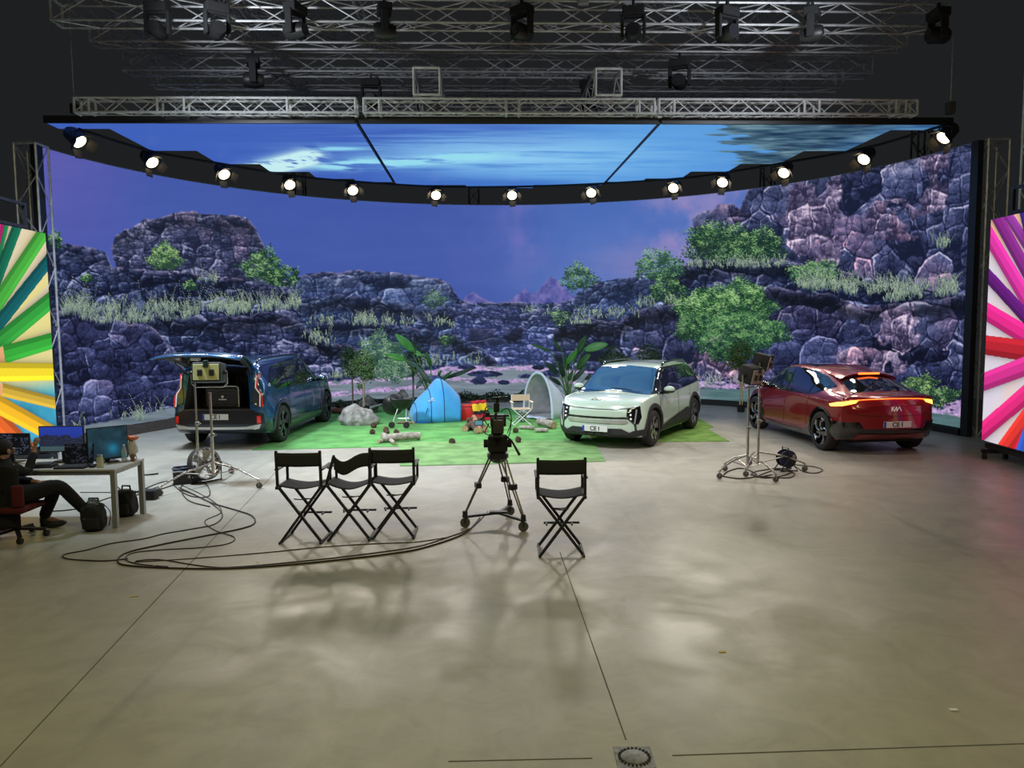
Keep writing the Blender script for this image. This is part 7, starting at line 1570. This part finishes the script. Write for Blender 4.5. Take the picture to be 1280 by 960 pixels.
t = thing('drink_jar', 'clear jar with a pale yellow drink in front of the teal monitor', 'jar', (-5.09, 9.36, DZ+0.001))
obj('jar_body', MB().lathe([(0, 0.0), (0.036, 0.0), (0.040, 0.02), (0.040, 0.11), (0.030, 0.13), (0.030, 0.14)], 20), mat('jar_glass', (0.62, 0.62, 0.42), 0.15, alpha=0.75, coat=0.6), t, smooth=40); obj('lid', MB().cyl((0, 0, 0.145), 0.033, 0.016, n=20), mat('silver_lid', (0.5, 0.5, 0.5), 0.3, 0.8), t)
t = thing('water_bottle', 'small clear water bottle with a white label behind the teal monitor', 'bottle', (-4.97, 9.72, DZ+0.001))
obj('bottle_body', MB().lathe([(0, 0), (0.032, 0), (0.034, 0.02), (0.034, 0.14), (0.014, 0.19), (0.013, 0.205)], 20), mat('clear_plastic', (0.55, 0.60, 0.62), 0.1, alpha=0.6), t, smooth=40); obj('label', MB().lathe([(0.0345, 0.05), (0.0345, 0.11)], 20), mat('blue_label', (0.25, 0.45, 0.6), 0.5), t); obj('cap', MB().cyl((0, 0, 0.212), 0.015, 0.018, n=14), WHITE, t)
t = thing('paper_bag', 'crumpled orange and white bag behind the right end of the teal monitor', 'bag', (-4.93, 9.86, DZ+0.001)); s = rough(3, lambda p: Vector((p.x*0.06, p.y*0.05, p.z*0.13+0.14)), 0.25, 4, 3); obj('bag_body', s, mat('white_wrap', (0.6, 0.58, 0.55), 0.6), t, smooth=40); s = rough(3, lambda p: Vector((p.x*0.08, p.y*0.06, p.z*0.03+0.285)), 0.3, 6, 3); obj('orange_top', s, mat('orange_wrap', (0.6, 0.14, 0.05), 0.6), t, smooth=40)
t = thing('mug', 'small brown mug with a dark handle at the rear right corner of the table', 'mug', (-4.875, 9.74, DZ+0.001)); obj('mug_body', MB().lathe([(0, 0), (0.024, 0), (0.026, 0.09), (0.022, 0.09), (0.02, 0.01), (0, 0.01)], 18), mat('brown_glaze', (0.22, 0.09, 0.05), 0.4), t, smooth=40); s = MB(); s.tube([(0.024, 0, 0.075), (0.05, 0, 0.07), (0.055, 0, 0.04), (0.025, 0, 0.02)], 0.005, 6); obj('handle', s, BLK, t)
def lump(name, label, cat, x, y, z, d, m, rz=0.0, r=0.02):
    o = obj(name, MB().rbox((0, 0, d[2]/2), d, min(r, d[2]*0.45), seg=3), m, smooth=40); o.location = (x, y, z); o.rotation_euler = (0, 0, rz); return tag(o, label, cat)
lump('computer_mouse', 'black computer mouse right of the laptop', 'mouse', -5.18, 9.36, DZ+0.001, (0.065, 0.11, 0.035), PLAST, 0.2)
for k, (dx, dz, w_) in enumerate(((0, 0.0, .26), (0.01, 0.018, .23), (-0.01, 0.034, .20))): lump('notebook', ['lowest and widest dark notebook of the stack left of the laptop', 'middle dark notebook of the stack left of the laptop', 'top dark notebook of the stack left of the laptop'][k], 'notebook', -5.80+dx, 9.40, DZ+0.001+dz, (w_, 0.18, 0.016), mat('notebook_dark', (0.035, 0.035, 0.04), 0.7), 0.1*k, 0.004)
lump('desk_phone', 'small dark device box behind the laptop on the table', 'device', -5.57, 9.58, DZ+0.001, (0.10, 0.08, 0.09), BLKM, 0.1)
lump('papers', 'loose white sheets of paper left of the drink jar', 'paper', -5.24, 9.52, DZ+0.001, (0.26, 0.20, 0.008), WHITE, 0.35, 0.002)
lump('floor_case', 'small black case standing on the floor behind the right table legs', 'case', -5.16, 10.75, 0, (0.20, 0.16, 0.14), BLKM, 0.0)
# bags
def backpack(label, x, y, rz, w_, h_, d_, openm=None):
    t = thing('backpack', label, 'bag', (x, y, 0), rz)
    s = rough(4, lambda p: Vector((w_/2*max(-1, min(1, p.x*1.25)), d_/2*max(-1, min(1, p.y*1.2)), max(0.0, h_*0.5+h_*0.5*max(-1, min(1, p.z*1.18))))), 0.05, int(x*7) % 9, 3); obj('bag_body', s, mat('black_nylon', (0.010, 0.010, 0.012), 0.75, bump=0.4, nscale=60), t, smooth=60)
    s = MB(); s.rbox((0, -d_/2, h_*0.32), (w_*0.78, 0.06, h_*0.45), 0.03); obj('front_pocket', s, mat('black_nylon'), t, smooth=50)
    s = MB(); s.tube([(-0.06, 0.02, h_-0.02), (-0.05, 0.02, h_+0.05), (0.05, 0.02, h_+0.05), (0.06, 0.02, h_-0.02)], 0.012, 8); obj('carry_handle', s, mat('black_nylon'), t, smooth=50)
    for sx in (-1, 1): s = MB(); s.tube(spline([Vector((sx*w_*0.3, d_/2, h_*0.9)), Vector((sx*w_*0.55, d_*0.7, h_*0.55)), Vector((sx*w_*0.5, d_*0.55, 0.03))], 5), 0.014, 6, flat=0.4); obj('strap', s, mat('black_nylon'), t)
    if openm: s = rough(3, lambda p: Vector((p.x*w_*0.33, p.y*d_*0.3, h_*0.96+p.z*0.05)), 0.4, 3, 4); obj('contents', s, openm, t, smooth=40)
    return t
backpack('open black backpack on the floor by the near right table leg', -5.07, 9.12, 0.1, 0.26, 0.34, 0.18, mat('bag_contents', (0.25, 0.28, 0.30), 0.6, col2=(0.03, 0.05, 0.08), nscale=25))
backpack('black backpack with a raised grab handle under the table, further back', -5.03, 9.82, -0.1, 0.26, 0.34, 0.20)

# ------------------------------------------------------------------ swivel chair and the seated person
CXX, CYY = -5.80, 8.80
t = thing('office_chair', 'swivel office chair with a dark red seat back under the seated person', 'chair', (CXX, CYY, 0), 0)
for k in range(5):
    a = 2*PI*k/5+0.35; e = Vector((0.30*math.cos(a), 0.30*math.sin(a), 0)); s = MB(); s.bar((0, 0, 0.12), e+Vector((0, 0, 0.085)), 0.045, 0.03); l_ = obj('base_arm', s, PLAST, t)
    s = MB(); s.cyl((e.x, e.y, 0.035), 0.034, 0.05, 'x', 14); obj('caster', s, PLAST, l_, smooth=40)
obj('gas_lift', MB().lathe([(0, 0.10), (0.032, 0.10), (0.032, 0.26), (0.022, 0.26), (0.022, 0.34), (0, 0.34)], 14), PLAST, t, smooth=40)
obj('seat', MB().rbox((0, 0, 0.375), (0.46, 0.46, 0.07), 0.03, seg=3), mat('dark_red_fabric', (0.09, 0.007, 0.011), 0.9, bump=0.2, nscale=200), t, smooth=50)
s = MB(); s.rbox((0.16, -0.19, 0.54), (0.13, 0.06, 0.26), 0.03, rot=(0, 0, 0.3), seg=3); s_ = obj('backrest', s, mat('dark_red_fabric'), t, smooth=50)
s = MB(); s.tube([(-0.05, -0.20, 0.36), (-0.10, -0.25, 0.40), (-0.10, -0.25, 0.62)], 0.02, 8); obj('back_support', s, PLAST, t)
def skin_mesh(joints, edges, root, sub=2):
    """joints: name -> (xyz, rx, ry); edges: pairs; grown into one smooth body"""
    me = bpy.data.meshes.new('sk'); ks = list(joints); me.from_pydata([joints[k][0] for k in ks], [(ks.index(a), ks.index(b)) for a, b in edges], []); me.update()
    bm = bmesh.new(); bm.from_mesh(me); ly = bm.verts.layers.skin.verify(); bm.verts.ensure_lookup_table()
    for i, k in enumerate(ks): bm.verts[i][ly].radius = (joints[k][1], joints[k][2] if len(joints[k]) > 2 else joints[k][1]); bm.verts[i][ly].use_root = (k == root)
    bm.to_mesh(me); bm.free()
    o = bpy.data.objects.new('sk', me); COL.objects.link(o); md = o.modifiers.new('s', 'SKIN'); md.use_smooth_shade = True
    m2 = o.modifiers.new('u', 'SUBSURF'); m2.levels = sub; m2.render_levels = sub
    bpy.context.view_layer.update(); out = bpy.data.meshes.new_from_object(o.evaluated_get(bpy.context.evaluated_depsgraph_get())); bpy.data.objects.remove(o); return out

SKINM = mat('skin_tone', (0.36, 0.19, 0.13), 0.6); TOPM = mat('black_sweater', (0.010, 0.010, 0.012), 0.95, bump=0.3, nscale=150); TROM = mat('black_trousers', (0.009, 0.009, 0.011), 0.95, bump=0.3, nscale=150); HAIRM = mat('dark_hair', (0.012, 0.009, 0.008), 0.7, bump=0.6, nscale=120)
pr = thing('person', 'seated person in black clothes with one hand raised towards the monitors, at the left edge', 'person', (-5.90, 8.85, 0))
def hand_j(w, d, up, side, pre, J, E, wr, curl=0.3, s_=1.0):
    """palm and five bent fingers; w wrist, d towards the fingers, up back of the hand, side thumb side"""
    w = Vector(w); d = Vector(d).normalized(); side = Vector(side); side = (side-d*side.dot(d)).normalized(); nrm = d.cross(side).normalized()
    if nrm.dot(Vector(up)) < 0: nrm = -nrm
    J[pre+'p1'] = (w+d*0.045, 0.022, 0.015); E.append((wr, pre+'p1'))
    J[pre+'p2'] = (w+d*0.080, 0.028, 0.013); E.append((pre+'p1', pre+'p2'))
    for i, (o_, L) in enumerate(((0.030, 0.070), (0.010, 0.080), (-0.010, 0.074), (-0.029, 0.058))):
        b = w+d*0.088+side*o_; q1 = b+d*L*0.42-nrm*L*0.15*curl; q2 = q1+d*L*0.32-nrm*L*0.32*curl; q3 = q2+d*L*0.22-nrm*L*0.42*curl
        for n_, p_, r in (('a', b, .0095), ('b', q1, .0088), ('c', q2, .0080), ('d', q3, .0066)): J[pre+'f%d%s' % (i, n_)] = (p_, r)
        E += [(pre+'p2', pre+'f%da' % i), (pre+'f%da' % i, pre+'f%db' % i), (pre+'f%db' % i, pre+'f%dc' % i), (pre+'f%dc' % i, pre+'f%dd' % i)]
    a = w+d*0.030+side*0.026; b = a+d*0.026+side*0.026; c = b+d*0.028+side*0.006
    for n_, p_, r in (('a', a, .012), ('b', b, .0105), ('c', c, .009)): J[pre+'t'+n_] = (p_, r)
    E += [(pre+'p1', pre+'ta'), (pre+'ta', pre+'tb'), (pre+'tb', pre+'tc')]
O_ = Vector((-5.90, 8.85, 0))
def pt(x, y, z): return Vector((x, y, z))-O_
J = dict(pelvis=(pt(-5.90, 8.82, .47), .15, .12), waist=(pt(-5.94, 8.80, .60), .13, .10), chest=(pt(-5.96, 8.80, .76), .155, .11), uchest=(pt(-5.955, 8.82, .85), .13, .09), neck=(pt(-5.945, 8.85, .925), .052), chin=(pt(-5.935, 8.875, .975), .055), head=(pt(-5.93, 8.885, 1.035), .078, .090), crown=(pt(-5.935, 8.88, 1.105), .062, .070),
         shR=(pt(-5.80, 8.77, .845), .062), elR=(pt(-5.735, 8.96, .74), .045), wrR=(pt(-5.735, 9.12, .985), .027),
         shL=(pt(-6.09, 8.92, .845), .062), elL=(pt(-5.98, 9.09, .64), .045), wrL=(pt(-5.68, 9.02, .625), .027),
         hpR=(pt(-5.82, 8.77, .46), .10), knR=(pt(-5.38, 8.98, .60), .068), anR=(pt(-5.22, 9.24, .20), .042), toR=(pt(-5.13, 9.38, .05), .032), heR=(pt(-5.24, 9.22, .10), .036),
         hpL=(pt(-5.93, 8.92, .46), .10), knL=(pt(-5.50, 9.14, .57), .068), anL=(pt(-5.72, 9.20, .15), .042), toL=(pt(-5.56, 9.30, .05), .034), heL=(pt(-5.73, 9.19, .08), .036))
E = [('pelvis', 'waist'), ('waist', 'chest'), ('chest', 'uchest'), ('uchest', 'neck'), ('neck', 'chin'), ('chin', 'head'), ('head', 'crown'), ('uchest', 'shR'), ('shR', 'elR'), ('elR', 'wrR'), ('uchest', 'shL'), ('shL', 'elL'), ('elL', 'wrL'),
     ('pelvis', 'hpR'), ('hpR', 'knR'), ('knR', 'anR'), ('anR', 'toR'), ('pelvis', 'hpL'), ('hpL', 'knL'), ('knL', 'anL'), ('anL', 'toL')]
J.pop('heR'); J.pop('heL')
JB = dict(J); EB = list(E)
hand_j(J['wrR'][0], (0.10, 0.25, 0.95), (0, -1, 0.2), (-1, 0.0, 0), 'hr', JB, EB, 'wrR', 0.25)
hand_j(J['wrL'][0], (0.95, -0.10, -0.15), (0, -0.3, 1), (0.0, 1, 0.1), 'hl', JB, EB, 'wrL', 0.8)
me = skin_mesh(JB, EB, 'pelvis', 2); me.polygons.foreach_set('use_smooth', [True]*len(me.polygons)); body = obj('body', me, SKINM, pr)
def wear(name, keys, edges, root, m, k=1.12, extra=0.012, over=None):
    JJ = {q: (J[q][0], J[q][1]*k+extra, (J[q][2] if len(J[q]) > 2 else J[q][1])*k+extra) for q in keys}
    if over:
        for q, v in over.items(): JJ[q] = v
    me = skin_mesh(JJ, edges, root, 2); me.polygons.foreach_set('use_smooth', [True]*len(me.polygons)); return obj(name, me, m, pr)
cuffR = J['elR'][0].lerp(J['wrR'][0], 0.95); cuffL = J['elL'][0].lerp(J['wrL'][0], 0.9)
wear('sweater', ['pelvis', 'waist', 'chest', 'uchest', 'shR', 'elR', 'shL', 'elL'], [('pelvis', 'waist'), ('waist', 'chest'), ('chest', 'uchest'), ('uchest', 'nk'), ('uchest', 'shR'), ('shR', 'elR'), ('elR', 'cR'), ('uchest', 'shL'), ('shL', 'elL'), ('elL', 'cL')], 'pelvis', TOPM,
     over=dict(cR=(cuffR, .043, .043), cL=(cuffL, .043, .043), nk=(J['neck'][0]-Vector((0, 0, .015)), .066, .066)))
shR = J['knR'][0].lerp(J['anR'][0], 1.06); shL = J['knL'][0].lerp(J['anL'][0], 1.06)
wear('trousers', ['pelvis', 'hpR', 'knR', 'hpL', 'knL'], [('pelvis', 'hpR'), ('hpR', 'knR'), ('knR', 'aR'), ('pelvis', 'hpL'), ('hpL', 'knL'), ('knL', 'aL')], 'pelvis', TROM, over=dict(aR=(shR, .066, .066), aL=(shL, .066, .066)))
for a, b in (('anR', 'toR'), ('anL', 'toL')):
    A, B = J[a][0], J[b][0]; d = Vector((B.x-A.x, B.y-A.y, 0)).normalized(); c = (A+B)/2+d*0.01; c.z = max(0.052, (min(A.z, B.z)))
    s = MB(); ctr = (A+B)/2+d*0.0; ctr.z = (A.z-0.06+B.z)/2 if a == 'anR' else 0.052; pit = math.atan2(B.z-A.z+0.06, (B-A).xy.length) if a == 'anR' else 0.0
    s.sph(ctr, 0.05, 16, (2.9, 1.12, 1.0), rot=(0, -pit, math.atan2(d.y, d.x))); s.tube([A-Vector((0, 0, 0.07)), A-Vector((0, 0, 0.005))], [0.050, 0.048], 12); obj('shoe', s, mat('black_shoe', (0.012, 0.012, 0.013), 0.5), pr, smooth=60)
hp = J['head'][0]; face = Vector((0.55, 0.83, -0.05)).normalized(); rt = face.cross(Vector((0, 0, 1))).normalized()
s = MB(); s.sph(hp+Vector((0, 0, 0.030))-face*0.014, 0.100, 20, (0.96, 0.96, 1.0)); s.v = [v-face*0 if (v-hp).dot(face) < 0.045 or v.z > hp.z+0.055 else hp+(v-hp)*0.86 for v in s.v]; s.v = [v if v.z > hp.z-0.055 else Vector((v.x, v.y, hp.z-0.055+(v.z-hp.z+0.055)*0.3)) for v in s.v]; obj('hair', s, HAIRM, pr, smooth=60)
for sg in (1, -1): s = MB(); s.sph(hp+rt*0.086*sg-face*0.002-Vector((0, 0, 0.01)), 0.032, 12, (0.5, 0.8, 1.0)); obj('ear', s, SKINM, pr, smooth=60)
s = MB(); n_ = hp+face*0.088-Vector((0, 0, 0.012)); s.sph(n_, 0.017, 10, (0.9, 0.9, 1.5)); obj('nose', s, SKINM, pr, smooth=60)
for sg in (1, -1): s = MB(); s.sph(hp+face*0.079+rt*0.031*sg+Vector((0, 0, 0.012)), 0.011, 10); obj('eye', s, mat('eye_white', (0.6, 0.58, 0.55), 0.3), pr, smooth=60)
s = MB(); s.sph(hp+face*0.080-Vector((0, 0, 0.050)), 0.020, 10, (1.0, 0.6, 0.3)); obj('mouth', s, mat('lips', (0.30, 0.10, 0.08), 0.5), pr, smooth=60)
s = MB(); s.lathe([(0.060, 0.0), (0.072, 0.0), (0.070, 0.035), (0.058, 0.032), (0.060, 0.0)], 20, 'z', J['neck'][0]-Vector((0, 0, 0.035))); obj('collar', s, mat('dark_red_collar', (0.10, 0.012, 0.012), 0.9), pr, smooth=60)
# jacket over the chair back
s = MB()
def jk(u, v):
    a = -2.5+1.9*u; z = 0.86-0.72*v; r = 0.25+0.03*math.sin(9*u+2*v)+0.03*v; return (-5.93+r*math.cos(a)*1.05, 8.86+r*math.sin(a)*0.8, z+0.02*math.sin(11*u))
s.grid(jk, 26, 14); o = obj('jacket', s, mat('black_jacket', (0.008, 0.008, 0.010), 0.95, bump=0.4, nscale=40), smooth=60, solid=0.025); tag(o, 'long black jacket hanging over the back of the swivel chair behind the seated person', 'jacket')
